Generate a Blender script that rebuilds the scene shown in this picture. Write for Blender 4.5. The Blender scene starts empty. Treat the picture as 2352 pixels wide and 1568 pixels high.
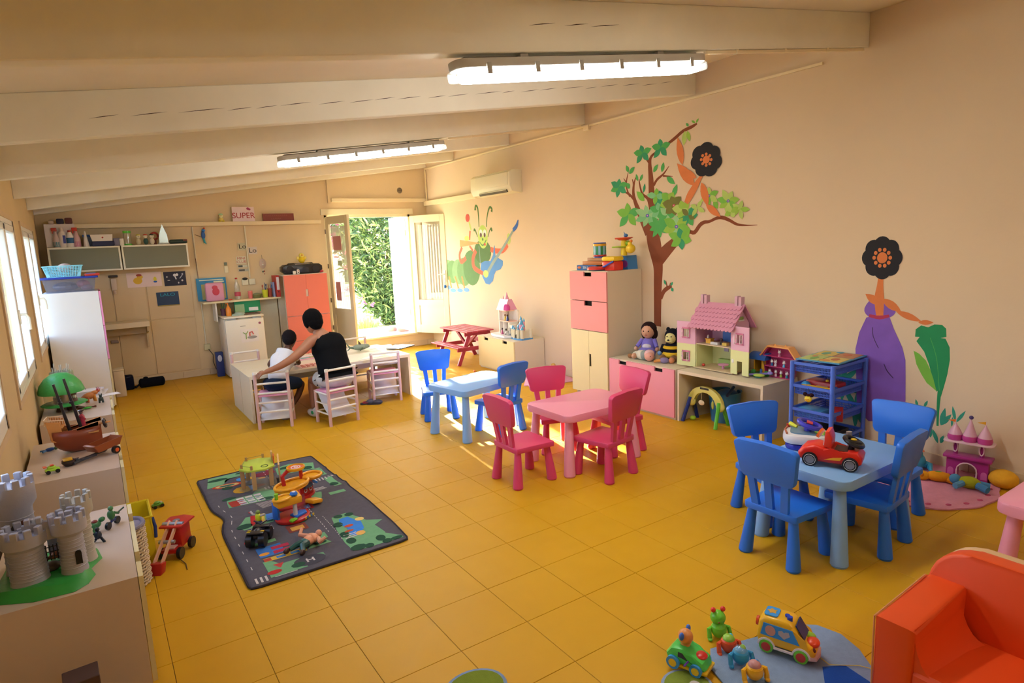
import bpy, bmesh, math, random
from mathutils import Vector, Matrix
random.seed(7)
sc = bpy.context.scene
COL = sc.collection
PI = math.pi
# ---------------- camera, sky, sun, exposure ----------------
cd = bpy.data.cameras.new('camera'); cam = bpy.data.objects.new('camera', cd); COL.objects.link(cam)
cd.sensor_width = 36.0; cd.lens = 22.0; cd.clip_start = 0.02; cd.clip_end = 300
_r = Vector((0.82882765, -0.55794375, -0.04175532)); _u = Vector((0.12258523, 0.10827071, 0.9865345)); _f = Vector((0.54590988, 0.82278565, -0.15813342))
mw = Matrix((_r, _u, -_f)).transposed().to_4x4(); mw.translation = Vector((0, 0, 1.7766)); cam.matrix_world = mw
sc.camera = cam
w = bpy.data.worlds.new('world'); sc.world = w; w.use_nodes = True
wn = w.node_tree; bg = wn.nodes['Background']
sky = wn.nodes.new('ShaderNodeTexSky'); sky.sky_type = 'NISHITA'; sky.sun_disc = False
sky.sun_elevation = math.radians(30); sky.sun_rotation = math.radians(8); sky.altitude = 10; sky.air_density = 1.0; sky.dust_density = 1.5
wn.links.new(sky.outputs[0], bg.inputs[0]); bg.inputs[1].default_value = 0.85
sd = bpy.data.lights.new('sun', 'SUN'); sun = bpy.data.objects.new('sun', sd); COL.objects.link(sun)
sd.energy = 28; sd.angle = 0.009; sd.color = (1, 0.95, 0.86)
sun.rotation_euler = Vector((-0.14, -1, -0.345)).to_track_quat('-Z', 'Y').to_euler(); sun.location = (5, 20, 8)
sc.view_settings.view_transform = 'Standard'; sc.view_settings.look = 'None'; sc.view_settings.gamma = 1.0
sc.view_settings.exposure = 1.3; sc.view_settings.use_curve_mapping = False
LAMP_E = 17.5

# ---------------- materials ----------------
def lin(h):
    h = h.lstrip('#'); v = [int(h[i:i+2], 16)/255 for i in (0, 2, 4)]
    return tuple((c/12.92 if c <= .04045 else ((c+.055)/1.055)**2.4) for c in v) + (1,)
def gain(c):   # paint pigments are a little stronger than they look under warm light
    q = min(1, .1+1.3*(max(c[:3])-min(c[:3]))/max(max(c[:3]), 1e-4)); k = [1+(v-1)*q for v in (1.12, 1.3, 1.6)]; m = [c[i]*k[i] for i in range(3)]; t = max(m); f = .88/t if t > .88 else 1
    return tuple(x*f for x in m) + (1,)
MATS = {}
def M(h, rough=.5, var=.06, scale=6, bump=0, metal=0, bs=60, trans=0, coat=0):
    key = (h, rough, var, scale, bump, metal, bs, trans, coat)
    if key in MATS: return MATS[key]
    m = bpy.data.materials.new('paint_' + h.lstrip('#')); m.use_nodes = True; nt = m.node_tree; b = nt.nodes['Principled BSDF']
    c = gain(lin(h)); b.inputs['Roughness'].default_value = rough; b.inputs['Metallic'].default_value = metal
    if rough >= .85: b.inputs['Specular IOR Level'].default_value = .15
    if coat: b.inputs['Coat Weight'].default_value = coat
    if trans: b.inputs['Transmission Weight'].default_value = trans
    if var:
        tc = nt.nodes.new('ShaderNodeTexCoord'); nz = nt.nodes.new('ShaderNodeTexNoise'); nz.inputs['Scale'].default_value = scale; nz.inputs['Detail'].default_value = 4
        nt.links.new(tc.outputs['Object'], nz.inputs['Vector'])
        mx = nt.nodes.new('ShaderNodeMix'); mx.data_type = 'RGBA'
        mx.inputs['A'].default_value = tuple(max(0, x*(1-var)) for x in c[:3]) + (1,)
        mx.inputs['B'].default_value = tuple(min(1, x*(1+var)) for x in c[:3]) + (1,)
        nt.links.new(nz.outputs['Fac'], mx.inputs['Factor']); nt.links.new(mx.outputs['Result'], b.inputs['Base Color'])
    else: b.inputs['Base Color'].default_value = c
    if bump:
        tc = nt.nodes.new('ShaderNodeTexCoord'); n2 = nt.nodes.new('ShaderNodeTexNoise'); n2.inputs['Scale'].default_value = bs; n2.inputs['Detail'].default_value = 3
        nt.links.new(tc.outputs['Object'], n2.inputs['Vector'])
        bp = nt.nodes.new('ShaderNodeBump'); bp.inputs['Strength'].default_value = bump; bp.inputs['Distance'].default_value = .004
        nt.links.new(n2.outputs['Fac'], bp.inputs['Height']); nt.links.new(bp.outputs['Normal'], b.inputs['Normal'])
    MATS[key] = m; return m
def emis(name, col, st):
    m = bpy.data.materials.new(name); m.use_nodes = True; nt = m.node_tree; b = nt.nodes['Principled BSDF']
    b.inputs['Base Color'].default_value = (.9, .9, .9, 1); b.inputs['Emission Color'].default_value = col; b.inputs['Emission Strength'].default_value = st
    return m
def clear(name, tint=(1, 1, 1), gl=.1, rough=.02, dif=0, dcol=(.5, .5, .5)):
    m = bpy.data.materials.new(name); m.use_nodes = True; nt = m.node_tree; nt.nodes.clear()
    o = nt.nodes.new('ShaderNodeOutputMaterial'); t = nt.nodes.new('ShaderNodeBsdfTransparent'); t.inputs[0].default_value = tint + (1,)
    g = nt.nodes.new('ShaderNodeBsdfGlossy'); g.inputs['Roughness'].default_value = rough
    mx = nt.nodes.new('ShaderNodeMixShader'); mx.inputs[0].default_value = gl
    nt.links.new(t.outputs[0], mx.inputs[1]); nt.links.new(g.outputs[0], mx.inputs[2]); last = mx
    if dif:
        d = nt.nodes.new('ShaderNodeBsdfDiffuse'); d.inputs[0].default_value = dcol + (1,)
        m2 = nt.nodes.new('ShaderNodeMixShader'); m2.inputs[0].default_value = dif
        nt.links.new(mx.outputs[0], m2.inputs[1]); nt.links.new(d.outputs[0], m2.inputs[2]); last = m2
    nt.links.new(last.outputs[0], o.inputs[0]); return m
GLASS = clear('window_glass'); CLEARP = clear('clear_plastic', (.92, .95, .95), .12, .1, .08, (.7, .75, .75))
FROST = clear('frosted_glass', (.75, .78, .7), .04, .4, .62, (.30, .30, .22))
LEAF = None

# ---------------- mesh builder ----------------
class G:
    def __init__(s): s.bm = bmesh.new(); s.ms = []; s.k = 0; s.X = Matrix.Identity(4)
    def m(s, mat):
        if mat not in s.ms: s.ms.append(mat)
        s.k = s.ms.index(mat); return s
    def _fin(s, vs, mt=None):
        mt = s.X @ mt if mt is not None else s.X
        bmesh.ops.transform(s.bm, matrix=mt, verts=vs)
        for f in {f for v in vs for f in v.link_faces}: f.material_index = s.k
    def box(s, c, d, rz=0, bev=0, rx=0, ry=0, seg=2):
        r = bmesh.ops.create_cube(s.bm, size=1); vs = r['verts']
        bmesh.ops.scale(s.bm, vec=d, verts=vs)
        if bev:
            es = list({e for v in vs for e in v.link_edges})
            rr = bmesh.ops.bevel(s.bm, geom=es, offset=min(bev, min(d)*.49), segments=seg, affect='EDGES', profile=.5)
            vs = list({v for f in rr['faces'] for v in f.verts} | {v for v in vs if v.is_valid})
        s._fin(vs, Matrix.Translation(c) @ Matrix.Rotation(rz, 4, 'Z') @ Matrix.Rotation(ry, 4, 'Y') @ Matrix.Rotation(rx, 4, 'X')); return s
    def cyl(s, p, q, r, r2=None, n=14):
        p = Vector(p); q = Vector(q); d = q-p; L = d.length
        if r2 is None: r2 = r
        v = bmesh.ops.create_cone(s.bm, cap_ends=True, segments=n, radius1=max(r, 1e-4), radius2=max(r2, 1e-4), depth=L)['verts']
        s._fin(v, Matrix.Translation((p+q)/2) @ d.to_track_quat('Z', 'Y').to_matrix().to_4x4()); return s
    def ball(s, c, r, n=14, rot=None):
        v = bmesh.ops.create_uvsphere(s.bm, u_segments=n, v_segments=max(6, n*2//3), radius=1)['verts']
        if not hasattr(r, '__len__'): r = (r, r, r)
        mt = Matrix.Translation(c)
        if rot: mt = mt @ Matrix.Rotation(rot[2], 4, 'Z') @ Matrix.Rotation(rot[1], 4, 'Y') @ Matrix.Rotation(rot[0], 4, 'X')
        s._fin(v, mt @ Matrix.Diagonal((r[0], r[1], r[2], 1))); return s
    def lathe(s, prof, c=(0, 0, 0), n=20, a=None):
        rings = []
        for (r, z) in prof:
            rings.append([s.bm.verts.new((r*math.cos(t*2*PI/n), r*math.sin(t*2*PI/n), z)) for t in range(n)])
        for i in range(len(rings)-1):
            for t in range(n):
                s.bm.faces.new((rings[i][t], rings[i][(t+1) % n], rings[i+1][(t+1) % n], rings[i+1][t]))
        if prof[0][0] > 1e-3: s.bm.faces.new(rings[0][::-1])
        if prof[-1][0] > 1e-3: s.bm.faces.new(rings[-1])
        mt = Matrix.Translation(c)
        if a is not None: mt = mt @ Vector(a).to_track_quat('Z', 'Y').to_matrix().to_4x4()
        s._fin([v for R in rings for v in R], mt); return s
    def tube(s, pts, r, n=8, closed=False):
        P = [Vector(p) for p in pts]; N = len(P); rings = []
        rr = r if hasattr(r, '__len__') else [r]*N
        up = Vector((0, 0, 1)); 
        for i in range(N):
            if closed: t = P[(i+1) % N]-P[i-1]
            else: t = P[min(i+1, N-1)]-P[max(i-1, 0)]
            t.normalize(); ref = up if abs(t.z) < .95 else Vector((1, 0, 0))
            a = t.cross(ref).normalized(); b = t.cross(a).normalized()
            if rings and not closed:
                if a.dot(la) < 0: a = -a; b = -b
            la = a
            rings.append([s.bm.verts.new(P[i]+(a*math.cos(k*2*PI/n)+b*math.sin(k*2*PI/n))*rr[i]) for k in range(n)])
        for i in range(N if closed else N-1):
            A = rings[i]; B = rings[(i+1) % N]
            for k in range(n): s.bm.faces.new((A[k], A[(k+1) % n], B[(k+1) % n], B[k]))
        if not closed: s.bm.faces.new(rings[0][::-1]); s.bm.faces.new(rings[-1])
        s._fin([v for R in rings for v in R]); return s
    def torus(s, c, R, r, a=(0, 0, 1), n=20, m=8, sc=(1, 1)):
        q = Vector(a).to_track_quat('Z', 'Y'); c = Vector(c)
        return s.tube([c+q @ Vector((R*sc[0]*math.cos(t*2*PI/n), R*sc[1]*math.sin(t*2*PI/n), 0)) for t in range(n)], r, m, True)
    def prism(s, poly, h0, h1, ax='z', bev=0, seg=2):
        # poly 2D; extruded along ax between h0,h1.  z:(x,y) y:(x,z) x:(y,z)
        def V(p, h):
            return {'z': (p[0], p[1], h), 'y': (p[0], h, p[1]), 'x': (h, p[0], p[1])}[ax]
        A = [s.bm.verts.new(V(p, h0)) for p in poly]; B = [s.bm.verts.new(V(p, h1)) for p in poly]; n = len(poly)
        f1 = s.bm.faces.new(A[::-1]); f2 = s.bm.faces.new(B); fs = [f1, f2]
        for i in range(n): fs.append(s.bm.faces.new((A[i], A[(i+1) % n], B[(i+1) % n], B[i])))
        vs = A+B
        if bev:
            es = list(f1.edges)+list(f2.edges)
            rr = bmesh.ops.bevel(s.bm, geom=es, offset=bev, segments=seg, affect='EDGES', profile=.5)
            vs = list({v for f in rr['faces'] for v in f.verts} | {v for v in vs if v.is_valid})
        s._fin(vs); return s
    def quad(s, *pts):
        vs = [s.bm.verts.new(p) for p in pts]; s.bm.faces.new(vs); s._fin(vs); return s
    def grid(s, f, nu, nv):
        V = [[s.bm.verts.new(f(i/nu, j/nv)) for j in range(nv+1)] for i in range(nu+1)]
        for i in range(nu):
            for j in range(nv): s.bm.faces.new((V[i][j], V[i+1][j], V[i+1][j+1], V[i][j+1]))
        s._fin([v for R in V for v in R]); return s
    def out(s, name, parent=None, smooth=True, thick=0, auto=35):
        bmesh.ops.recalc_face_normals(s.bm, faces=s.bm.faces)
        me = bpy.data.meshes.new(name); 
        if smooth:
            lim = math.radians(auto)
            for e in s.bm.edges:
                if len(e.link_faces) == 2 and e.calc_face_angle(0) > lim: e.smooth = False
        s.bm.to_mesh(me); s.bm.free()
        for mm in s.ms: me.materials.append(mm)
        if smooth: me.shade_smooth() if hasattr(me, 'shade_smooth') else None
        o = bpy.data.objects.new(name, me); COL.objects.link(o)
        if smooth:
            try: me.polygons.foreach_set('use_smooth', [True]*len(me.polygons))
            except Exception: pass
        if thick: md = o.modifiers.new('s', 'SOLIDIFY'); md.thickness = thick; md.offset = 0
        if parent: o.parent = parent
        return o
def tag(o, label, cat, group=None, kind=None):
    if label: o['label'] = label
    if cat: o['category'] = cat
    if group: o['group'] = group
    if kind: o['kind'] = kind
    return o
def E(name, label, cat, loc=(0, 0, 0), rz=0, group=None):
    o = bpy.data.objects.new(name, None); COL.objects.link(o); o.location = loc; o.rotation_euler = (0, 0, rz); o.empty_display_size = .05
    return tag(o, label, cat, group)
def dup(root, loc, rz, label, group=None):
    r = root.copy(); COL.objects.link(r); r.location = loc; r.rotation_euler = (0, 0, rz); r['label'] = label
    if group: r['group'] = group
    for ch in list(root.children):
        c = ch.copy(); COL.objects.link(c); c.parent = r
        for g in list(ch.children):
            d = g.copy(); COL.objects.link(d); d.parent = c
    return r
def st(o): o['kind'] = 'structure'; return o
def rrect(w, h, r, n=4, cx=0, cy=0):
    pts = []
    for (sx, sy, a0) in ((1, 1, 0), (-1, 1, 90), (-1, -1, 180), (1, -1, 270)):
        for k in range(n+1):
            a = math.radians(a0+90*k/n); pts.append((cx+sx*(w/2-r)+r*math.cos(a), cy+sy*(h/2-r)+r*math.sin(a)))
    return pts
def circ(cx, cy, rx, ry=None, n=20, a0=0): 
    ry = ry or rx
    return [(cx+rx*math.cos(a0+t*2*PI/n), cy+ry*math.sin(a0+t*2*PI/n)) for t in range(n)]
def mm(c):
    return M(c) if isinstance(c, str) else c
PLA = {}
def P(h):   # glossy toy plastic
    if h not in PLA: PLA[h] = M(h, .32, .02)
    return PLA[h]
def F(h): return M(h, .95, .12, 40, .5, bs=220)   # fabric / plush
def prim(g, p):
    k = p[0]; a = p[1:]
    kw = a[-1] if isinstance(a[-1], dict) else {}
    if kw: a = a[:-1]
    {'b': g.box, 'c': g.cyl, 's': g.ball, 'l': g.lathe, 't': g.tube, 'o': g.torus, 'p': g.prism, 'q': g.quad}[k](*a, **kw)
def toy(name, label, cat, loc, rz, parts, group=None, smooth=True, rot=None):
    """parts: (part name or 'part>sub', material, prims...)"""
    if len(parts) == 1:
        g = G(); g.m(mm(parts[0][1]))
        for p in parts[0][2:]: prim(g, p)
        o = g.out(name, None, smooth); o.location = loc; o.rotation_euler = rot or (0, 0, rz); return tag(o, label, cat, group)
    r = E(name, label, cat, loc, rz, group)
    if rot: r.rotation_euler = rot
    last = {}
    for pt in parts:
        nm = pt[0]; par = r
        if '>' in nm: a, nm = nm.split('>'); par = last[a]
        g = G(); g.m(mm(pt[1])); lab = None
        for p in pt[2:]:
            if isinstance(p, str): lab = p
            else: prim(g, p)
        o = g.out(nm, par, smooth); last[nm] = o
        if lab: o['label'] = lab
    return r
def text(s, size, loc, rot, mat, parent=None, name='lettering', ext=.0015, sx=1):
    c = bpy.data.curves.new(name, 'FONT'); c.body = s; c.size = size; c.extrude = ext; c.align_x = 'CENTER'; c.align_y = 'CENTER'
    tmp = bpy.data.objects.new(name, c); COL.objects.link(tmp)
    dg = bpy.context.evaluated_depsgraph_get(); me = bpy.data.meshes.new_from_object(tmp.evaluated_get(dg))
    bpy.data.objects.remove(tmp); me.materials.clear(); me.materials.append(mat)
    o = bpy.data.objects.new(name, me); COL.objects.link(o); o.location = loc; o.rotation_euler = rot; o.scale = (sx, 1, 1)
    if parent: o.parent = parent
    return o

# ---------------- room shell ----------------
WALL = M('#dab98a', .85, .05, 1.5, .25, bs=35)
WALLR = M('#d6b892', .85, .05, 1.2, .25, bs=35)
CEIL = M('#ecdabc', .8, .08, 2.0, .2, bs=20)
BEAM = M('#eadcc0', .75, .10, 3.0, .3, bs=14)
TRIM = M('#e2c698', .6, .03)
XL, XR, YB, YF = -.5, 5.04, 10.15, -2.5
def zb(x): return 3.095-.134*(5.03-x)      # underside of the beams
def zc(x): return zb(x)+.245               # underside of the ceiling
TS = .355
def floor():
    g = G().m(M('#8a6a3a', .8, .1)); g.box(((XL+XR)/2, (YB+YF)/2, -.054), (XR-XL+.5, YB-YF+.5, .1)); fl = st(g.out('floor', None, False))
    xs = [XL]+[.092+TS*k for k in range(-1, 14)]+[XR]
    ys = [YF]+[.1216+TS*k for k in range(-7, 29)]+[YB+.02]
    tm = bpy.data.materials.new('yellow_tile'); tm.use_nodes = True; nt = tm.node_tree; b = nt.nodes['Principled BSDF']
    tc = nt.nodes.new('ShaderNodeTexCoord'); nz = nt.nodes.new('ShaderNodeTexNoise'); nz.inputs['Scale'].default_value = 2.2; nz.inputs['Detail'].default_value = 6
    oi = nt.nodes.new('ShaderNodeObjectInfo'); gm = nt.nodes.new('ShaderNodeNewGeometry')
    nt.links.new(gm.outputs['Position'], nz.inputs['Vector'])
    mx = nt.nodes.new('ShaderNodeMix'); mx.data_type = 'RGBA'; mx.inputs['A'].default_value = lin('#c8960c'); mx.inputs['B'].default_value = lin('#d4a31a')
    nt.links.new(nz.outputs['Fac'], mx.inputs['Factor']); nt.links.new(mx.outputs['Result'], b.inputs['Base Color'])
    n3 = nt.nodes.new('ShaderNodeTexNoise'); n3.inputs['Scale'].default_value = 9; nt.links.new(gm.outputs['Position'], n3.inputs['Vector'])
    mr = nt.nodes.new('ShaderNodeMapRange'); mr.inputs['To Min'].default_value = .38; mr.inputs['To Max'].default_value = .52; b.inputs['Specular IOR Level'].default_value = .3
    nt.links.new(n3.outputs['Fac'], mr.inputs['Value']); nt.links.new(mr.outputs['Result'], b.inputs['Roughness'])
    n2 = nt.nodes.new('ShaderNodeTexNoise'); n2.inputs['Scale'].default_value = 260; n2.inputs['Detail'].default_value = 2; nt.links.new(gm.outputs['Position'], n2.inputs['Vector'])
    bp = nt.nodes.new('ShaderNodeBump'); bp.inputs['Strength'].default_value = .12; bp.inputs['Distance'].default_value = .002
    nt.links.new(n2.outputs['Fac'], bp.inputs['Height']); nt.links.new(bp.outputs['Normal'], b.inputs['Normal'])
    cells = []
    for i in range(len(xs)-1):
        for j in range(len(ys)-1):
            cx = (xs[i]+xs[i+1])/2; cy = (ys[j]+ys[j+1])/2; d = math.hypot(cx, cy); a = math.degrees(math.atan2(cx, cy))
            vis = -6 < a < 76 and d > 1.5
            cells.append((0 if vis else 1, d, xs[i], xs[i+1], ys[j], ys[j+1]))
    cells.sort(); shared = {}
    far = G().m(tm); gp = .0022
    for n, (v, d, x0, x1, y0, y1) in enumerate(cells):
        w_, h_ = x1-x0-gp, y1-y0-gp; dz = random.uniform(-.0004, 0)
        if n < 300:
            key = (round(w_, 3), round(h_, 3))
            if key not in shared:
                g = G().m(tm); g.box((0, 0, -.004), (w_, h_, .008), bev=.0012, seg=1); o = g.out('tile', fl, False); shared[key] = o.data
            else:
                o = bpy.data.objects.new('tile', shared[key]); COL.objects.link(o); o.parent = fl
            o.location = ((x0+x1)/2, (y0+y1)/2, dz)
        else: far.box(((x0+x1)/2, (y0+y1)/2, -.004+dz), (w_, h_, .008))
    o = far.out('tiles', fl, False); o['kind'] = 'stuff'
floor()
DX0, DX1, DZ0, DZ1 = 3.22, 4.72, .22, 2.31
def walls():
    g = G().m(WALL)
    def pz(x0, x1, z0, z1=None): g.prism([(x0, z0), (x1, z0), (x1, z1 if z1 else zc(x1)+.02), (x0, z1 if z1 else zc(x0)+.02)], YB, YB+.22, 'y')
    pz(XL-.22, DX0, -.1); pz(DX1, XR+.2, -.1); pz(DX0, DX1, DZ1); pz(DX0, DX1, -.1, DZ0)
    g.prism([(3.30, 2.50), (3.345, 2.50), (3.345, zb(3.34)), (3.30, zb(3.30))], YB-.03, YB, 'y')
    wb = st(g.out('wall_back', None, False))
    # laminate panels low on the left of the back wall
    pm = M('#d2b080', .5, .04)
    for x0, x1, z0, z1 in [(-.49, .22, .11, .88), (.23, .62, .11, .88), (.63, 1.20, .11, .88), (-.49, .22, .89, 1.56), (.23, .62, .89, 1.56), (.63, 1.20, .89, 1.56)]:
        G().m(pm).box(((x0+x1)/2, YB-.006, (z0+z1)/2), (x1-x0-.006, .012, z1-z0-.006), bev=.002, seg=1).out('panel', wb, False)
    g = G().m(WALLR); g.prism([(YF-.2, -.1), (YB+.22, -.1), (YB+.22, 3.4), (YF-.2, 3.4)], XR, XR+.2, 'x'); st(g.out('wall_right', None, False))
    g = G().m(WALL); g.prism([(XL-.22, -.1), (XR+.2, -.1), (XR+.2, zc(XR)+.02), (XL-.22, zc(XL)+.02)], YF-.2, YF, 'y'); st(g.out('wall_front', None, False))
    g = G().m(M('#ccaa78', .85, .06, 1.5, .35, bs=22)); W0, W1 = .84, 2.12
    wins = [(2.9, 4.52), (5.27, 6.87), (7.62, 9.22)]; ys = [YF-.2]+[v for q in wins for v in q]+[YB+.22]; zt = zc(XL)+.02
    for k in range(0, len(ys), 2): g.box((XL-.11, (ys[k]+ys[k+1])/2, zt/2), (.22, ys[k+1]-ys[k], zt+.1))
    for a, b in wins:
        g.box((XL-.11, (a+b)/2, W0/2-.02), (.22, b-a, W0+.04)); g.box((XL-.11, (a+b)/2, (W1+zt)/2), (.22, b-a, zt-W1))
    st(g.out('wall_left', None, False))
    wf = M('#e9e2d4', .4, .03); wfo = M('#c8a478', .7, .08)
    for n, (a, b) in enumerate(wins):
        e = bpy.data.objects.new('window_%d' % (n+1), None); COL.objects.link(e); st(e); e.location = (XL, 0, 0)
        g = G().m(wfo)   # flat surround on the wall face
        for yy in (a-.02, b+.02): g.box((.004, yy, (W0+W1)/2), (.014, .04, W1-W0+.08))
        for zz in (W0-.02, W1+.02): g.box((.004, (a+b)/2, zz), (.014, b-a, .04))
        g.out('architrave', e, False)
        g = G().m(wf)
        for yy in (a+.02, b-.02): g.box((-.03, yy, (W0+W1)/2), (.07, .04, W1-W0))
        for zz in (W0+.02, W1-.02): g.box((-.03, (a+b)/2, zz), (.07, b-a, .04))
        g.out('window_frame', e, False)
        mid = (a+b)/2
        for y0, y1 in ((a+.04, mid-.002), (mid+.002, b-.04)):
            g = G().m(wf); t = .055
            for yy in (y0+t/2, y1-t/2): g.box((-.012, yy, (W0+W1)/2), (.045, t, W1-W0-.085), bev=.006)
            for zz in (W0+.045+t/2, W1-.045-t/2): g.box((-.012, (y0+y1)/2, zz), (.045, y1-y0, t), bev=.006)
            s_ = g.out('sash', e, False)
            g = G().m(GLASS); g.box((-.015, (y0+y1)/2, (W0+W1)/2), (.004, y1-y0-.09, W1-W0-.17)); g.out('pane', s_, False)
        g = G().m(M('#e8dcc0', .35)); g.box((.016, mid-.02, 1.36), (.012, .03, .11), bev=.004); g.tube([(.02, mid-.02, 1.38), (.055, mid-.02, 1.38), (.07, mid-.02, 1.35), (.07, mid-.02, 1.26)], .010); g.out('window_handle', e)
    # tan, weathered patch strips next to the windows are part of the plaster
    g = G().m(CEIL); g.prism([(XL-.25, zc(XL-.25)), (XR+.25, zc(XR+.25)), (XR+.25, zc(XR+.25)+.06), (XL-.25, zc(XL-.25)+.06)], YF-.2, YB+.25, 'y'); ce = st(g.out('ceiling', None, False))
    for k, y in enumerate([1.0, 2.60, 4.22, 5.85, 7.45, 9.05, 10.06]):
        g = G().m(BEAM); g.prism([(XL, zb(XL)), (XR, zb(XR)), (XR, zc(XR)), (XL, zc(XL))], y, y+.085, 'y', bev=.004, seg=1); bo = g.out('beam', ce, False)
        if k in (1, 2):
            g = G().m(M('#3a2a1c', .9)); x = .1 if k == 2 else 1.9
            zo = .10 if k == 2 else .12
            for i in range(22 if k == 2 else 3):
                L = random.uniform(.12, .26); dz = random.uniform(-.006, .006)
                zz = zb(x)+zo+dz; g.prism([(x, zz), (x+L*.5, zz+.006+.134*L*.5+.003), (x+L, zz+.134*L+.012), (x+L*.5, zz+.006+.134*L*.5-.001)], y-.0012, y+.001, 'y')
                x += L+random.uniform(0, .06); zo += .0005
            g.out('crack', bo, False)['label'] = 'thin dark split along the beam face'
walls()
def trims():
    g = G().m(TRIM); g.box((1.36, YB-.05, 2.205), (3.55, .10, .055), bev=.004, seg=1); st(g.out('trim_1', None, False))
    g = G().m(TRIM); g.box((4.19, YB-.03, 2.545), (1.68, .06, .06), bev=.004, seg=1); st(g.out('trim_2', None, False))
    g = G().m(TRIM); g.box((XR-.025, 9.25, 2.485), (.05, 1.78, .085), bev=.004, seg=1); st(g.out('trim_3', None, False))
    g = G().m(TRIM)   # conduit on the right wall, up the corner and along the wall head
    g.box((XR-.012, 6.5, 3.065), (.022, 7.1, .02)); g.box((XR-.02, 10.06, 2.8), (.02, .02, .56)); g.box((XR-.02, 5.80, 3.045), (.035, .09, .06), bev=.004)
    st(g.out('trim_4', None, False))
    for n, (x0, x1) in enumerate(((3.2, 5.0),)):
        for y in (2.60, 5.85):
            g = G().m(TRIM); a = math.atan(.134); g.box(((x0+x1)/2, y+.02, zb((x0+x1)/2)-.012), (x1-x0, .02, .018), ry=-a)
            for q in (3.5, 4.0, 4.5): g.box((q, y+.018, zb(q)-.012), (.02, .028, .024), ry=-a)
            st(g.out('trim_%d' % (5 if y < 3 else 6), None, False))
    sk = M('#cdb088', .45, .06)
    e = bpy.data.objects.new('baseboard_back', None); COL.objects.link(e); st(e)
    x = -.49
    while x < DX0+1.8:
        L = min(.36, XR-x-.001); 
        if L > .02: G().m(sk).box((x+L/2-.001, YB-.006, .048), (L-.004, .012, .092), bev=.002, seg=1).out('tile', e, False)
        x += .36
    e = bpy.data.objects.new('baseboard_right', None); COL.objects.link(e); st(e)
    y = -.4
    while y < YB-.02:
        L = min(.36, YB-y-.012); G().m(sk).box((XR-.006, y+L/2, .045), (.012, L-.003, .088), bev=.002, seg=1).out('tile', e, False); y += .36
trims()
# ---------------- door ----------------
def door():
    dm = M('#e0cba0', .45, .04)
    g = G().m(dm)
    for x in (DX0+.02, DX1-.02): g.box((x, YB+.06, (DZ0+DZ1)/2), (.04, .10, DZ1-DZ0))
    g.box(((DX0+DX1)/2, YB+.06, DZ1-.02), (DX1-DX0, .10, .04)); g.box(((DX0+DX1)/2, YB-.01, DZ1+.05), (DX1-DX0+.1, .02, .09))
    g.box(((DX0+DX1)/2, YB+.09, DZ0+.01), (DX1-DX0, .22, .03)); st(g.out('trim_7', None, False))['label'] = 'painted door frame and sill'
    for n, (hx, ang, sgn) in enumerate(((DX0+.02, -math.radians(81), 1), (DX1-.01, -math.radians(62), 1))):
        e = bpy.data.objects.new('door_%d' % (n+1), None); COL.objects.link(e); st(e); e.location = (hx, YB-.02, 0); e.rotation_euler = (0, 0, ang)
        L = .72; z0, z1 = .25, 2.28; g = G().m(dm); t = .04
        g.box((.05, 0, (z0+z1)/2), (.10, t, z1-z0), bev=.004, seg=1); g.box((L-.05, 0, (z0+z1)/2), (.10, t, z1-z0), bev=.004, seg=1)
        g.box((L/2, 0, z1-.06), (L-.2, t, .12)); g.box((L/2, 0, .78), (L-.2, t, .10)); g.box((L/2, 0, z0+.07), (L-.2, t, .14))
        fr = g.out('door_frame', e, False)
        G().m(dm).box((L/2, 0, .545), (L-.2, .018, .38), bev=.006, seg=1).out('lower_panel', e, False)
        G().m(GLASS).box((L/2, 0, 1.49), (L-.2, .004, 1.34)).out('pane', e, False)
        cm = clear('curtain_net_%d' % n, (.8, .8, .74), .02, .5, .72, (.62, .6, .5)); g = G().m(cm)
        g.grid(lambda u, v: (.13+u*(.46), .014+.008*math.sin(u*50), .84+v*1.28), 60, 2); g.out('net_curtain', e, True)
        if n == 1:
            g = G().m(M('#e9e4d8', .3)); g.box((L-.045, -.024, 1.24), (.035, .008, .2), bev=.003); g.tube([(L-.045, -.02, 1.27), (L-.045, -.065, 1.27), (L-.08, -.07, 1.275), (L-.16, -.07, 1.26)], .009); g.out('door_handle', e)
            g = G().m(M('#0f5f9e', .3)); g.ball((L-.045, -.04, 1.06), (.022, .018, .03)); g.cyl((L-.045, -.035, 1.08), (L-.045, -.03, 1.2), .003); g.out('key_tag', e)['label'] = 'blue key tag hanging from the lock'
        else:
            for z in (.5, .95, 1.5, 2.05): G().m(M('#6b5844', .5)).cyl((0, -.024, z-.035), (0, -.024, z+.035), .010).out('hinge', e)
            for (a, b, w_, h_, c) in ((.30, 1.86, .26, .22, '#c26a70'), (.22, 1.1, .16, .30, '#d87888'), (.34, 1.55, .13, .08, '#b7c49a')):
                G().m(M(c, .8)).box((a, .006, b), (w_, .002, h_)).out('paper', e, False)
door()
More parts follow.
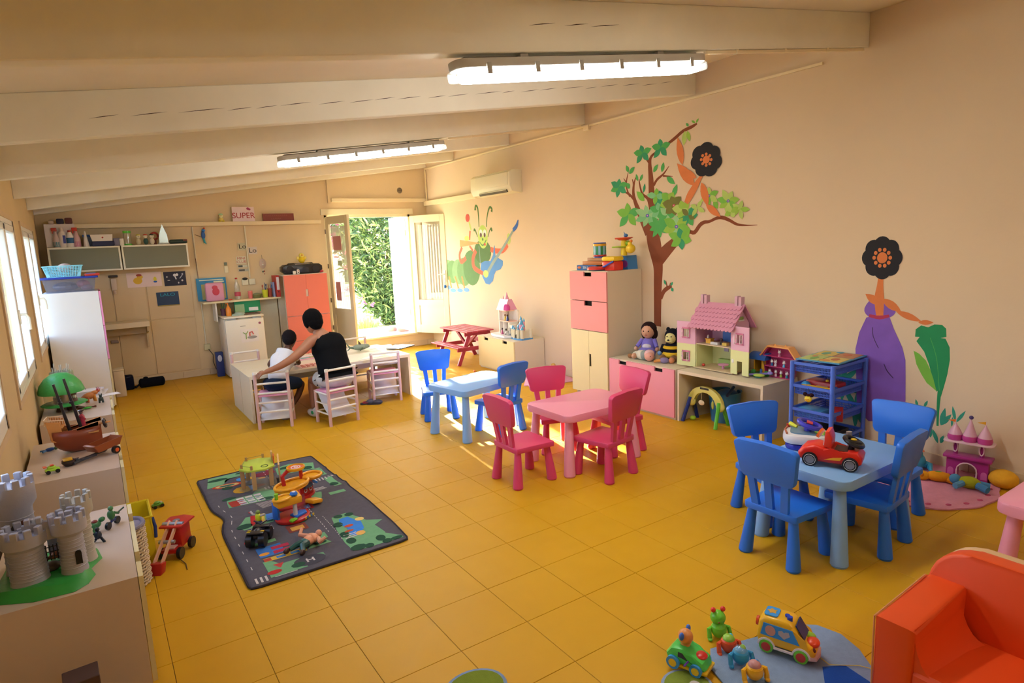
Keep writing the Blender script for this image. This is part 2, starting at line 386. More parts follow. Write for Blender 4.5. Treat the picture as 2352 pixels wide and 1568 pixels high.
# ---------------- fluorescent lamps, air conditioner ----------------
TUBE = emis('lamp_tube', (1.0, .97, .92, 1), LAMP_E*2.2); DIFF = emis('lamp_diffuser', (1.0, .97, .92, 1), LAMP_E)
def lamp(xc, y, L, label, dm=None):
    a = math.atan(.134); z = zb(xc)-.012
    r = E('ceiling_lamp', label, 'lamp', (xc, y+.04, z)); r.rotation_euler = (0, -a, 0)
    gr = M('#b9b0a0', .5, .03); h = L/2
    g = G().m(gr); g.prism(rrect(L, .14, .06, cx=0, cy=0), -.055, -.012, 'z', bev=.008); g.out('housing', r)
    g = G().m(dm or DIFF); g.prism(rrect(L-.07, .125, .055), -.105, -.055, 'z', bev=.018, seg=3); g.out('diffuser', r)['label'] = 'glowing white diffuser'
    for s in (-1, 1):
        g = G().m(CLEARP); g.prism(rrect(.075, .12, .03, cx=s*(h-.03)), -.10, -.055, 'z', bev=.01); g.out('end_cover', r)
    for k in range(6):
        x = -h+.16+k*(L-.32)/5
        for s in (-1, 1): G().m(M('#a79f90', .5)).box((x, s*.070, -.06), (.028, .012, .05), bev=.003).out('clip', r)
    g = G().m(M('#5a4a38', .7)); g.box((0, 0, -.006), (L*.93, .05, .012)); g.out('mounting_rail', r)
    for s in (-.5, .5): G().m(M('#8d8476', .4, metal=.6)).box((s*L*.55, 0, -.004), (.05, .10, .02), bev=.003).out('bracket', r)
lamp(2.33, 2.60, 1.72, 'long fluorescent ceiling lamp on the nearest beam, the larger of the two')
lamp(2.33, 5.85, 1.68, 'fluorescent ceiling lamp on the farther beam, towards the garden door')
lamp(2.33, -.70, 1.72, 'added fill lamp behind the camera, unseen, brightening the near room', emis('fill_lamp_diffuser', (1.0, .95, .86, 1), LAMP_E*.5))  # extra unseen lamp, added to lift the light on bench sides and ceiling
def aircon():
    r = E('air_conditioner', 'cream split air conditioner unit high on the right wall', 'air conditioner', (XR, 7.70, 2.58))
    c = M('#d8c8a4', .45, .02)
    g = G().m(c); prof = [(0, .155), (-.16, .155), (-.205, .12), (-.21, -.06), (-.17, -.13), (-.04, -.15), (0, -.15)]
    g.prism([(x, z) for x, z in prof], -.52, .52, 'y', bev=.008); g.out('casing', r)
    g = G().m(c); g.box((-.212, -.06, .035), (.012, .84, .17), bev=.006); g.out('front_panel', r)
    g = G().m(M('#4a3c28', .7)); g.box((-.172, -.06, -.115), (.05, .72, .04), ry=-.5); g.out('air_outlet', r)
    for k in range(2): G().m(c).box((-.192+.022*k, -.06, -.105-.018*k), (.03, .71, .004), ry=-.5).out('louvre', r)
    g = G().m(M('#b9a880', .6)); g.box((-.211, -.06, .128), (.006, .84, .014)); g.out('intake_slot', r)
aircon()
toy('air_vent', 'small round brown vent high above the garden door', 'vent', (4.56, YB-.004, 2.71), 0,
    [('cover', '#8f7a5c', ('c', (0, 0, 0), (0, -.012, 0), .05, .046)), ('grille', '#4d3b28', ('b', (0, -.013, 0), (.07, .003, .008)), ('b', (0, -.013, 0), (.008, .003, .07)), ('o', (0, -.012, 0), .03, .004, (0, 1, 0)))])
# ---------------- outside the door ----------------
def outside():
    lawn = bpy.data.materials.new('lawn'); lawn.use_nodes = True; nt = lawn.node_tree; b = nt.nodes['Principled BSDF']; b.inputs['Roughness'].default_value = .9
    gm = nt.nodes.new('ShaderNodeNewGeometry'); nz = nt.nodes.new('ShaderNodeTexNoise'); nz.inputs['Scale'].default_value = .8; nz.inputs['Detail'].default_value = 6
    nt.links.new(gm.outputs['Position'], nz.inputs['Vector']); mx = nt.nodes.new('ShaderNodeMix'); mx.data_type = 'RGBA'
    mx.inputs['A'].default_value = lin('#6d7f3f'); mx.inputs['B'].default_value = lin('#a7ad6a'); nt.links.new(nz.outputs['Fac'], mx.inputs['Factor']); nt.links.new(mx.outputs['Result'], b.inputs['Base Color'])
    g = G().m(lawn); g.box((12, 45, -.05), (90, 69.2, .4)); o = st(g.out('ground', None, False))
    g = G().m(M('#cfc4b2', .9, .08)); g.box((3.5, 11.15, .10), (9, 1.55, .16)); st(g.out('paving', None, False))
    g = G().m(M('#a8a39a', .9, .1)); g.box((12, 24.2, .125), (60, 3.0, .07)); st(g.out('road', None, False))
    # white outer shutter folded back
    toy('door_shutter', 'white louvred outer shutter folded open beside the garden door', 'shutter', (DX1-.02, YB+.14, .25), 0,
        [('panel', '#f2efe8', ('b', (0, .36, 1.02), (.04, .70, 2.02))), ('hinge', '#d8c8a0', ('c', (-.02, .02, .3), (-.02, .02, .4), .012), ('c', (-.02, .02, 1.7), (-.02, .02, 1.8), .012))], smooth=False)
    # oleander
    lm = []
    for h in ('#3c5226', '#5a7038', '#83904e', '#2a4022'):
        m = M(h, .45, .1); lm.append(m)
    def leaves(g, n, fn, L=(.10, .18), w=.016):
        for i in range(n):
            c = fn(); d = Vector((random.gauss(0, 1), random.gauss(0, 1), random.gauss(.1, .9))).normalized(); l = random.uniform(*L)
            q = d.cross(Vector((random.random()-.5, random.random()-.5, random.random()-.5))).normalized()*w*random.uniform(.7, 1.2)
            g.k = random.randrange(len(g.ms)); a = Vector(c); m_ = a+d*l*.5+Vector((0, 0, .012)); e = a+d*l
            vs = [g.bm.verts.new(v) for v in (a, m_+q, e, m_-q)]; f = g.bm.faces.new(vs); f.material_index = g.k
    bush = E('oleander_bush', 'tall green oleander bush with long leaves just outside the door', 'bush', (5.15, 12.5, .15))
    def pt():
        while True:
            x, y, z = random.uniform(-1, 1), random.uniform(-1, 1), random.uniform(-1, 1)
            d = x*x+y*y+z*z
            if .35 < d < 1: 
                zz = 1.45+z*1.5; wd = .55+.55*min(1, max(0, (zz)/2.0)); return (x*wd+.04*zz, y*.8, max(.02, zz))
    g = G(); [g.m(m) for m in lm]; leaves(g, 9000, pt, (.14, .24), .022); o = g.out('foliage', bush, False); o['kind'] = 'stuff'
    g = G().m(M('#6b5a3c', .9))
    for k in range(14):
        a = random.uniform(0, 2*PI); g.tube([(.12*math.cos(a), .12*math.sin(a), 0), (.3*math.cos(a), .3*math.sin(a), 1), (.6*math.cos(a), .5*math.sin(a), 2.3)], [.02, .014, .006], 6)
    g.out('stem', bush)
    g = G(); g.m(M('#e05a78', .6)); 
    for c in [(-.95, -.5, 1.55), (-1.0, -.45, 1.25), (-.9, -.5, .95), (-.98, -.5, .85), (-.8, -.6, .62), (-.7, -.6, .55), (-1.25, .2, 2.0), (-1.2, .1, 2.1), (-1.1, .1, 1.9), (-.6, -.7, .5)]:
        for k in range(7):
            g.ball((c[0]+random.uniform(-.05, .05), c[1]+random.uniform(-.05, .05), c[2]+random.uniform(-.04, .04)), (.022, .022, .012), 7)
    o = g.out('blossom', bush); o['kind'] = 'stuff'; o['label'] = 'clusters of small pink blossoms'
    for k, (x, y, lab) in enumerate([(4.25, 12.5, 'tuft of pale grass left of the oleander, nearest the paving'), (4.55, 12.25, 'tuft of pale grass at the foot of the oleander'), (4.2, 13.1, 'tuft of pale grass behind the first tufts by the oleander')]):
        g = G().m(M('#a9b562', .7, .2))
        for i in range(380):
            a = random.uniform(0, 2*PI); r0 = random.uniform(0, .28); l = random.uniform(.15, .38); p = Vector((r0*math.cos(a), r0*math.sin(a), 0)); d = Vector((math.cos(a)*random.uniform(.1, .6), math.sin(a)*random.uniform(.1, .6), 1)).normalized()*l
            s_ = Vector((-math.sin(a), math.cos(a), 0))*.006; vs = [g.bm.verts.new(v) for v in (p-s_, p+s_, p+d)]; g.bm.faces.new(vs)
        o = g.out('grass_tuft', None, False); o.location = (x, y, .15); tag(o, lab, 'grass')
    for k, (c, r, lab) in enumerate([((4.80, 10.92, .24), (.13, .1, .09), 'rounded pinkish stone on the paving beside the shutter'), ((4.66, 11.15, .22), (.1, .1, .07), 'smaller pinkish stone behind the rounded one outside the door')]):
        g = G().m(M('#b9836c', .85, .15, 8)); g.ball((0, 0, 0), r, 12); o = g.out('stone', None); o.location = c; tag(o, lab, 'stone')
        for v in o.data.vertices: v.co *= random.uniform(.9, 1.08)
    # far garden: trees, bicycle
    for k, (x, y, h, r, lab) in enumerate([(13.6, 36.0, 6, 2.8, 'distant garden tree seen through the doorway, the left one'), (17.5, 44.0, 7, 3.5, 'distant garden tree seen through the doorway, the farthest'), (10.4, 30, 3.2, 1.2, 'distant shrub with pink flowers seen through the doorway')]):
        t = E('garden_tree', lab, 'tree', (x, y, .15)); G().m(M('#5e4a36', .9)).cyl((0, 0, 0), (.1, 0, h*.55), .14, .09).out('trunk', t)
        g = G(); [g.m(m) for m in (lm if k < 2 else [lm[1], M('#d85a78', .7)])]
        leaves(g, 2500, lambda: (random.gauss(0, r*.4), random.gauss(0, r*.4), h*.75+random.gauss(0, r*.3)), (.25, .5), .07); o = g.out('crown', t, False); o['kind'] = 'stuff'
    b_ = toy('bicycle', 'dark bicycle parked far out on the lawn beyond the door', 'bicycle', (10.7, 29.0, .15), .3,
        [('wheel', '#2a2a2e', ('o', (0, 0, .33), .32, .02, (0, 1, 0))), ('wheel', '#2a2a2e', ('o', (1.02, 0, .33), .32, .02, (0, 1, 0))),
         ('frame', '#33343c', ('t', [(0, 0, .33), (.38, 0, .33), (.28, 0, .85), (.85, 0, .85), (.38, 0, .33)], .02), ('t', [(0, 0, .33), (.28, 0, .8)], .015), ('t', [(1.02, 0, .33), (.83, 0, .95)], .02)),
         ('handlebar', '#222222', ('t', [(.75, -.25, 1.0), (.83, 0, .97), (.75, .25, 1.0)], .015)), ('saddle', '#222222', ('s', (.27, 0, .92), (.14, .07, .04)))])
outside()
# ---------------- storage furniture ----------------
WH = M('#d6c2a0', .4, .02); WH2 = M('#dccdb2', .38, .02); CREAM = M('#d8c088', .45, .02); PINK = M('#dc8478', .45, .02); PINKL = M('#dc868a', .45, .02); DK = M('#1d1610', .8)
def drawer_front(g, x, y0, y1, z0, z1, notches, t=.018, nd=.045, nw=.11):
    """front board in the yz plane facing -x at x, with hand notches cut in its top edge"""
    pts = [(y0, z0), (y1, z0), (y1, z1)]
    for c in sorted(notches, reverse=True):
        pts += [(c+nw/2, z1), (c+nw/2, z1-nd), (c-nw/2, z1-nd), (c-nw/2, z1)]
    pts += [(y0, z1)]
    g.prism(pts, x, x+t, 'x')
def carcass(g, x0, x1, y0, y1, z0, z1, t=.018, open_front=None):
    g.box(((x0+x1)/2, y0+t/2, (z0+z1)/2), (x1-x0, t, z1-z0)); g.box(((x0+x1)/2, y1-t/2, (z0+z1)/2), (x1-x0, t, z1-z0))
    g.box(((x0+x1)/2, (y0+y1)/2, z1-t/2), (x1-x0, y1-y0-2*t, t)); g.box(((x0+x1)/2, (y0+y1)/2, z0+t/2), (x1-x0, y1-y0-2*t, t))
# right wall: low bench with deep pink drawer
def bench(name, label, x0, x1, y0, y1, h, face, fmat, notches, cmat=WH, z0=0):
    """face -1: front on the low-x side, +1 on the high-x side"""
    r = E(name, label, 'cabinet', ((x0+x1)/2, (y0+y1)/2, 0)); cx, cy = (x0+x1)/2, (y0+y1)/2
    g = G().m(cmat); carcass(g, x0-cx, x1-cx, y0-cy, y1-cy, z0, h); back = x1-cx-.01 if face < 0 else x0-cx+.01
    g.box((back, 0, h/2), (.006, y1-y0-.04, h-.04)); g.out('carcass', r, False)
    fx_ = x0-cx-.020 if face < 0 else x1-cx+.002
    g = G().m(DK); g.box(((x0-cx+.02 if face < 0 else x1-cx-.02), 0, h-.07), (.004, y1-y0-.04, .09)); g.out('drawer_shade', r, False)['label'] = 'dark sheet painted as the shade behind the hand holes'  # thin dark sheet: shade inside the drawer put in as colour
    g = G().m(fmat); drawer_front(g, fx_, y0-cy+.004, y1-cy-.004, .025, h-.004, notches); g.out('drawer', r, False)
    return r
bench('storage_bench', 'low white bench with a pink pull-out drawer against the right wall', 4.53, 5.03, 4.02, 4.93, .50, -1, PINKL, [-.25, .25])
r = E('desk_bench', 'open-fronted low white desk bench under the dollhouse', 'bench', (4.78, 3.54, 0))
g = G().m(WH); g.box((0, 0, .485), (.50, .92, .03)); g.out('top', r, False)
for s in (-1, 1): G().m(WH).box((0, s*.449, .235), (.50, .022, .47)).out('side_panel', r, False)
G().m(WH).box((.235, 0, .3), (.014, .87, .34)).out('back_panel', r, False)
bench('storage_bench', 'low cream bench with two hand holes under the toy castles', 4.55, 5.03, 6.79, 7.71, .46, -1, CREAM, [-.24, .24], WH)
# tall right cabinet
def tall_right():
    x0, x1, y0, y1 = 4.53, 5.03, 4.95, 5.56; cy = (y0+y1)/2; r = E('tall_cabinet', 'tall white cabinet with two pink drawers above two cream doors', 'cabinet', (4.78, cy, 0)); cx = 4.78
    g = G().m(WH); carcass(g, x0-cx, x1-cx, y0-cy, y1-cy, .06, 1.42); g.box((.24, 0, .74), (.006, .57, 1.3)); g.out('carcass', r, False)
    G().m(DK).box((x0-cx+.03, 0, .72), (.004, .56, 1.2)).out('interior_shade', r, False)  # dark sheet painted as the shade seen through the hand holes
    for z0, z1 in ((1.095, 1.412), (.765, 1.088)):
        d = G().m(PINK); drawer_front(d, x0-cx-.02, y0-cy+.002, y1-cy-.002, z0, z1, [0], nw=.13, nd=.05); d.out('drawer', r, False)['label'] = 'pink drawer front with a hand hole'
    for s in (-1, 1):
        g = G().m(CREAM); pts = [(s*.002, .05), (s*.301, .05), (s*.301, .758), (s*.002, .758)]
        if s == -1: pts = [(-.301, .05), (-.002, .05), (-.002, .36), (-.035, .36), (-.035, .50), (-.002, .50), (-.002, .758), (-.301, .758)]
        g.prism(pts, x0-cx-.02, x0-cx-.002, 'x'); g.out('door', r, False)
    for yy in (-.27, .27):
        for xx in (-.2, .2): G().m(WH).cyl((xx, yy, 0), (xx, yy, .06), .02).out('leg', r)
tall_right()
# left wall: three low benches with cream drawer fronts
for y0, y1, lab in ((2.83, 3.745, 'low white bench at the left wall, nearest one, under the grey toy castle'), (4.45, 5.41, 'low white bench at the left wall, middle one, under the toy ship'), (6.05, 7.02, 'low white bench at the left wall, farthest one, under the green tree house toy')):
    bench('storage_bench', lab, -.475, .01, y0, y1, .50, 1, CREAM, [-.25, .25], M('#c8ac92', .4, .03))
# tall left cabinet
def tall_left():
    x0, x1, y0, y1 = -.47, .055, 8.72, 9.34; cx, cy = (x0+x1)/2, (y0+y1)/2
    r = E('tall_cabinet', 'tall white cabinet with pink front edge at the far end of the window wall', 'cabinet', (cx, cy, 0)); G().m(M('#e9e4de', .35, .02)).box((0, 0, .72), (x1-x0, y1-y0, 1.38), bev=.002, seg=1).out('carcass', r, False)
    pk = M('#e388a0', .45)
    for z0, z1 in ((.04, .60), (.605, 1.0), (1.005, 1.405)): 
        d = G().m(pk if z0 > .1 else CREAM); drawer_front(d, x1-cx+.002, y0-cy, y1-cy, z0, z1, [0]); d.out('drawer', r, False)
tall_left()
# pink cabinet at the back wall
def pink_back():
    x0, x1, y0, y1 = 2.37, 3.02, 9.62, 10.11; cx, cy = (x0+x1)/2, (y0+y1)/2
    r = E('tall_cabinet', 'tall cabinet with salmon pink doors against the back wall beside the door', 'cabinet', (cx, cy, 0))
    g = G().m(M('#e6d3ba', .4)); carcass(g, x0-cx, x1-cx, y0-cy+.02, y1-cy, .05, 1.42); g.box((0, .22, .73), (.6, .006, 1.3)); g.out('carcass', r, False)
    G().m(DK).box((0, -.17, .73), (.6, .004, 1.3)).out('interior_shade', r, False)  # near-black sheet stands in for the shade behind the doors
    pk = M('#dc7058', .45, .02); h = (x1-x0)/2
    for s in (-1, 1):
        g = G().m(pk); z0, z1 = .80, 1.412
        P_ = [(s*.001, z0), (s*(h-.003), z0), (s*(h-.003), z1), (s*.001, z1)]
        if s == 1: P_ = [(.001, z0), (h-.003, z0), (h-.003, z1), (.001, z1), (.001, 1.19), (.022, 1.19), (.022, 1.08), (.001, 1.08)]
        if s == -1: P_ = [(-h+.003, z0), (-.001, z0), (-.001, 1.08), (-.016, 1.08), (-.016, 1.19), (-.001, 1.19), (-.001, z1), (-h+.003, z1)]
        g.prism(P_, y0-cy, y0-cy+.018, 'y'); g.out('door', r, False)
    for z0, z1 in ((.42, .792), (.05, .412)):
        G().m(pk).box((0, y0-cy+.009, (z0+z1)/2), (x1-x0-.006, .018, z1-z0)).out('drawer', r, False)
pink_back()
# wall cabinets with frosted flap doors
def wallcab(x0, x1, label, blobs):
    cx = (x0+x1)/2; y0, y1, z0, z1 = 9.84, 10.13, 1.615, 1.935; r = E('wall_cabinet', label, 'cabinet', (cx, 9.985, z0)); h = z1-z0
    g = G().m(WH); carcass(g, x0-cx, x1-cx, -.145, .145, 0, h); 
    bm2 = G().m(M('#8d8468', .8)); bm2.box((0, .14, h/2), (x1-x0-.03, .005, h-.03)); 
    g.out('carcass', r, False); bm2.out('back_panel', r, False)
    g = G().m(M('#dccdb0', .4, metal=.2)); W_ = x1-x0
    for s in (-1, 1): g.box((s*(W_/2-.011), -.152, h/2), (.018, .014, h-.004))
    for z in (.011, h-.011): g.box((0, -.152, z), (W_-.04, .014, .018))
    fr = g.out('door', r, False)
    G().m(FROST).box((0, -.150, h/2), (W_-.05, .004, h-.045)).out('pane', fr, False)
    for i, (x, w_, hh, c) in enumerate(blobs): G().m(M(c, .8)).box((x, -.02, hh/2+.02), (w_, .12, hh), bev=.01).out('contents', r)
wallcab(-.41, .372, 'left one of the two frosted-glass wall cabinets on the back wall', [(-.1, .4, .10, '#b59a78'), (.25, .1, .14, '#6a6450')])
wallcab(.385, 1.175, 'right one of the two frosted-glass wall cabinets on the back wall', [(-.22, .14, .12, '#8a4434'), (-.12, .12, .06, '#d8a820'), (.05, .2, .16, '#463c34'), (.28, .18, .2, '#3a3430'), (.13, .07, .08, '#e8dccc')])
def fridge():
    r = E('refrigerator', 'small white refrigerator under the shelf on the back wall', 'refrigerator', (1.75, 9.80, 0)); w_ = .53
    m = M('#eadcc2', .35, .02)
    G().m(m).box((0, .02, .435), (w_, .50, .83), bev=.008).out('body', r)
    G().m(m).box((0, 0, .872), (w_+.006, .56, .026), bev=.006).out('worktop', r)
    G().m(m).box((0, -.257, .455), (w_-.006, .045, .77), bev=.012).out('door', r)
    G().m(M('#9aa0a4', .4)).box((-.17, -.278, .848), (.12, .012, .018), bev=.003).out('hinge_cover', r); G().m(M('#9aa0a4', .4)).box((.17, -.278, .848), (.12, .012, .018), bev=.003).out('hinge_cover', r)
    for sx in (-1, 1): G().m(DK).cyl((sx*.22, -.2, 0), (sx*.22, -.2, .02), .02).out('foot', r)
    G().m(M('#8a7c68', .5)).box((-.03, -.281, .74), (.07, .003, .006)).out('badge', r)
    toy('drawing', 'child drawing with green and red crayon taped to the refrigerator door', 'drawing', (1.80, 9.518, .60), 0,
        [('sheet', '#efe2d2', ('b', (0, 0, 0), (.24, .0015, .19))), ('crayon_mark', '#8fa04c', ('t', [(-.09, -.002, .05), (-.05, -.002, .02), (-.05, -.002, -.05)], .006), ('t', [(-.02, -.002, .06), (-.05, -.002, .02)], .006)),
         ('crayon_mark', '#cf5a50', ('t', [(0, -.002, -.01), (.0, -.002, .04), (.035, -.002, .05), (.05, -.002, .01)], .009)), ('crayon_mark', '#9a938c', ('s', (.03, 0, -.03), (.07, .003, .022)))], smooth=False)
    toy('magnet', 'small dark pink magnet at the top of the refrigerator door', 'magnet', (1.95, 9.516, .765), 0, [('magnet', '#a04a58', ('s', (0, 0, 0), (.018, .006, .016)))])
fridge()
# things on the fridge
toy('soap_bottle', 'orange bottle standing on the refrigerator', 'bottle', (1.585, 9.72, .885), 0, [('bottle', P('#e07a1c'), ('l', [(.034, 0), (.038, .02), (.036, .10), (.018, .13), (.012, .15)])), ('pump', P('#d06a18'), ('c', (0, 0, .15), (0, 0, .18), .008), ('b', (-.012, 0, .18), (.04, .012, .01)))])
toy('pot', 'dark pot with pens on the refrigerator, behind the orange bottle', 'pot', (1.545, 9.86, .885), 0, [('pot', '#5a2f3c', ('l', [(.04, 0), (.045, .10)])), ('pen', '#3a5a2e', ('c', (0, 0, .1), (.02, 0, .19), .006), ('c', (-.01, 0, .1), (-.03, 0, .2), .006))])
toy('game_box', 'green game box leaning on the wall above the refrigerator', 'box', (1.82, 9.90, .885), 0, [('box', '#12814c', ('b', (.06, 0, .10), (.36, .04, .17))), ('picture', '#9ab27a', ('b', (-.05, -.021, .08), (.13, .003, .12))), ('label_strip', '#e8e0dc', ('b', (.14, -.021, .06), (.13, .003, .05)))], smooth=False)
toy('cloth', 'crumpled green and white cloth on the refrigerator', 'cloth', (1.71, 9.68, .885), 0, [('cloth', '#a7b49a', ('s', (0, 0, .02), (.06, .05, .035)), ('s', (.05, 0, .015), (.04, .04, .03)), ('s', (-.05, .01, .01), (.04, .04, .02)))])
toy('magazine', 'flat dark magazine lying on the refrigerator', 'magazine', (1.88, 9.70, .886), .1, [('magazine', '#6a4a38', ('b', (0, 0, .006), (.22, .16, .012)))], smooth=False)
# shelf and what stands on it
SHZ = 1.095
toy('wall_shelf', 'long wooden shelf on the back wall above the refrigerator', 'shelf', (1.85, 9.98, SHZ), 0, [('board', '#e0c794', ('b', (-.03, 0, -.012), (1.07, .30, .024))), ('bracket', '#e8dccb', ('b', (-.40, .02, -.16), (.02, .26, .27))), ('bracket', '#d8ccc0', ('b', (.18, .02, -.55), (.02, .02, 1.05)))], smooth=False)
toy('partition_panel', 'pale grey panel standing behind the refrigerator under the shelf', 'panel', (2.18, 10.08, 0), 0, [('panel', '#cdbfa2', ('b', (0, 0, .53), (.34, .02, 1.05)))], smooth=False)
toy('poster', 'blue bordered poster with a yellowish centre standing at the left end of the shelf', 'poster', (1.46, 10.10, 1.10), 0,
    [('sheet', '#2f7f9e', ('b', (0, 0, .165), (.40, .004, .33))), ('printed_area', '#b9b070', ('b', (.02, -.003, .13), (.32, .002, .22))), ('printed_line', '#dcd8b0', ('b', (0, -.003, .30), (.32, .002, .014)), ('b', (.1, -.003, .27), (.14, .002, .02)))], smooth=False)
toy('lunch_bag', 'pink childrens bag leaning on the poster on the shelf', 'bag', (1.47, 9.96, SHZ), .05, [('bag', '#d58f9e', ('b', (0, 0, .135), (.25, .07, .27), {'bev': .03})), ('applique', '#c03a48', ('s', (.01, -.036, .14), (.05, .006, .055)), ('s', (.0, -.036, .2), (.04, .006, .03)))])
toy('water_bottle', 'clear plastic water bottle with a red cap on the shelf', 'bottle', (1.775, 9.95, SHZ), 0, [('bottle', CLEARP, ('l', [(.038, 0), (.042, .02), (.042, .10), (.038, .12), (.042, .14), (.042, .19), (.016, .27), (.014, .3)])), ('cap', '#b32020', ('c', (0, 0, .3), (0, 0, .32), .017)), ('bottle_label', '#b8434a', ('c', (0, 0, .05), (0, 0, .11), .0435))])
toy('plastic_tub', 'small translucent red tub on the shelf', 'tub', (1.95, 9.95, SHZ), 0, [('tub', '#dd6a5c', ('l', [(.028, 0), (.034, .08), (.03, .10)])), ('lid', '#e08070', ('c', (0, 0, .1), (0, 0, .115), .034))])
toy('bowl', 'low olive dish between the tub and the pen cup', 'bowl', (2.045, 9.97, SHZ), 0, [('bowl', '#7a7440', ('l', [(.05, 0), (.08, .05), (.075, .055), (.045, .01)])), ('contents', '#8f8a60', ('s', (0, 0, .045), (.06, .05, .03)))])
toy('pen_cup', 'yellow cup full of scissors and pens on the shelf', 'cup', (2.16, 9.94, SHZ), 0, [('cup', P('#c8c22c'), ('l', [(.034, 0), (.045, .115), (.041, .115), (.03, .01)])), ('scissors', '#b83a1c', ('o', (-.03, 0, .17), .018, .005, (1, 0, 0)), ('c', (-.02, 0, .05), (-.03, 0, .15), .004)), ('pen', '#284a6a', ('c', (.01, 0, .04), (.0, .0, .22), .005), ('c', (0, .01, .04), (.03, 0, .2), .005)), ('scissors', '#1f3a52', ('o', (.02, 0, .18), .016, .004, (1, 0, 0)))])
toy('pen_holder', 'reddish brown holder of pencils beside the yellow cup', 'cup', (2.235, 9.96, SHZ), 0, [('holder', '#9a3a22', ('l', [(.03, 0), (.032, .13), (.03, .13)])), ('pencil', '#c86a2a', ('c', (.0, 0, .1), (.02, 0, .19), .005), ('c', (0, .01, .1), (-.02, 0, .2), .005)), ('pencil', '#2a6a9a', ('c', (.01, 0, .1), (.03, 0, .18), .005))])
toy('book', 'thin grey-blue book upright beside the red binder', 'book', (2.28, 9.95, SHZ), 0, [('book', '#8f94b4', ('b', (0, 0, .11), (.02, .16, .22)))], smooth=False)
toy('binder', 'red ring binder with a white spine label at the end of the shelf', 'binder', (2.328, 9.93, SHZ), 0, [('cover', '#b52a1c', ('b', (0, 0, .16), (.06, .24, .32), {'bev': .003})), ('spine_label', '#e8dcd8', ('b', (0, -.122, .20), (.038, .002, .19))), ('ring_hole', '#3a100c', ('c', (0, -.119, .075), (0, -.123, .075), .009))], smooth=False)
toy('crayon', 'red crayon lying on the shelf by the bottle', 'crayon', (1.66, 9.9, SHZ+.008), .2, [('crayon', '#c83018', ('c', (-.025, 0, 0), (.025, 0, 0), .008))])
# ---------------- things high on the back wall ----------------
CZ = 1.937
toy('storage_box', 'white box standing above the wall cabinets in the left corner', 'box', (-.25, 10.0, CZ), 0, [('box', '#dccabb', ('b', (0, .04, .15), (.32, .18, .29)))], smooth=False)
for x, c, w_, h_, lab in ((-.33, '#b8a088', .06, .07, 'beige bundle on the white box under the roof, leftmost'), (-.235, '#1c1c34', .08, .09, 'dark blue bundle on the white box under the roof'), (-.145, '#5a2620', .08, .10, 'dark red bundle on the white box under the roof, rightmost')):
    toy('bundle', lab, 'bundle', (x, 9.98, CZ+.297), 0, [('bundle', c, ('b', (0, 0, h_/2-.012), (w_, .1, h_-.024), {'bev': .015}))])
def spray(x, body, head, label, liq, h=.26):
    toy('spray_bottle', label, 'bottle', (x, 9.93, CZ), 0, [('bottle', M(body, .3), ('l', [(.036, 0), (.04, .02), (.04, .10), (.02, .17), (.014, .2)])), ('liquid', M(liq, .3), ('c', (0, 0, .01), (0, 0, .07), .0405)), ('trigger', P(head), ('b', (-.012, 0, .225), (.06, .024, .045), {'bev': .006}), ('b', (-.03, 0, .195), (.012, .014, .04)))])
spray(-.30, '#c9ac9c', '#a8301c', 'spray bottle with greenish liquid and red trigger, far left on the wall cabinet', '#4a7a74')
spray(-.085, '#d8a8a0', '#c8301c', 'spray bottle with pink liquid and bright red trigger on the wall cabinet', '#c07080')
toy('cleaner_bottle', 'tall white bottle between the spray bottles on the wall cabinet', 'bottle', (-.235, 9.93, CZ), 0, [('bottle', '#e6d4c4', ('l', [(.038, 0), (.042, .02), (.042, .17), (.03, .2)])), ('cap', '#dcc8b8', ('c', (0, 0, .2), (0, 0, .25), .018)), ('print', '#4a4a8a', ('b', (.02, -.041, .1), (.03, .004, .1)))])
toy('cleaner_bottle', 'white bottle with a blue label and red cap on the wall cabinet', 'bottle', (-.155, 9.93, CZ), 0, [('bottle', '#e6dad0', ('l', [(.04, 0), (.043, .02), (.043, .13), (.02, .19)])), ('bottle_label', '#2a5a7a', ('c', (0, 0, .05), (0, 0, .12), .0445)), ('cap', '#a82a20', ('c', (0, 0, .19), (0, 0, .215), .019))])
toy('cone_bottle', 'slim white conical bottle beside the first aid box', 'bottle', (.01, 9.93, CZ), 0, [('bottle', '#e8d8c8', ('l', [(.034, 0), (.032, .02), (.01, .19), (.004, .2)]))])
toy('blue_tray', 'blue tray lying behind the first aid box', 'tray', (.08, 10.05, CZ), 0, [('tray', '#2f5a96', ('b', (0, 0, .14), (.2, .1, .03))), ('stack', '#7a88a0', ('b', (0, 0, .06), (.18, .09, .12)))], smooth=False)
toy('first_aid_box', 'white first aid box with a red cross and dark blue bottom', 'box', (.185, 9.95, CZ), 0, [('base', '#161c40', ('b', (.01, 0, .032), (.25, .17, .064), {'bev': .01})), ('lid', '#ecdcc8', ('p', [(-.105, .064), (.115, .064), (.125, .15), (-.125, .15)], -.085, .085, 'y')), ('cross', '#c82a20', ('b', (.01, -.0865, .11), (.022, .003, .008)), ('b', (.01, -.0865, .11), (.008, .003, .022)))], smooth=False)
toy('plastic_tub', 'grey tub beside the first aid box', 'tub', (.355, 9.97, CZ), 0, [('tub', '#8a8090', ('b', (0, 0, .05), (.09, .12, .10), {'bev': .01}))])
toy('paper_roll', 'small white roll at the joint of the two wall cabinets', 'roll', (.405, 9.90, CZ), 0, [('roll', '#ecdcc4', ('l', [(.012, 0), (.026, 0), (.026, .09), (.012, .09), (.012, 0)]))])
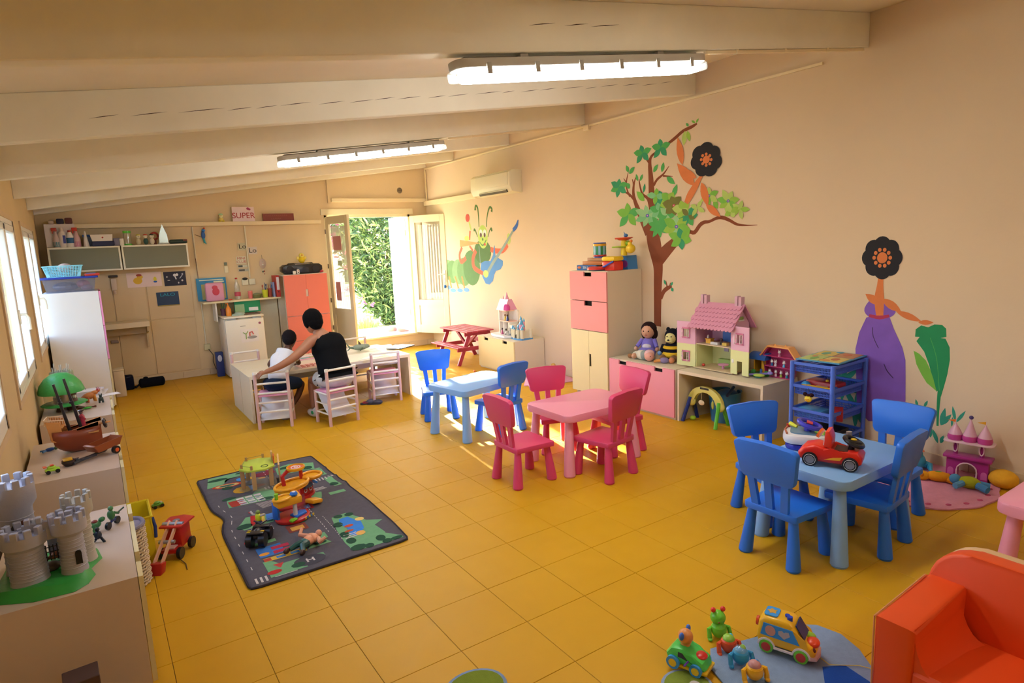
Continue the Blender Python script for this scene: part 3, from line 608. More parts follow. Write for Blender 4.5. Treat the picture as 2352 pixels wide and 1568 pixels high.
toy('storage_jar', 'clear jar with green lid on the right wall cabinet', 'jar', (.475, 9.93, CZ), 0, [('jar', CLEARP, ('l', [(.044, 0), (.046, .15), (.044, .16)])), ('lid', P('#5ab82c'), ('c', (0, 0, .16), (0, 0, .19), .048)), ('base', P('#4aa82c'), ('c', (0, 0, .0), (0, 0, .02), .05))])
def doll(x, c, hat, label, z=0):
    toy('bath_toy', label, 'toy', (x, 9.92, CZ), 0, [('body', c, ('s', (0, 0, .045), (.03, .025, .045))), ('head', '#ead8b8', ('s', (0, -.005, .11), (.026, .024, .026)), ('s', (-.012, -.028, .104), (.012, .014, .011))), ('hat', hat, ('s', (0, 0, .13), (.027, .026, .014))), ('eye', '#1a1412', ('s', (-.004, -.028, .115), .004), ('s', (.010, -.027, .115), .004))])
doll(.60, '#c8b088', '#c8b040', 'small toy figure with a yellowish cap beside the green-lidded jar'); doll(.685, '#2a4a40', '#c84028', 'small toy figure with a red cap, middle of three on the wall cabinet'); doll(.76, '#e0c8a8', '#282420', 'small toy figure with black hair, nearest the iron')
toy('red_ring', 'dark red ring toy behind the iron', 'toy', (.80, 10.02, CZ+.115), 0, [('ring', '#a82a20', ('o', (0, 0, 0), .045, .012, (0, 1, 0))), ('stand', '#7a3a30', ('c', (0, 0, -.115), (0, 0, -.05), .02))])
toy('iron', 'pale green clothes iron standing on its heel', 'iron', (.90, 9.95, CZ), 0, [('soleplate', M('#b8c4bc', .25, metal=.7), ('p', [(-.055, .02), (.055, .02), (.05, .12), (.0, .27), (-.05, .12)], -.03, -.02, 'y')), ('body', P('#8fb0a4'), ('p', [(-.05, .02), (.05, .02), (.045, .12), (.0, .25), (-.045, .12)], -.02, .03, 'y', .006)), ('handle', P('#5f8a80'), ('t', [(0, .03, .05), (0, .07, .08), (0, .07, .16), (0, .03, .19)], .012)), ('heel', P('#d8d8cc'), ('b', (0, .01, .012), (.13, .08, .024), {'bev': .006}))])
toy('folded_cloth', 'flat dark green folded pouch beside the iron', 'pouch', (1.08, 9.95, CZ), 0, [('pouch', '#1e3024', ('b', (0, 0, .03), (.22, .1, .055), {'bev': .015})), ('strap', '#6a2c24', ('b', (.08, -.02, .045), (.05, .1, .02)))])
# things on the ledge
LZ = 2.2335
toy('duck_toy', 'small duck-like toy with a pale green cap on the ledge', 'toy', (1.69, 10.10, LZ), 0, [('body', '#e0c060', ('s', (0, 0, .03), (.035, .03, .03))), ('head', '#ecdca0', ('s', (0, 0, .08), .028)), ('cap', '#9fc090', ('s', (0, 0, .105), (.03, .03, .015))), ('foot', P('#e0c020'), ('s', (-.025, -.02, .01), (.02, .025, .01)), ('s', (.025, -.02, .01), (.02, .025, .01))), ('eye', '#1a1412', ('s', (-.008, -.026, .085), .005), ('s', (.008, -.026, .085), .005))])
s_ = toy('sign_board', 'white painted board with the word SUPER in red letters', 'sign', (2.0, 10.09, LZ), 0, [('board', '#e6c8c0', ('b', (0, 0, .105), (.31, .012, .21))), ('flower', '#a83a5a', ('s', (.07, -.007, .185), (.022, .003, .018)), ('s', (.09, -.007, .175), (.018, .003, .015)))], smooth=False)
s_.rotation_euler = (-.02, 0, 0)
text('SUPER', .115, (0.0, -.008, .082), (PI/2, 0, 0), M('#a8302c', .7), s_)
s_ = toy('sign_board', 'dark red-brown board with faint white writing on the ledge', 'sign', (2.50, 10.09, LZ), 0, [('board', '#7a3020', ('b', (0, 0, .055), (.46, .014, .11)))], smooth=False)
g = G().m(M('#a8684e', .8))   # faint chalk marks, not legible in the photo
for k in range(11): g.tube([(-.19+.03*k, -.008, .07), (-.18+.03*k, -.008, .088), (-.17+.03*k, -.008, .07)], .0015, 4)
for k in range(6): g.tube([(-.11+.025*k, -.008, .022), (-.10+.025*k, -.008, .042), (-.09+.025*k, -.008, .022)], .0015, 4)
o = g.out('chalk_marks', s_); o['kind'] = 'stuff'
# cards and fittings on the back wall
def card(x, z, w_, h_, c, label, txt=None, ts=.08, tc='#15120f', extra=None, name='card', cat='card'):
    pts = [('sheet', c, ('b', (0, 0, 0), (w_, .002, h_)))]
    if extra: pts += extra
    if len(pts) == 1 and txt: pts = [pts[0], ('edge', c, ('b', (0, .0005, -h_/2+.001), (w_, .001, .002)))]
    o = toy(name, label, cat, (x, YB-.016, z), 0, pts, smooth=False)
    if txt: text(txt, ts, (0, -.0022, 0), (PI/2, 0, 0), M(tc, .8), o, 'lettering', .0005, 1.1)
    return o
card(1.945, 1.865, .13, .11, '#c8b890', 'upper card reading Lo, partly behind the cable duct', 'Lo', .095)
card(2.085, 1.80, .13, .11, '#d8c4b0', 'card reading Lo to the right of the cable duct', 'Lo', .10)
card(1.91, 1.665, .14, .11, '#dccfb0', 'card with the words MINI CLUB in coloured letters', 'MINI\nCLUB', .05, '#b8452c')
card(1.92, 1.575, .14, .04, '#cfc8b0', 'upper narrow card with dark marks below the MINI CLUB card', None, extra=[('dark_mark', '#4a4640', ('b', (-.03, -.001, 0), (.06, .002, .025)))])
card(1.925, 1.515, .14, .04, '#b8b09c', 'lower narrow card with dark marks above the sockets', None, extra=[('dark_mark', '#4a4640', ('b', (-.02, -.001, 0), (.08, .002, .022)))])
card(.35, 1.47, .001, .001, '#c9a080', 'tiny mark on the wall') if False else None
card(.62, 1.46, .42, .20, '#e6c4b0', 'pink paper with a yellow crayon figure and a small yellow and blue figure', None, extra=[('crayon_mark', '#d8a020', ('s', (-.08, 0, -.01), (.06, .003, .05)), ('s', (-.05, 0, .04), (.04, .003, .03))), ('crayon_mark', '#a03020', ('s', (-.06, -.001, .065), (.035, .003, .018))), ('crayon_mark', '#dcc020', ('s', (.13, 0, 0), (.022, .003, .035))), ('crayon_mark', '#2a5a98', ('s', (.13, -.001, -.035), (.024, .003, .014)))], name='drawing', cat='drawing')
card(1.0, 1.45, .28, .20, '#141528', 'black sheet with white chalk hearts pinned below the wall cabinet', None, extra=[('chalk_mark', '#e8e0dc', ('s', (.0, 0, .05), (.022, .003, .022)), ('s', (.03, 0, .055), (.018, .003, .02)), ('t', [(0, -.002, .04), (.015, -.002, -.01)], .008)), ('chalk_mark', '#c8c0c0', ('s', (.1, 0, .06), (.012, .003, .014)), ('t', [(.1, -.002, .05), (.06, -.002, .0)], .005)), ('chalk_mark', '#c8c0c0', ('s', (-.1, 0, .03), (.014, .003, .01)), ('s', (-.08, 0, -.02), (.02, .003, .006)), ('s', (.09, 0, -.03), (.014, .003, .014)), ('s', (.04, 0, -.06), (.01, .003, .014)))], name='drawing', cat='drawing')
o = card(.88, 1.17, .28, .20, '#1a3450', 'dark blue sheet with the letters LALO in turquoise', None, extra=[('crayon_mark', '#a88838', ('b', (0, -.001, -.092), (.28, .002, .012)))], name='drawing', cat='drawing')
text('LALO', .06, (0, -.0022, .06), (PI/2, 0, 0), M('#2a98a8', .7), o, 'lettering', .0005, 1.3)
toy('soap_dispenser', 'wall-mounted beige dispenser below the left wall cabinet', 'dispenser', (.255, YB-.03, 1.42), 0, [('body', '#d0b090', ('b', (0, 0, 0), (.07, .06, .16), {'bev': .015})), ('top', '#3a2c22', ('b', (0, 0, .11), (.11, .07, .03), {'bev': .006})), ('spout', '#c8a888', ('c', (0, -.01, -.08), (0, -.01, -.13), .02))])
toy('wall_hanging', 'blue parrot-shaped ornament hanging on the wall left of the SUPER board', 'ornament', (1.43, YB-.03, 2.05), 0, [('body', P('#2a5a98'), ('s', (0, 0, 0), (.028, .02, .06))), ('head', P('#3a7ab8'), ('s', (.008, 0, .065), .024)), ('beak', P('#c83a28'), ('s', (.02, -.01, .095), (.012, .01, .014))), ('tail', P('#3a9aa0'), ('t', [(0, 0, -.05), (.01, 0, -.1), (.03, 0, -.13)], [.016, .012, .005]), ('t', [(0, 0, -.05), (0, 0, -.12)], [.012, .004])), ('stick', '#7a5a3a', ('c', (-.11, 0, .01), (-.02, 0, -.03), .004))])
toy('cable_duct', 'thin vertical cable duct on the back wall running down to the lower socket', 'duct', (1.30, YB-.01, 0), 0, [('duct', '#dfcfb0', ('t', [(.0, 0, 2.17), (.0, 0, .45)], .010)), ('cord', '#6a3a2a', ('t', [(-.005, -.014, 1.72), (.0, -.014, 1.1)], .004))])
toy('cable_duct', 'short vertical cable duct on the back wall behind the Lo cards', 'duct', (2.005, YB-.01, 0), 0, [('duct', '#e2d2b2', ('t', [(.0, -.012, 2.17), (.0, -.012, 1.40)], .010))])
toy('power_socket', 'double socket on the wall above the shelf', 'socket', (1.98, YB-.015, 1.335), 0, [('plate', '#e2d4b0', ('b', (-.05, 0, 0), (.09, .03, .09), {'bev': .006})), ('plate', '#e2d4b0', ('b', (.05, 0, 0), (.09, .03, .09), {'bev': .006})), ('plug', '#2c2620', ('s', (-.05, -.02, .05), (.04, .025, .02)))])
toy('power_socket', 'low wall socket with a black cord left of the refrigerator', 'socket', (1.31, YB-.02, .42), 0, [('plate', '#cfc090', ('b', (0, 0, 0), (.085, .04, .09), {'bev': .006})), ('cord', '#1c1814', ('t', [(.01, -.03, -.03), (.06, -.03, -.12), (.05, -.03, -.22), (.08, -.03, -.34), (.16, -.05, -.385), (.26, -.08, -.39)], .005))])
toy('thermostat', 'small beige wall remote holder left of the cards', 'control', (1.69, YB-.012, 1.57), 0, [('body', '#e0cca4', ('b', (0, 0, -.03), (.055, .025, .10), {'bev': .006})), ('screen', '#6a7468', ('b', (-.005, -.012, .05), (.04, .01, .045), {'bev': .004}))])
toy('wall_ornament', 'oval pinkish ornament with little bells hanging between the cards and the radio', 'ornament', (2.21, YB-.02, 1.60), 0, [('plaque', '#c8a890', ('s', (0, 0, 0), (.05, .012, .075))), ('cord', '#8a7a60', ('c', (0, 0, .07), (-.005, 0, .13), .003)), ('bell', '#d8d0c0', ('s', (0, -.014, -.02), .014), ('s', (.0, -.014, .02), .01), ('s', (0, 0, -.1), .010)), ('bead', '#a83a30', ('s', (.012, 0, -.12), .011), ('s', (.015, 0, -.16), .007)), ('bead', '#2a4a3a', ('s', (-.008, 0, -.125), .011))])
toy('lamp_cord_box', 'blue and white packet standing on the floor beside the refrigerator', 'packet', (1.42, 9.90, 0), 0, [('packet', '#1d2f66', ('b', (0, 0, .18), (.10, .10, .36), {'bev': .008})), ('emblem', '#c8ccd8', ('s', (0, -.051, .27), (.03, .003, .05)))])
# wall-mounted counter on the left
toy('wall_counter', 'beige wall-mounted counter with a bracket right of the tall left cabinet', 'counter', (.33, 9.93, .88), 0, [('board', '#dcc6a2', ('b', (0, 0, 0), (.52, .38, .07), {'bev': .004})), ('apron', '#c9ae86', ('b', (-.01, .1, -.09), (.48, .02, .12))), ('bracket', '#c2a67c', ('p', [(-.16, -.035), (.18, -.035), (.18, -.36), (.14, -.36), (.12, -.16), (-.16, -.10)], .225, .245, 'x'))], smooth=False)
toy('cabinet_bin', 'narrow beige pedal bin beside the tall left cabinet', 'bin', (.15, 9.50, 0), 0, [('body', '#c9b092', ('b', (0, 0, .17), (.12, .2, .34), {'bev': .008})), ('lid', '#dcc6a6', ('b', (0, 0, .35), (.125, .21, .02), {'bev': .006}))])
toy('tap_fitting', 'small grey fitting on the wall below the counter', 'fitting', (.17, YB-.03, .64), 0, [('plate', '#8a7468', ('b', (0, 0, 0), (.09, .04, .04), {'bev': .005}))])
toy('backpack', 'black bag standing on the floor at the back wall', 'bag', (.255, 9.86, 0), 0, [('body', F('#141626'), ('b', (0, 0, .10), (.13, .13, .20), {'bev': .03})), ('zip', '#3a3c48', ('t', [(-.055, -.05, .17), (.0, -.068, .18), (.055, -.05, .18)], .004))])
toy('duffel_bag', 'black cylindrical bag lying on the floor at the back wall', 'bag', (.53, 9.84, .066), 0, [('body', F('#101118'), ('c', (-.13, 0, 0), (.13, 0, 0), .064, .064), ('s', (-.13, 0, 0), (.03, .063, .063)), ('s', (.13, 0, 0), (.03, .063, .063))), ('handle', F('#14141c'), ('t', [(-.14, -.02, .0), (-.2, -.05, -.04), (-.24, -.04, -.05), (-.19, -.01, -.03)], .014)), ('knob', F('#14141c'), ('s', (-.07, 0, .07), (.03, .02, .014)))])
# on top of the tall left cabinet
toy('storage_box', 'large clear storage box with a blue lid on the tall left cabinet', 'box', (-.20, 9.0, 1.412), 0,
    [('box', clear('clear_box', (.7, .72, .8), .08, .2, .25, (.4, .4, .5)), ('p', [(-.23, 0), (.22, 0), (.25, .15), (-.26, .15)], -.2, .2, 'y')), ('lid', P('#23398c'), ('b', (0, 0, .16), (.55, .44, .022), {'bev': .006})), ('contents', '#4a4e60', ('s', (-.05, 0, .06), (.13, .14, .055))), ('contents', '#b84a54', ('s', (.12, -.02, .08), (.07, .12, .05))), ('contents', '#9a6a6c', ('s', (.15, -.08, .04), (.06, .07, .035)))], smooth=False)
def basket():
    r = E('laundry_basket', 'pale turquoise perforated basket on the blue lid of the storage box', 'basket', (-.25, 8.93, 1.584), 0)
    g = G().m(P('#8fc8c8')); w0, w1, d0, d1, h = .155, .185, .10, .12, .125
    g.box((0, 0, .004), (2*w0, 2*d0, .008)); g.torus((0, 0, h), .2, .006, n=4) if False else None
    for s in (-1, 1):
        for k in range(15):
            t = -1+2*k/14; g.tube([(t*w0*.98, s*d0, .004), (t*w1*.98, s*d1, h)], .0035, 4)
        for k in range(9):
            t = -1+2*k/8; g.tube([(s*w0, t*d0*.98, .004), (s*w1, t*d1*.98, h)], .0035, 4)
    for k in range(8):
        f = k/7; W_ = w0+(w1-w0)*f; D_ = d0+(d1-d0)*f; z = .004+(h-.004)*f; rr = .0035 if 0 < k < 7 else .006
        P_ = [(W_, D_, z), (-W_, D_, z), (-W_, -D_, z), (W_, -D_, z)]
        for i in range(4): g.tube([P_[i], P_[(i+1) % 4]], rr, 4)
    for s in (-1, 1):   # solid corner margins
        for u in (-1, 1): g.prism([(s*(w0-.03), .004), (s*w0, .004), (s*w1, h), (s*(w1-.03), h)], u*(d0+.004), u*(d0+.008), 'y')
    g.box((0, -d1+.002, h), (2*w1+.02, .014, .012)); g.out('basket', r)
    G().m(F('#c8a898')).ball((.02, .02, .1), (.08, .06, .055)).out('cloth', r)
basket()
toy('flat_case', 'flat red and blue game case beside the turquoise basket', 'case', (.02, 8.95, 1.583), 0, [('case', P('#c83a2c'), ('b', (0, 0, .014), (.15, .2, .028), {'bev': .006})), ('inlay', P('#3a78b0'), ('b', (-.01, -.05, .030), (.09, .1, .006)))])
# radio etc. on the pink cabinet
def radio():
    r = E('radio', 'black portable radio with CD player on the pink cabinet', 'radio', (2.69, 9.80, 1.422))
    G().m(P('#16151a')).prism([(-.24, .0), (.24, 0), (.30, .05), (.30, .11), (.25, .145), (-.25, .145), (-.30, .11), (-.30, .05)], -.1, .1, 'y', bev=.02).out('body', r)
    for s in (-1, 1): G().m(M('#232229', .7)).cyl((s*.19, -.098, .072), (s*.19, -.108, .072), .055, .05, 24).out('speaker_grille', r)
    G().m(M('#2c2c34', .3)).box((0, -.102, .06), (.17, .01, .07), bev=.003).out('control_panel', r)
    G().m(M('#8a7a6a', .3, metal=.5)).box((0, -.06, .148), (.22, .08, .014), bev=.004).out('top_trim', r)
    G().m(P('#16151a')).tube([(-.2, .03, .14), (-.18, .03, .155), (.18, .03, .155), (.2, .03, .14)], .008).out('handle', r)
radio()
toy('chick_toy', 'yellow fluffy chick toy on top of the radio', 'toy', (2.71, 9.80, 1.585), 0, [('body', F('#e0b428'), ('s', (0, 0, .045), (.05, .045, .05))), ('head', F('#e8cc60'), ('s', (0, 0, .11), .038)), ('wing', F('#e8c860'), ('s', (-.055, 0, .07), (.02, .02, .028)), ('s', (.055, 0, .07), (.02, .02, .028))), ('beak', P('#d87820'), ('c', (0, -.035, .115), (0, -.055, .11), .012, .002))])
toy('plug_adapter', 'small white plug lying in front of the radio', 'plug', (2.545, 9.66, 1.422), .2, [('plug', P('#efe6da'), ('b', (0, 0, .025), (.045, .03, .05), {'bev': .008}))])
toy('small_box', 'small white box with a red dot beside the plug', 'box', (2.60, 9.65, 1.422), 0, [('box', P('#efe6da'), ('b', (0, 0, .035), (.04, .03, .07), {'bev': .01})), ('dot', '#b02a30', ('c', (0, -.014, .05), (0, -.017, .05), .008)), ('slot', '#302420', ('b', (0, -.0155, .025), (.014, .002, .018)))])
toy('red_pouch', 'red pouch at the right end of the pink cabinet top', 'pouch', (2.98, 9.74, 1.422), 0, [('pouch', '#b8303c', ('s', (-.01, 0, .022), (.04, .05, .022)))])
# ---------------- murals (flat paint on the right wall) ----------------
MCOL = {'tr': '#7c3a1c', 'g1': '#2f8a58', 'g2': '#4a9a48', 'g3': '#72a838', 'l1': '#a9b858', 'l2': '#8fae3c', 'p1': '#8fb878', 'p2': '#74b070', 'ol': '#6d6a2c', 'bl': '#4a5a9a', 'pk': '#c88aa0', 'rd': '#b84438', 'or': '#cf7038', 'bk': '#191a22',
  'dg': '#1c8048', 'tg': '#2f8a6a', 'pu': '#7a4f9a', 'pl': '#3a2048', 'cr': '#a83048', 'c1': '#56763a', 'c2': '#7d955a', 'c3': '#6a8649', 'c4': '#4a682c', 'c5': '#aab850', 'wh': '#d8dcd0', 'dk': '#5a3a24', 'pe': '#e08a4c', 'co': '#dc5c38', 'oc': '#e88038', 'yg': '#b0b858', 'gb': '#4c7ca6', 'sl': '#8a9a90', 'gd': '#2f5a98', 'sb': '#6c90b4'}
MURAL = {'tree': [('S','tr',[(4727,800,51),(4725,1001,52),(4720,1240,57),(4714,1429,66),(4738,1569,84),(4775,1710,95),(4810,1867,77),(4809,1959,48)]),('S','tr',[(4718,1507,77),(4594,1614,67),(4494,1689,52),(4435,1732,38),(4349,1774,24),(4292,1794,18),(4228,1787,21),(4164,1854,21),(4111,1880,18),(4049,1884,14),(3964,1912,15),(3896,1914,18),(3813,1882,15),(3731,1842,12),(3621,1829,6),(3520,1829,2)]),('S','tr',[(4843,1806,63),(4928,1934,45),(5014,2081,30),(5066,2211,21),(5064,2320,15),(5032,2403,6)]),('S','tr',[(5064,2305,13),(5072,2353,8),(5085,2388,6)]),
('S','tr',[(5053,2162,15),(5135,2232,13),(5250,2280,6)]),('S','tr',[(5124,2207,12),(5169,2291,10),(5176,2371,10),(5143,2470,4)]),('S','tr',[(5172,2354,8),(5217,2411,4)]),('S','tr',[(4808,2052,29),(4856,2163,18),(4935,2219,13),(4971,2312,11),(4983,2378,6)]),
('S','tr',[(4753,1926,47),(4787,2066,45),(4801,2220,42),(4812,2388,33),(4825,2518,23),(4804,2590,16),(4711,2638,7)]),('S','tr',[(4825,2522,14),(4882,2585,11),(4950,2629,6)]),('S','tr',[(4771,2293,16),(4723,2348,14),(4631,2398,10),(4559,2466,3)]),('S','tr',[(4641,2376,10),(4509,2359,3)]),
('S','tr',[(4630,2665,12),(4493,2722,17),(4379,2779,16),(4269,2802,16),(4205,2822,9)]),('S','tr',[(4674,1100,18),(4636,1180,24),(4575,1222,22),(4524,1239,11)]),('S','tr',[(4585,1221,11),(4595,1260,7),(4605,1298,4)]),('S','tr',[(4554,1233,9),(4544,1277,4)]),
('C','g1 g2 g1',4930,2644,146,103,5,-95,28),('C','g1 g2 g1',4670,2665,145,106,5,-90,28),('C','g1 g2 g1',5296,2326,156,106,6,-80,28),('C','g3 g2',5151,2018,210,148,5,-90,27),
('L','g2',5138,2469,5176,2547,25),('L','g2',5132,2453,5044,2515,27),('L','g2',4774,2429,4709,2502,25),('L','g2',4655,2416,4630,2514,25),
('L','g2',4591,2361,4479,2280,29),('L','g2',4999,2361,5027,2439,19),('L','g2',4966,2358,4928,2426,19),('L','g2',5123,2294,5170,2356,29),
('L','g1',4920,2230,4894,2327,18),('L','g3',4904,2143,5022,2254,37),('L','g2',4513,2151,4450,2276,31),('L','l1',4351,2777,4367,2640,32),
('L','l2',4324,2773,4288,2666,23),('L','g2',4306,2814,4339,2849,13),('L','g3',4225,2832,4271,2861,11),('L','g3',4216,2830,4184,2867,11),
('L','g1',4605,1252,4632,1307,14),('L','g1',4538,1246,4508,1287,13),('L','g1',4530,1223,4502,1187,18),('L','g3',4000,2076,3948,2000,28),
('C','p1 p2',4862,1986,189,136,7,-95,24),('E','bl',4862,1986,25,18),('E','pk',4862,1986,11,8),('C','g2',4695,1869,161,119,9,0,22),
('C','g1',4669,2148,139,102,5,-95,32),('C','p2 g2',4694,2029,128,95,6,20,33),('C','g3 p2',4734,2184,124,91,4,-80,30),('C','g2 p1',4582,1977,124,93,5,10,32),
('C','l2 g3',4552,2117,138,103,5,10,40),('C','ol ol',4493,2068,144,109,6,15,38),('E','rd',4493,2068,19,14),('E','pk',4493,2068,9,7),
('C','g1 g2',4302,1947,140,109,6,0,30),('C','l2 l1',4378,2024,125,96,5,-30,38),('C','p1 l2 g3 l2',4458,1852,185,141,7,-90,30),('E','bl',4458,1852,24,18),
('E','pk',4458,1852,11,8),('C','g3 g1 g3',4396,1731,162,124,6,20,30),('C','ol g1',4302,1961,112,87,4,40,30),('C','l1 g3',4052,2128,125,100,6,-85,26),
('E','bl',4052,2128,16,13),('E','pk',4052,2128,8,6),('C','l1 l2 g3',3832,2063,134,111,7,-60,26),('E','bl',3832,2063,17,14),
('E','pk',3832,2063,8,7),('C','l1 l2',3702,1980,114,96,5,-70,22),('C','l1 l2',3798,1960,84,71,4,60,35),('C','l1',4193,2026,109,86,4,-150,24),
('S','or',[(4331,2079,26),(4285,2147,39),(4221,2227,35),(4159,2305,19),(4103,2368,12)]),('L','or',4230,2242,4449,2479,55),('L','or',4379,2456,4441,2731,43),('L','or',4203,2310,4395,2415,35),
('L','or',4141,2261,4061,2026,44),('L','or',4086,2047,3914,1921,35),('E','bk',4087,2559,86,74),('E','bk',4009,2515,85,73),
('E','bk',3989,2437,85,73),('E','bk',4042,2383,86,74),('E','bk',4130,2393,88,75),('E','bk',4186,2461,89,75),
('E','bk',4166,2536,89,74),('E','bk',4086,2469,104,91),('E','or',4028,2462,15,14),('E','or',4044,2427,16,14),
('E','or',4086,2417,16,14),('E','or',4128,2437,16,14),('E','or',4146,2477,16,14),('E','or',4129,2512,16,14),
('E','or',4087,2521,16,14),('E','or',4045,2501,16,14),('E','or',4086,2469,42,37)],
'leafplant': [('S','dg',[(1977,303,7),(1981,413,9),(1981,529,12),(1979,602,10)]),('P','dg',[(1990,569),(1999,557),(2061,756),(2098,845),(2154,917),(2134,950),(2165,949),(2164,1005),(2128,1037),(2081,1028),(2041,1052),(1992,1053),(1964,1028),(1959,968),(1995,957),(1964,955),(1934,895),(1927,805),(1936,702),(1952,607),(1968,526),(1988,522)]),('P','g3',[(1999,562),(2067,613),(2108,675),(2145,744),(2169,843),(2130,825),(2081,779),(2049,716),(2024,647)]),('S','g2',[(1981,570,2),(2013,804,2),(2063,952,2)]),
('L','tg',2117,418,2135,477,10),('L','tg',2075,426,2052,481,10),('L','tg',1957,313,1935,450,18),('L','tg',1957,313,1893,409,18),
('L','tg',1886,319,1885,392,8),('L','tg',1866,365,1890,472,11),('L','tg',1861,355,1806,454,11),('L','tg',1967,173,2008,273,14),
('L','tg',1949,177,1934,241,14),('L','tg',2020,203,2013,278,10),('L','tg',2078,318,2053,379,10),('L','tg',2578,325,2543,500,23),
('L','tg',2578,325,2458,441,23),('L','tg',2578,325,2448,339,23),('L','tg',2578,325,2448,241,23),('L','tg',2578,325,2491,164,23),
('L','tg',2578,325,2571,151,23),('L','tg',2578,325,2683,239,23),('L','tg',2578,325,2669,460,23),('L','tg',2695,526,2658,701,23),
('L','tg',2695,526,2571,639,23),('L','tg',2695,526,2561,536,23),('L','tg',2695,526,2561,437,23),('L','tg',2695,526,2606,362,23),
('L','tg',2695,526,2688,351,23),('L','tg',2695,526,2804,443,23),('L','tg',2695,526,2789,665,23),('P','pu',[(2469,232),(2567,327),(2579,534),(2598,806),(2573,944),(2525,1065),(2467,1086),(2354,1089),(2314,991),(2248,858),(2221,765),(2212,616),(2197,292)]),
('S','pl',[(2473,992,3),(2465,921,3),(2421,832,3)]),('S','pl',[(2374,714,3),(2348,661,4),(2299,611,3)]),('L','pu',2477,1063,2507,1201,53),('L','pu',2374,1071,2346,1207,52),
('L','pu',2425,1067,2432,1218,58),('S','cr',[(2504,1083,11),(2425,1073,15),(2354,1092,10)]),('S','or',[(2424,1089,27),(2434,1218,36),(2432,1326,23),(2430,1422,19)]),('L','or',2425,1176,2540,1251,32),
('L','or',2412,1219,2267,1125,31),('L','or',2306,1130,2124,1065,25),('L','or',2148,1058,2047,1066,18),('E','bk',2432,1627,63,69),
('E','bk',2370,1599,61,69),('E','bk',2342,1533,61,68),('E','bk',2363,1466,61,69),('E','bk',2422,1438,63,70),
('E','bk',2486,1465,64,71),('E','bk',2515,1533,65,71),('E','bk',2492,1601,64,70),('E','bk',2427,1533,81,88),
('E','or',2369,1533,13,15),('E','or',2378,1496,13,15),('E','or',2406,1473,13,15),('E','or',2442,1472,13,15),
('E','or',2473,1495,13,15),('E','or',2487,1533,13,15),('E','or',2477,1570,13,15),('E','or',2448,1593,13,15),
('E','or',2412,1593,13,15),('E','or',2382,1570,13,15),('E','or',2427,1533,38,42)],
'caterpillar': [('E','c1',9546,1374,145,153),('E','c2',9442,1342,178,169),('E','c3',9305,1311,210,191),('E','c2',9098,1314,220,206),
('E','c3',8915,1317,230,228),('E','c1',8667,1384,268,278),('E','c4',8307,1633,251,183),('E','c5',8277,1860,140,178),
('E','wh',8331,1914,50,60),('E','dk',8333,1888,30,36),('E','wh',8219,1910,49,60),('E','dk',8222,1885,29,36),
('E','c1',8283,1822,24,22),('S','c1',[(8381,1787,9),(8289,1731,11),(8182,1812,9)]),('E','rd',8229,1745,26,21),('S','c4',[(8374,2014,11),(8375,2165,13),(8391,2301,18),(8448,2335,18),(8463,2268,27)]),
('S','c4',[(8156,2005,11),(8121,2166,13),(8045,2285,17),(7983,2260,17),(7995,2217,25)]),('S','c4',[(8434,1864,9),(8485,1957,14),(8522,1982,18),(8525,1951,18)]),('S','c4',[(8127,1855,9),(8076,1943,11),(8025,1977,17),(8012,1933,21)]),('P','pe',[(9000,1832),(8353,1768),(9003,1712)]),
('S','co',[(8937,1711,29),(9033,1591,30),(8990,1478,35),(8826,1542,38)]),('S','co',[(8694,1731,19),(8593,1651,19)]),('S','co',[(8684,1825,21),(8654,1964,21)]),('E','rd',8712,2165,63,62),
('S','yg',[(8671,2104,19),(8621,1978,19)]),('E','yg',8767,1850,76,41),('S','co',[(8072,1668,39),(7920,1644,38),(7730,1649,37),(7605,1726,36)]),('E','yg',7565,1811,47,78),
('P','gb',[(7954,1733),(7940,1571),(7847,1534),(7742,1497),(7753,1431),(7820,1372),(7945,1348),(8001,1287),(8043,1196),(8148,1135),(8263,1151),(8343,1249),(8391,1372),(8362,1465),(8246,1496),(8087,1496),(8009,1586),(7976,1704)]),('S','sl',[(8222,1283,36),(8019,1467,28),(7727,1685,25),(7449,1920,18)]),('S','gd',[(7448,1927,27),(7356,1985,31),(7309,2066,10)]),('S','co',[(8506,1658,41),(8605,1526,42),(8573,1386,42),(8323,1304,32)]),
('E','yg',8241,1298,76,58),('S','sl',[(8402,1726,7),(8386,1426,7)]),('S','oc',[(9564,1229,19),(9548,1136,21),(9529,1068,21)]),('S','oc',[(9437,1232,18),(9404,1140,21),(9372,1040,21)]),
('S','oc',[(9226,1237,18),(9177,1147,20),(9130,1033,20)]),('S','oc',[(8996,1242,17),(8961,1154,20),(8928,1049,20)]),('E','sb',9496,1044,101,34),('E','sb',9317,1000,99,34),
('E','sb',9082,1010,95,33),('E','sb',8864,1027,92,33)],
}
def leaf_shape(y0, z0, y1, z1, w_):
    dy, dz = y1-y0, z1-z0; L = math.hypot(dy, dz)+1e-6; ny, nz = -dz/L, dy/L
    return [(y0+dy*u+ny*w_*v, z0+dz*u+nz*w_*v) for u, v in ((0, 0), (.12, .5), (.28, .85), (.45, 1), (.62, .9), (.8, .55), (1, 0), (.8, -.55), (.62, -.9), (.45, -1), (.28, -.85), (.12, -.5))]
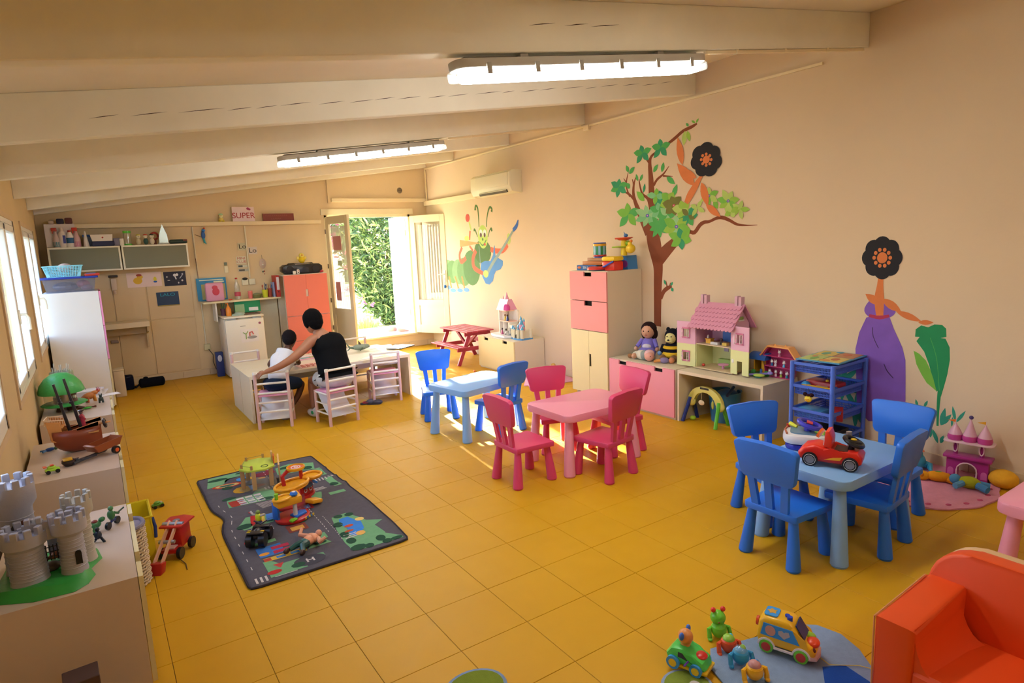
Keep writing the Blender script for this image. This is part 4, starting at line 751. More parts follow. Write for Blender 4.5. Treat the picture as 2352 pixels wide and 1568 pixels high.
def stroke_shape(pts):   # smooth tapered brush stroke through (y, z, half width)
    Q = [Vector(p) for p in pts]; D = []
    for i in range(len(Q)-1):
        a, b, c, d = Q[max(i-1, 0)], Q[i], Q[i+1], Q[min(i+2, len(Q)-1)]; n = max(3, int((c-b).length/25))
        for k in range(n):
            t = k/n; D.append(.5*(2*b+(c-a)*t+(2*a-5*b+4*c-d)*t*t+(3*b-a-3*c+d)*t**3))
    D.append(Q[-1]); pairs = []
    for i, p in enumerate(D):
        t = D[min(i+1, len(D)-1)]-D[max(i-1, 0)]; l = math.hypot(t.x, t.y)+1e-6
        pairs.append(((p.x-t.y/l*p.z, p.y+t.x/l*p.z), (p.x+t.y/l*p.z, p.y-t.x/l*p.z)))
    return pairs
def mural(key, name, label, parts, cy, cz):
    r = E(name, label, 'mural', (XR, cy, cz)); gs = {p: G() for p in parts}; inv = {c: p for p in parts for c in parts[p]}; dx = [.0006]
    def T(g, q): return g.bm.verts.new((-dx[0], q[0]/1000-cy, q[1]/1000-cz))
    def fill(c, pts):
        g = gs[inv[c]]; g.m(M(MCOL[c], .8, .14, 9)); dx[0] += .00004; f = g.bm.faces.new([T(g, q) for q in pts]); f.material_index = g.k
    for it in MURAL[key]:
        k, c = it[0], it[1]
        if k == 'P': fill(c, it[2])
        elif k == 'E': fill(c, circ(*it[2:6], 24))
        elif k == 'L': fill(c, leaf_shape(*it[2:]))
        elif k == 'C':
            cs = c.split(); y, z, ry, rz, n, a0, w_ = it[2:]
            for i in range(n):
                a = math.radians(a0+i*360/n+(i*37 % 13-6)); f = .85+.3*((i*53) % 10)/10
                fill(cs[i % len(cs)], leaf_shape(y, z, y-ry*f*math.cos(a), z-rz*f*math.sin(a), (ry+rz)/2*w_/100))
        else:
            g = gs[inv[c]]; g.m(M(MCOL[c], .8, .14, 9)); dx[0] += .00004; V = [(T(g, a), T(g, b)) for a, b in stroke_shape(it[2])]
            for (a, b), (c_, d) in zip(V[:-1], V[1:]): f = g.bm.faces.new((a, b, d, c_)); f.material_index = g.k
    for p in parts:
        if len(gs[p].bm.faces): gs[p].out(p, r, False)['kind'] = 'stuff'
mural('tree', 'tree_mural', 'painted brown tree with green leaf clusters on the right wall', {'trunk': ['tr'], 'foliage': ['g1', 'g2', 'g3', 'l1', 'l2', 'p1', 'p2', 'ol', 'bl', 'pk', 'rd'], 'blossom': ['or', 'bk']}, 4.3, 1.8)
mural('leafplant', 'flower_mural', 'painted tall purple and black flower with a large green leaf plant', {'leaf': ['dg', 'g3', 'g2'], 'grass': ['tg'], 'blossom': ['pu', 'pl', 'cr', 'or', 'bk']}, 2.3, 1.0)
mural('caterpillar', 'caterpillar_mural', 'painted green caterpillar holding a blue guitar near the air conditioner', {'caterpillar': ['c1', 'c2', 'c3', 'c4', 'c5', 'wh', 'dk', 'rd', 'yg', 'co', 'oc', 'sb'], 'guitar': ['gb', 'sl', 'gd'], 'megaphone': ['pe']}, 8.0, 1.6)
# ---------------- plastic children's tables and chairs ----------------
def kid_table(name, label, loc, rz, c, group=None):
    r = E(name, label, 'table', loc, rz, group); m = M(c, .38, .02, bump=.05, bs=300)
    g = G().m(m); g.prism(rrect(.77, .55, .06, 5), .425, .48, 'z', bev=.008); g.out('tabletop', r)
    for sx in (-1, 1):
        for sy in (-1, 1):
            g = G().m(m); g.cyl((sx*.315, sy*.205, .43), (sx*.345, sy*.235, .008), .030, .045, 20); g.cyl((sx*.345, sy*.235, .0), (sx*.345, sy*.235, .01), .040, .045, 20); g.out('leg', r)
    return r
def kid_chair(c, label, loc, rz, group):
    r = E('chair', label, 'chair', loc, rz, group); m = M(c, .38, .02, bump=.05, bs=300)
    g = G().m(m); g.prism([(.17, -.16), (.17, .16), (.16, .175), (-.155, .155), (-.165, .14), (-.165, -.14), (-.155, -.155), (.16, -.175)], .262, .302, 'z', bev=.006); g.out('seat', r)
    for sx in (-1, 1):
        for sy in (-1, 1):
            g = G().m(m); g.cyl((sx*.13, sy*.122, .265), (sx*.155, sy*.145, .008), .024, .038, 18); g.cyl((sx*.155, sy*.145, 0), (sx*.155, sy*.145, .01), .033, .038, 18); g.out('leg', r)
    tilt = .16
    for s in (-1, 0, 1):   # three slats leaning backwards
        g = G().m(m); y0 = s*.085; y1 = s*.105
        A = [(-.150, y0, .29), (-.150-tilt*.2, y1, .50)]
        d = .011; w_ = .021
        V = [g.bm.verts.new((x+dx, y+dy, z)) for (x, y, z) in A for dx, dy in ((-d, -w_), (d, -w_), (d, w_), (-d, w_))]
        for f in ((0, 1, 2, 3), (4, 5, 6, 7), (0, 1, 5, 4), (1, 2, 6, 5), (2, 3, 7, 6), (3, 0, 4, 7)): g.bm.faces.new([V[i] for i in f])
        g.out('slat', r, False)
    g = G().m(m)   # back panel, wider at the top, gently curved top edge
    n = 5; pts = []
    for (cy, cz, a0) in ((.150, .645, 0), (-.150, .645, 90)):
        for k in range(n+1):
            a = math.radians(a0+90*k/n); pts.append((cy+.036*math.cos(a), cz+.026*math.sin(a)+.003))
    pts = pts[:6]+[(0, .682)]+pts[6:]
    for (cy, cz, a0) in ((-.128, .495, 180), (.128, .495, 270)):
        for k in range(n+1):
            a = math.radians(a0+90*k/n); pts.append((cy+.030*math.cos(a), cz+.03*math.sin(a)))
    g.X = Matrix.Translation((-.150, 0, .29)) @ Matrix.Rotation(-math.atan(tilt), 4, 'Y') @ Matrix.Translation((0, 0, -.29))
    g.prism(pts, -.018, .018, 'x', bev=.006); g.out('backrest', r)
    return r
BL, LB, PK, HP = '#1f66be', '#82a8cc', '#e48c94', '#cc3a5c'
kid_table('kids_table', 'light blue plastic kids table with toy vehicles, among blue chairs at right', (3.46, 1.875, 0), 0, LB)
cb = kid_chair(BL, 'blue kids chair nearest the camera on the left of the right-hand light blue table', (3.035, 1.90, 0), 0, 'blue kids chairs')
dup(cb, (3.42, 2.25, 0), math.radians(-109), 'blue kids chair on the far left side of the table with toy vehicles')
dup(cb, (3.93, 1.82, 0), math.radians(180), 'blue kids chair on the wall side of the table with toy vehicles')
dup(cb, (3.50, 1.70, 0), math.radians(96), 'blue kids chair turned away on the near right side of the table with toy vehicles')
kid_table('kids_table', 'light blue plastic kids table lit by sun near the white desks', (2.93, 5.07, 0), .20, LB)
dup(cb, (2.86, 5.74, 0), math.radians(-108), 'blue kids chair on the far side of the sunlit blue table, facing the camera')
dup(cb, (3.08, 4.90, 0), math.radians(100), 'blue kids chair on the near side of the sunlit blue table, back to the camera')
kid_table('kids_table', 'pink plastic kids table among four dark pink chairs', (3.17, 3.78, 0), 0, PK)
cp = kid_chair(HP, 'dark pink kids chair at the left end of the pink table, whole in view', (2.54, 3.74, 0), 0, 'dark pink kids chairs')
dup(cp, (3.17, 4.16, 0), math.radians(-108), 'dark pink kids chair behind the pink table, in front of the cream cabinet doors')
dup(cp, (3.08, 3.43, 0), math.radians(99), 'dark pink kids chair on the near side of the pink table, back to the camera')
dup(cp, (3.53, 3.78, 0), math.radians(176), 'dark pink kids chair at the right end of the pink table, before the pink drawer')
kid_table('kids_table', 'pink plastic kids table cut off by the right edge beside the armchair', (3.77, .80, 0), 0, PK)
# ---------------- white desk made of four open benches ----------------
def desk(cx, cy, label):
    r = E('desk_bench', label, 'bench', (cx, cy, 0), 0, 'white benches pushed together as a desk'); m = M('#dcc8a4', .3, .02)
    G().m(m).box((0, 0, .482), (.905, .505, .036), bev=.002, seg=1).out('top', r, False)
    for s in (-1, 1): G().m(m).box((s*.438, 0, .232), (.026, .50, .464)).out('side_panel', r, False)
    G().m(m).box((0, .0, .41), (.85, .016, .10)).out('stretcher', r, False)
desk(1.685, 7.07, 'white open bench at the near left of the desk group, under the boys arms'); desk(2.60, 7.07, 'white open bench at the near right of the desk group'); desk(1.685, 7.585, 'white open bench at the far left of the desk group, before the refrigerator'); desk(2.60, 7.585, 'white open bench at the far right of the desk group, before the garden door')
# ---------------- white and pink ladder-back chairs ----------------
def ladder_chair(label, loc, rz):
    r = E('ladder_chair', label, 'chair', loc, rz, 'white and pink ladder-back kids chairs'); pk = M('#d4a898', .4, .02); wh = M('#efe4d0', .4, .02)
    for s in (-1, 1):
        g = G().m(pk); g.cyl((-.14, s*.155, 0), (-.14, s*.155, .57), .0165, n=12); g.out('post', r)
        G().m(wh).cyl((-.14, s*.155, .565), (-.14, s*.155, .59), .0195, n=12).out('cap', r)
        G().m(pk).cyl((.14, s*.155, 0), (.14, s*.155, .34), .0165, n=12).out('leg', r)
        for z in (.12, .22, .325): G().m(wh).cyl((-.14, s*.155, z), (.14, s*.155, z), .009, n=8).out('side_rung', r)
    for z in (.575, .465, .365, .27, .175): G().m(wh).cyl((-.14, -.155, z), (-.14, .155, z), .011, n=10).out('rung', r)
    for z in (.12, .325): G().m(wh).cyl((.14, -.155, z), (.14, .155, z), .009, n=8).out('front_rung', r)
    G().m(M('#d88a98', .6)).box((0, 0, .34), (.29, .30, .018), bev=.006).out('seat', r)
    G().m(M('#e6e0d4', .8)).grid(lambda u, v: (.13-.27*u+.0*v, -.14+.28*v, .33-.24*u+.05*math.sin(u*PI)*-1), 8, 1).out('fabric_pocket', r, True, .004)
    return r
lc = ladder_chair('white and pink ladder-back chair the boy sits on', (1.43, 6.63, 0), math.radians(71))
dup(lc, (1.965, 6.31, 0), math.radians(100), 'white and pink ladder-back chair the woman sits on')
dup(lc, (2.71, 6.83, 0), math.radians(79), 'empty white and pink ladder-back chair right of the woman, near the black slippers')
dup(lc, (1.46, 7.98, 0), math.radians(-88), 'white and pink ladder-back chair behind the desk, in front of the refrigerator')
dup(lc, (2.83, 7.98, 0), math.radians(-92), 'white and pink ladder-back chair behind the desk, below the doorway')
# ---------------- red picnic table ----------------
def picnic():
    r = E('picnic_table', 'small dark red wooden picnic table with attached benches by the right wall', 'table', (4.655, 8.27, 0)); m = M('#a8303c', .45, .1, 12)
    for k in range(5): G().m(m).box((-.185+k*.0925, 0, .492), (.088, .86, .02), bev=.003, seg=1).out('plank', r, False)
    for x in (-.31, .31):
        for k in (-1, 1): G().m(m).box((x+k*.042, 0, .272), (.08, .86, .018), bev=.003, seg=1).out('bench_plank', r, False)
    for y in (-.33, .33):
        G().m(m).box((0, y, .455), (.44, .03, .055), bev=.003, seg=1).out('top_beam', r, False)
        G().m(m).box((0, y+.0, .235), (.70, .03, .055), bev=.003, seg=1).out('cross_beam', r, False)
        for s in (-1, 1):
            g = G().m(m); p0 = Vector((s*.13, y, .47)); p1 = Vector((s*.335, y, 0)); d = (p1-p0); L = d.length
            g.box(tuple((p0+p1)/2-Vector((0, .0, 0))), (.055, .028, L), ry=-s*math.atan2(.205, .47)*1, bev=.003, seg=1); g.out('leg', r, False)
        g = G().m(m); g.box((0, y*.5, .34), (.03, .42, .04), rx=(.62 if y > 0 else -.62)); g.out('brace', r, False)
picnic()
# ---------------- orange armchair ----------------
def armchair():
    r = E('armchair', 'orange foam kids armchair with beige piping at the bottom right corner', 'armchair', (2.45, .73, 0)); m = M('#d4420a', .5, .04, 5); 
    e = M('#c99a68', .7, .05)
    # arms: plan along x (front -x, back +x); y half width .30
    for s, nm in ((1, 'armrest'), (-1, 'armrest')):
        g = G().m(m); g.prism([(-.24, 0), (.20, 0), (.20, .40), (.16, .40), (-.24, .385)], s*.165 if s > 0 else -.30, .30 if s > 0 else -.165, 'y', bev=.02, seg=3); g.out('armrest', r)
    # back with rounded top corners, lies across y
    pts = [(-.30, 0), (.30, 0), (.30, .38)]+[(.30-.14+.14*math.cos(a), .40+.14*math.sin(a)) for a in [k*PI/12 for k in range(7)]]+[(-.16+.14*math.cos(a), .40+.14*math.sin(a)) for a in [PI/2+k*PI/12 for k in range(7)]]+[(-.30, .38)]
    g = G().m(m); g.X = Matrix.Rotation(.10, 4, 'Y'); g.prism(pts, .14, .235, 'x', bev=.015, seg=3); g.out('backrest', r)
    g = G().m(e); g.X = Matrix.Rotation(.10, 4, 'Y'); g.prism(pts, .236, .285, 'x', bev=.012, seg=3); g.out('back_panel', r)['label'] = 'beige rear of the backrest'
    g = G().m(m); g.prism([(-.235, .02), (.17, .02), (.17, .215), (-.22, .235), (-.235, .22)], -.168, .168, 'y', bev=.01, seg=2); g.out('seat', r)
    for s in (-1, 1): 
        g = G().m(m)   # curved fillet between arm and seat
        pr = [(s*.166, .22)]+[(s*(.166-.07*(1-math.cos(a))), .22+.13*(1-math.sin(a))) for a in [k*PI/12 for k in range(7)]][::-1]
        g.prism([(s*.17, .20), (s*.08, .20)]+[(s*(.08+.09*math.sin(k*PI/12)), .215+.17*(1-math.cos(k*PI/12))) for k in range(7)]+[(s*.17, .385)], -.225, .15, 'x'); g.out('side_cushion', r)
    g = G().m(M('#c47a48', .6)); 
    for s in (1, -1): G().m(M('#c47a48', .6)).tube([(-.235, s*.298, .02), (-.24, s*.298, .38), (.15, s*.298, .405)], .0035, 6).out('piping', r)
armchair()
# ---------------- people ----------------
def skin(name, nodes, edges, mat, parent=None, sub=2, root=None):
    me = bpy.data.meshes.new(name); ks = list(nodes); ix = {k: i for i, k in enumerate(ks)}
    me.from_pydata([nodes[k][0] for k in ks], [(ix[a], ix[b]) for a, b in edges], []); me.update()
    o = bpy.data.objects.new(name, me); COL.objects.link(o)
    o.modifiers.new('sk', 'SKIN'); 
    if not me.skin_vertices:
        bpy.context.view_layer.objects.active = o
        try: 
            with bpy.context.temp_override(object=o, active_object=o): bpy.ops.mesh.customdata_skin_add()
        except Exception as ex: print('skin', ex)
    sk = me.skin_vertices[0].data
    for k in ks:
        r = nodes[k][1]; sk[ix[k]].radius = (r, r) if not hasattr(r, '__len__') else r
        sk[ix[k]].use_root = (k == (root or ks[0]))
    sb = o.modifiers.new('su', 'SUBSURF'); sb.levels = sub; sb.render_levels = sub
    dg = bpy.context.evaluated_depsgraph_get(); m2 = bpy.data.meshes.new_from_object(o.evaluated_get(dg))
    bpy.data.objects.remove(o); o = bpy.data.objects.new(name, m2); COL.objects.link(o)
    m2.materials.clear(); m2.materials.append(mat); m2.polygons.foreach_set('use_smooth', [True]*len(m2.polygons))
    if parent: o.parent = parent
    return o
def chain(names): return list(zip(names[:-1], names[1:]))
SK1 = M('#9a6040', .55, .04, 20); SK2 = M('#5e3422', .55, .04, 20); HAIR = M('#040305', .9, .3, 60, .5, bs=120)
def head(par, c, r, sk, yaw, pitch, hairc, long=False, ear=True):
    """head looks along yaw (rad from +x) and pitched down; parts placed in a local frame"""
    X = Matrix.Translation(c) @ Matrix.Rotation(yaw, 4, 'Z') @ Matrix.Rotation(pitch, 4, 'Y')
    g = G().m(sk); g.X = X
    g.ball((.01, 0, 0), (r*.92, r*.78, r*1.08), 20); g.ball((r*.30, 0, -r*.62), (r*.58, r*.52, r*.55), 16)
    g.ball((r*.98, 0, -r*.18), (r*.17, r*.13, r*.2), 10)
    for s in (-1, 1): g.ball((-.02*r, s*r*.78, -r*.12), (r*.14, r*.07, r*.24), 10)
    hd = g.out('head', par)
    g = G().m(M('#e8e0d8', .3)); g.X = X
    for s in (-1, 1): g.ball((r*.80, s*r*.32, r*.02), (r*.1, r*.13, r*.08), 10)
    g.out('eyes', par)
    g = G().m(M('#7a3a34', .5)); g.X = X; g.ball((r*.83, 0, -r*.55), (r*.08, r*.22, r*.06), 10); g.out('mouth', par)
    g = G().m(hairc); g.X = X
    g.ball((-r*.10, 0, r*.16), (r*1.0, r*.90, r*1.02), 24); g.ball((-r*.38, 0, -r*.22), (r*.66, r*.78, r*.72), 20)
    if long:
        for s in (-1, 1): g.ball((r*.05, s*r*.68, -r*.12), (r*.30, r*.24, r*.52), 12)
        g.ball((-r*.45, 0, -r*.62), (r*.48, r*.55, r*.4), 14)
    h = g.out('hair', par)
    for v in h.data.vertices:
        v.co += Vector((math.sin(v.co.z*210+v.co.x*90), math.sin(v.co.x*170+v.co.y*150), math.sin(v.co.y*190)))*r*.018
def hand(N, Ed, pre, wrist, d, up, side, sc=1.0, curl=.5):
    """palm + five fingers appended to the skeleton. d finger direction, up back of hand, side towards thumb"""
    W = Vector(wrist); d = Vector(d).normalized(); side = Vector(side).normalized(); up = Vector(up).normalized()
    N[pre+'palm'] = (tuple(W+d*.045*sc), (.026*sc, .015*sc)); Ed.append((pre+'w', pre+'palm'))
    for i, (o, L) in enumerate(((.027, .062), (.009, .070), (-.009, .066), (-.026, .052))):
        b = W+d*.075*sc+side*o*sc; k = pre+'f%d' % i
        N[k+'a'] = (tuple(b), .0095*sc); N[k+'b'] = (tuple(b+(d*(1-curl*.4)-up*curl*.6)*L*.5*sc), .0085*sc); N[k+'c'] = (tuple(b+(d*(1-curl*.4)-up*curl*.6)*L*.5*sc+(d*(.5-curl*.5)-up*(.4+curl*.5))*L*.5*sc), .007*sc)
        Ed += [(pre+'palm', k+'a'), (k+'a', k+'b'), (k+'b', k+'c')]
    b = W+d*.03*sc+side*.03*sc; N[pre+'ta'] = (tuple(b), .011*sc); N[pre+'tb'] = (tuple(b+(d*.6+side*.7-up*.3)*.035*sc), .009*sc); N[pre+'tc'] = (tuple(b+(d*.6+side*.7-up*.3)*.035*sc+(d*.8-up*.5)*.025*sc), .0075*sc)
    Ed += [(pre+'palm', pre+'ta'), (pre+'ta', pre+'tb'), (pre+'tb', pre+'tc')]
def woman():
    r = E('person', 'woman in a black tank top and pale shorts reaching behind the boy at the desk', 'person', (0, 0, 0))
    N = {}; Ed = []
    N['pel'] = ((2.01, 6.42, .42), (.15, .11)); N['wa'] = ((2.01, 6.46, .56), (.115, .085)); N['ch'] = ((1.995, 6.53, .72), (.13, .10)); N['nb'] = ((1.955, 6.58, .865), (.07, .06)); N['nk'] = ((1.92, 6.62, .94), .046); N['hd'] = ((1.895, 6.65, 1.0), .05)
    Ed += chain(['pel', 'wa', 'ch', 'nb', 'nk', 'hd'])
    N['Ls'] = ((1.83, 6.55, .835), .060); N['La'] = ((1.74, 6.50, .775), .054); N['Le'] = ((1.585, 6.42, .695), .043); N['Lf'] = ((1.45, 6.415, .635), .036); N['Lw'] = ((1.335, 6.425, .605), .024)
    Ed += [('nb', 'Ls')]+chain(['Ls', 'La', 'Le', 'Lf', 'Lw'])
    hand(N, Ed, 'L', (1.335, 6.425, .605), (-.85, .05, -.25), (-.2, -.35, .9), (-.1, .8, .3), 1.0, .8)
    N['Rs'] = ((2.16, 6.60, .79), .052); N['Re'] = ((2.20, 6.76, .60), .036); N['Rw'] = ((2.10, 6.93, .545), .022)
    Ed += [('nb', 'Rs')]+chain(['Rs', 'Re', 'Rw'])
    hand(N, Ed, 'R', (2.10, 6.93, .545), (-.5, .8, -.1), (0, 0, 1), (-.8, -.4, 0), 1.0, .35)
    N['Lh'] = ((1.93, 6.44, .405), .085); N['Lk'] = ((1.86, 6.76, .385), .055); N['Lc'] = ((1.845, 6.72, .24), .045); N['Lan'] = ((1.82, 6.66, .085), .03)
    N['Rh'] = ((2.10, 6.45, .405), .085); N['Rk'] = ((2.10, 6.80, .38), .055); N['Rc'] = ((2.08, 6.78, .24), .045); N['Ran'] = ((2.06, 6.78, .085), .03)
    Ed += [('pel', 'Lh'), ('pel', 'Rh')]+chain(['Lh', 'Lk', 'Lc', 'Lan'])+chain(['Rh', 'Rk', 'Rc', 'Ran'])
    skin('body', N, Ed, SK1, r, 2, 'pel')
    blk = M('#07080b', .85, .15, 30, .3, bs=90)
    T_ = {'a': ((2.02, 6.42, .475), (.20, .14)), 'b': ((2.015, 6.46, .56), (.185, .128)), 'c': ((2.01, 6.53, .70), (.205, .14)), 'd': ((2.0, 6.57, .80), (.175, .12)), 'e': ((1.965, 6.585, .885), (.085, .07)),
          'l': ((1.875, 6.57, .845), .055), 'r': ((2.15, 6.60, .80), .080)}
    skin('tank_top', T_, chain(['a', 'b', 'c', 'd', 'e'])+[('d', 'l'), ('d', 'r')], blk, r, 2, 'b')
    g = G().m(M('#c9c4ba', .9, .25, 14, .4, bs=80)); g.ball((2.01, 6.42, .435), (.205, .135, .105), 24)
    for hx, kx in ((1.925, 1.89), (2.10, 2.10)): g.tube([(hx, 6.43, .42), (hx, 6.50, .42), (kx, 6.60, .412)], [.105, .102, .085], 16)
    g.out('shorts', r)
    head(r, (1.89, 6.645, 1.035), .110, SK1, math.radians(108), .35, HAIR, True)
    for x, y, a in ((1.815, 6.64, 1.75), (2.05, 6.80, 1.45)):
        g = G().m(M('#d8d4d0', .6)); g.X = Matrix.Translation((x, y, 0)) @ Matrix.Rotation(a, 4, 'Z'); g.ball((.02, 0, .045), (.11, .042, .042), 14); g.ball((-.05, 0, .065), (.045, .036, .05), 12); o = g.out('shoe', r)
        g = G().m(P('#2f9a5a')); g.X = Matrix.Translation((x, y, 0)) @ Matrix.Rotation(a, 4, 'Z'); g.ball((-.03, .034, .06), (.03, .01, .02), 8); g.out('shoe_stripe', o)
woman()
def boy():
    r = E('person', 'boy in a white T-shirt and dark shorts sitting at the white desk', 'person', (0, 0, 0))
    N = {}; Ed = []
    N['pel'] = ((1.48, 6.66, .42), (.08, .065)); N['wa'] = ((1.50, 6.70, .51), (.08, .065)); N['ch'] = ((1.575, 6.76, .63), (.09, .07)); N['nb'] = ((1.63, 6.80, .715), (.045, .04)); N['nk'] = ((1.66, 6.82, .76), .033); N['hd'] = ((1.675, 6.83, .81), .035)
    Ed += chain(['pel', 'wa', 'ch', 'nb', 'nk', 'hd'])
    N['Ls'] = ((1.525, 6.77, .70), .036); N['Le'] = ((1.455, 6.85, .60), .026); N['Lw'] = ((1.50, 7.0, .535), .018)
    Ed += [('nb', 'Ls')]+chain(['Ls', 'Le', 'Lw']); hand(N, Ed, 'L', (1.50, 7.0, .535), (.4, .85, -.1), (0, 0, 1), (.9, -.3, 0), .72, .4)
    N['Rs'] = ((1.71, 6.83, .665), .036); N['Re'] = ((1.765, 6.86, .57), .026); N['Rw'] = ((1.79, 7.0, .535), .018)
    Ed += [('nb', 'Rs')]+chain(['Rs', 'Re', 'Rw']); hand(N, Ed, 'R', (1.79, 7.0, .535), (-.2, .95, -.1), (0, 0, 1), (-.9, -.2, 0), .72, .4)
    N['Lh'] = ((1.45, 6.70, .405), .045); N['Lk'] = ((1.43, 6.95, .385), .04); N['Lan'] = ((1.42, 6.93, .07), .024)
    N['Rh'] = ((1.54, 6.70, .40), .045); N['Rk'] = ((1.775, 6.84, .35), .042); N['Rc'] = ((1.72, 6.84, .22), .034); N['Ran'] = ((1.59, 6.81, .07), .024)
    Ed += [('pel', 'Lh'), ('pel', 'Rh')]+chain(['Lh', 'Lk', 'Lan'])+chain(['Rh', 'Rk', 'Rc', 'Ran'])
    skin('body', N, Ed, SK2, r, 2, 'pel')
    wt = M('#dcd8d8', .9, .05, 20, .3, bs=60)
    T_ = {'a': ((1.475, 6.65, .435), (.125, .095)), 'b': ((1.505, 6.70, .53), (.112, .088)), 'c': ((1.575, 6.765, .64), (.118, .09)), 'd': ((1.615, 6.79, .70), (.085, .065)), 'e': ((1.635, 6.805, .735), .042),
          'l': ((1.515, 6.77, .685), .048), 'l2': ((1.475, 6.82, .625), .046), 'r': ((1.72, 6.83, .655), .048), 'r2': ((1.755, 6.855, .60), .046)}
    skin('t_shirt', T_, chain(['a', 'b', 'c', 'd', 'e'])+[('d', 'l'), ('l', 'l2'), ('d', 'r'), ('r', 'r2')], wt, r, 2, 'c')
    g = G().m(M('#1a2230', .9, .2, 16, .3, bs=80)); g.ball((1.485, 6.665, .415), (.135, .105, .08), 24)
    g.tube([(1.44, 6.68, .40), (1.435, 6.76, .40), (1.43, 6.88, .395)], [.072, .072, .058], 16); g.tube([(1.54, 6.68, .40), (1.62, 6.73, .39), (1.72, 6.80, .365)], [.076, .076, .06], 16); g.out('shorts', r)
    head(r, (1.685, 6.845, .845), .083, SK2, math.radians(70), .45, M('#171012', .9, .2, 60, .6, bs=160))
    for x, y, a in ((1.57, 6.80, 1.0), (1.42, 6.95, 1.4)):
        g = G().m(M('#1a1618', .6)); g.X = Matrix.Translation((x, y, 0)) @ Matrix.Rotation(a, 4, 'Z'); g.ball((.01, 0, .035), (.085, .034, .036), 14); g.ball((-.04, 0, .05), (.036, .03, .036), 12); o = g.out('shoe', r)
        g = G().m(M('#8a7a70', .6)); g.X = Matrix.Translation((x, y, 0)) @ Matrix.Rotation(a, 4, 'Z'); g.box((.01, 0, .008), (.16, .062, .014), bev=.005); g.out('sole', o)
boy()
# ---------------- on and around the desk ----------------
DZ = .501
toy('paper_sheet', 'salmon sheet covered with puzzle pieces in front of the boy', 'paper', (1.93, 7.0, DZ), .1, [('sheet', '#e8b49c', ('b', (0, 0, .001), (.30, .22, .002)))]+[('puzzle_piece', '#d07058', ('b', (-.11+.055*(k % 5)+.01*(k//5), -.07+.055*(k//5), .005), (.04, .018, .004), {'rz': .5*k})) for k in range(14)], smooth=False)
toy('game_board', 'pink and green game board lying behind the puzzle', 'board', (2.03, 7.50, DZ), .15, [('board', '#dfa0a0', ('b', (0, 0, .006), (.30, .22, .012))), ('field', '#74a890', ('b', (-.05, -.05, .014), (.1, .05, .005))), ('field', '#8f9a50', ('b', (.06, -.05, .014), (.1, .05, .005))), ('card', '#f0e8e0', ('b', (.03, .06, .014), (.2, .06, .004)))], smooth=False)
toy('paper_sheet', 'white paper with a pointed corner lying at the front edge of the desk', 'paper', (2.62, 6.95, DZ), .25, [('sheet', '#f0ece4', ('p', [(-.22, -.05), (.16, -.06), (.16, .10), (-.05, .06)], .0005, .002, 'z'))], smooth=False)
toy('paper_sheet', 'sheet of white paper hanging over the far right corner of the desk', 'paper', (3.0, 7.60, DZ), -.2, [('sheet', '#efe6dc', ('b', (0, 0, .001), (.30, .22, .002)))], smooth=False)
toy('toy_fish', 'grey-green toy shark standing on the desk', 'toy', (2.70, 7.52, DZ), math.radians(-8), [('body', P('#8f9a80'), ('s', (0, 0, .045), (.095, .035, .04)), ('s', (.07, 0, .05), (.05, .028, .03))), ('tail_fin', P('#5c7058'), ('t', [(-.08, 0, .04), (-.13, 0, .05), (-.17, 0, .11)], [.016, .012, .004]), ('t', [(-.12, 0, .05), (-.16, 0, .01)], [.01, .004])), ('dorsal_fin', P('#3c3428'), ('c', (.0, 0, .07), (-.015, 0, .125), .022, .003)), ('side_fin', P('#4c6048'), ('t', [(.02, -.03, .03), (-.02, -.08, .01)], [.014, .004]), ('t', [(.02, .03, .03), (-.02, .08, .01)], [.014, .004])), ('mouth', '#3a2a24', ('b', (.105, 0, .035), (.02, .03, .006)))])
toy('document_bag', 'flat black folder with white papers on the desk end beside the blue chair', 'folder', (3.17, 7.35, .502), .5, [('folder', '#16181e', ('b', (0, 0, .006), (.30, .22, .012))), ('paper', '#e6dcd6', ('b', (-.06, .01, .015), (.26, .18, .004), {'rz': .2}))], smooth=False)
toy('slipper', 'dark grey slipper with a red edge on the floor right of the woman', 'slipper', (2.465, 6.765, 0), math.radians(-20), [('sole', '#2c2c34', ('p', rrect(.17, .07, .033, 5), 0, .016, 'z')), ('upper', '#4a4a56', ('s', (.04, 0, .022), (.06, .040, .035))), ('trim', '#a8283a', ('o', (-.02, 0, .022), .036, .005, (0, 0, 1)))])
toy('slipper', 'second dark grey slipper lying right beside the first', 'slipper', (2.52, 6.71, 0), math.radians(-32), [('sole', '#2c2c34', ('p', rrect(.17, .07, .033, 5), 0, .016, 'z')), ('upper', '#3c3c48', ('s', (.04, 0, .022), (.06, .040, .03)))])
toy('crayon', 'small orange crayon stub on the floor before the cream bench', 'crayon', (4.29, 7.45, .012), 1.2, [('crayon', '#c85a24', ('c', (-.04, 0, 0), (.03, 0, 0), .012, .008)), ('tip', '#8a3a20', ('c', (.03, 0, 0), (.05, 0, 0), .008, .003))])
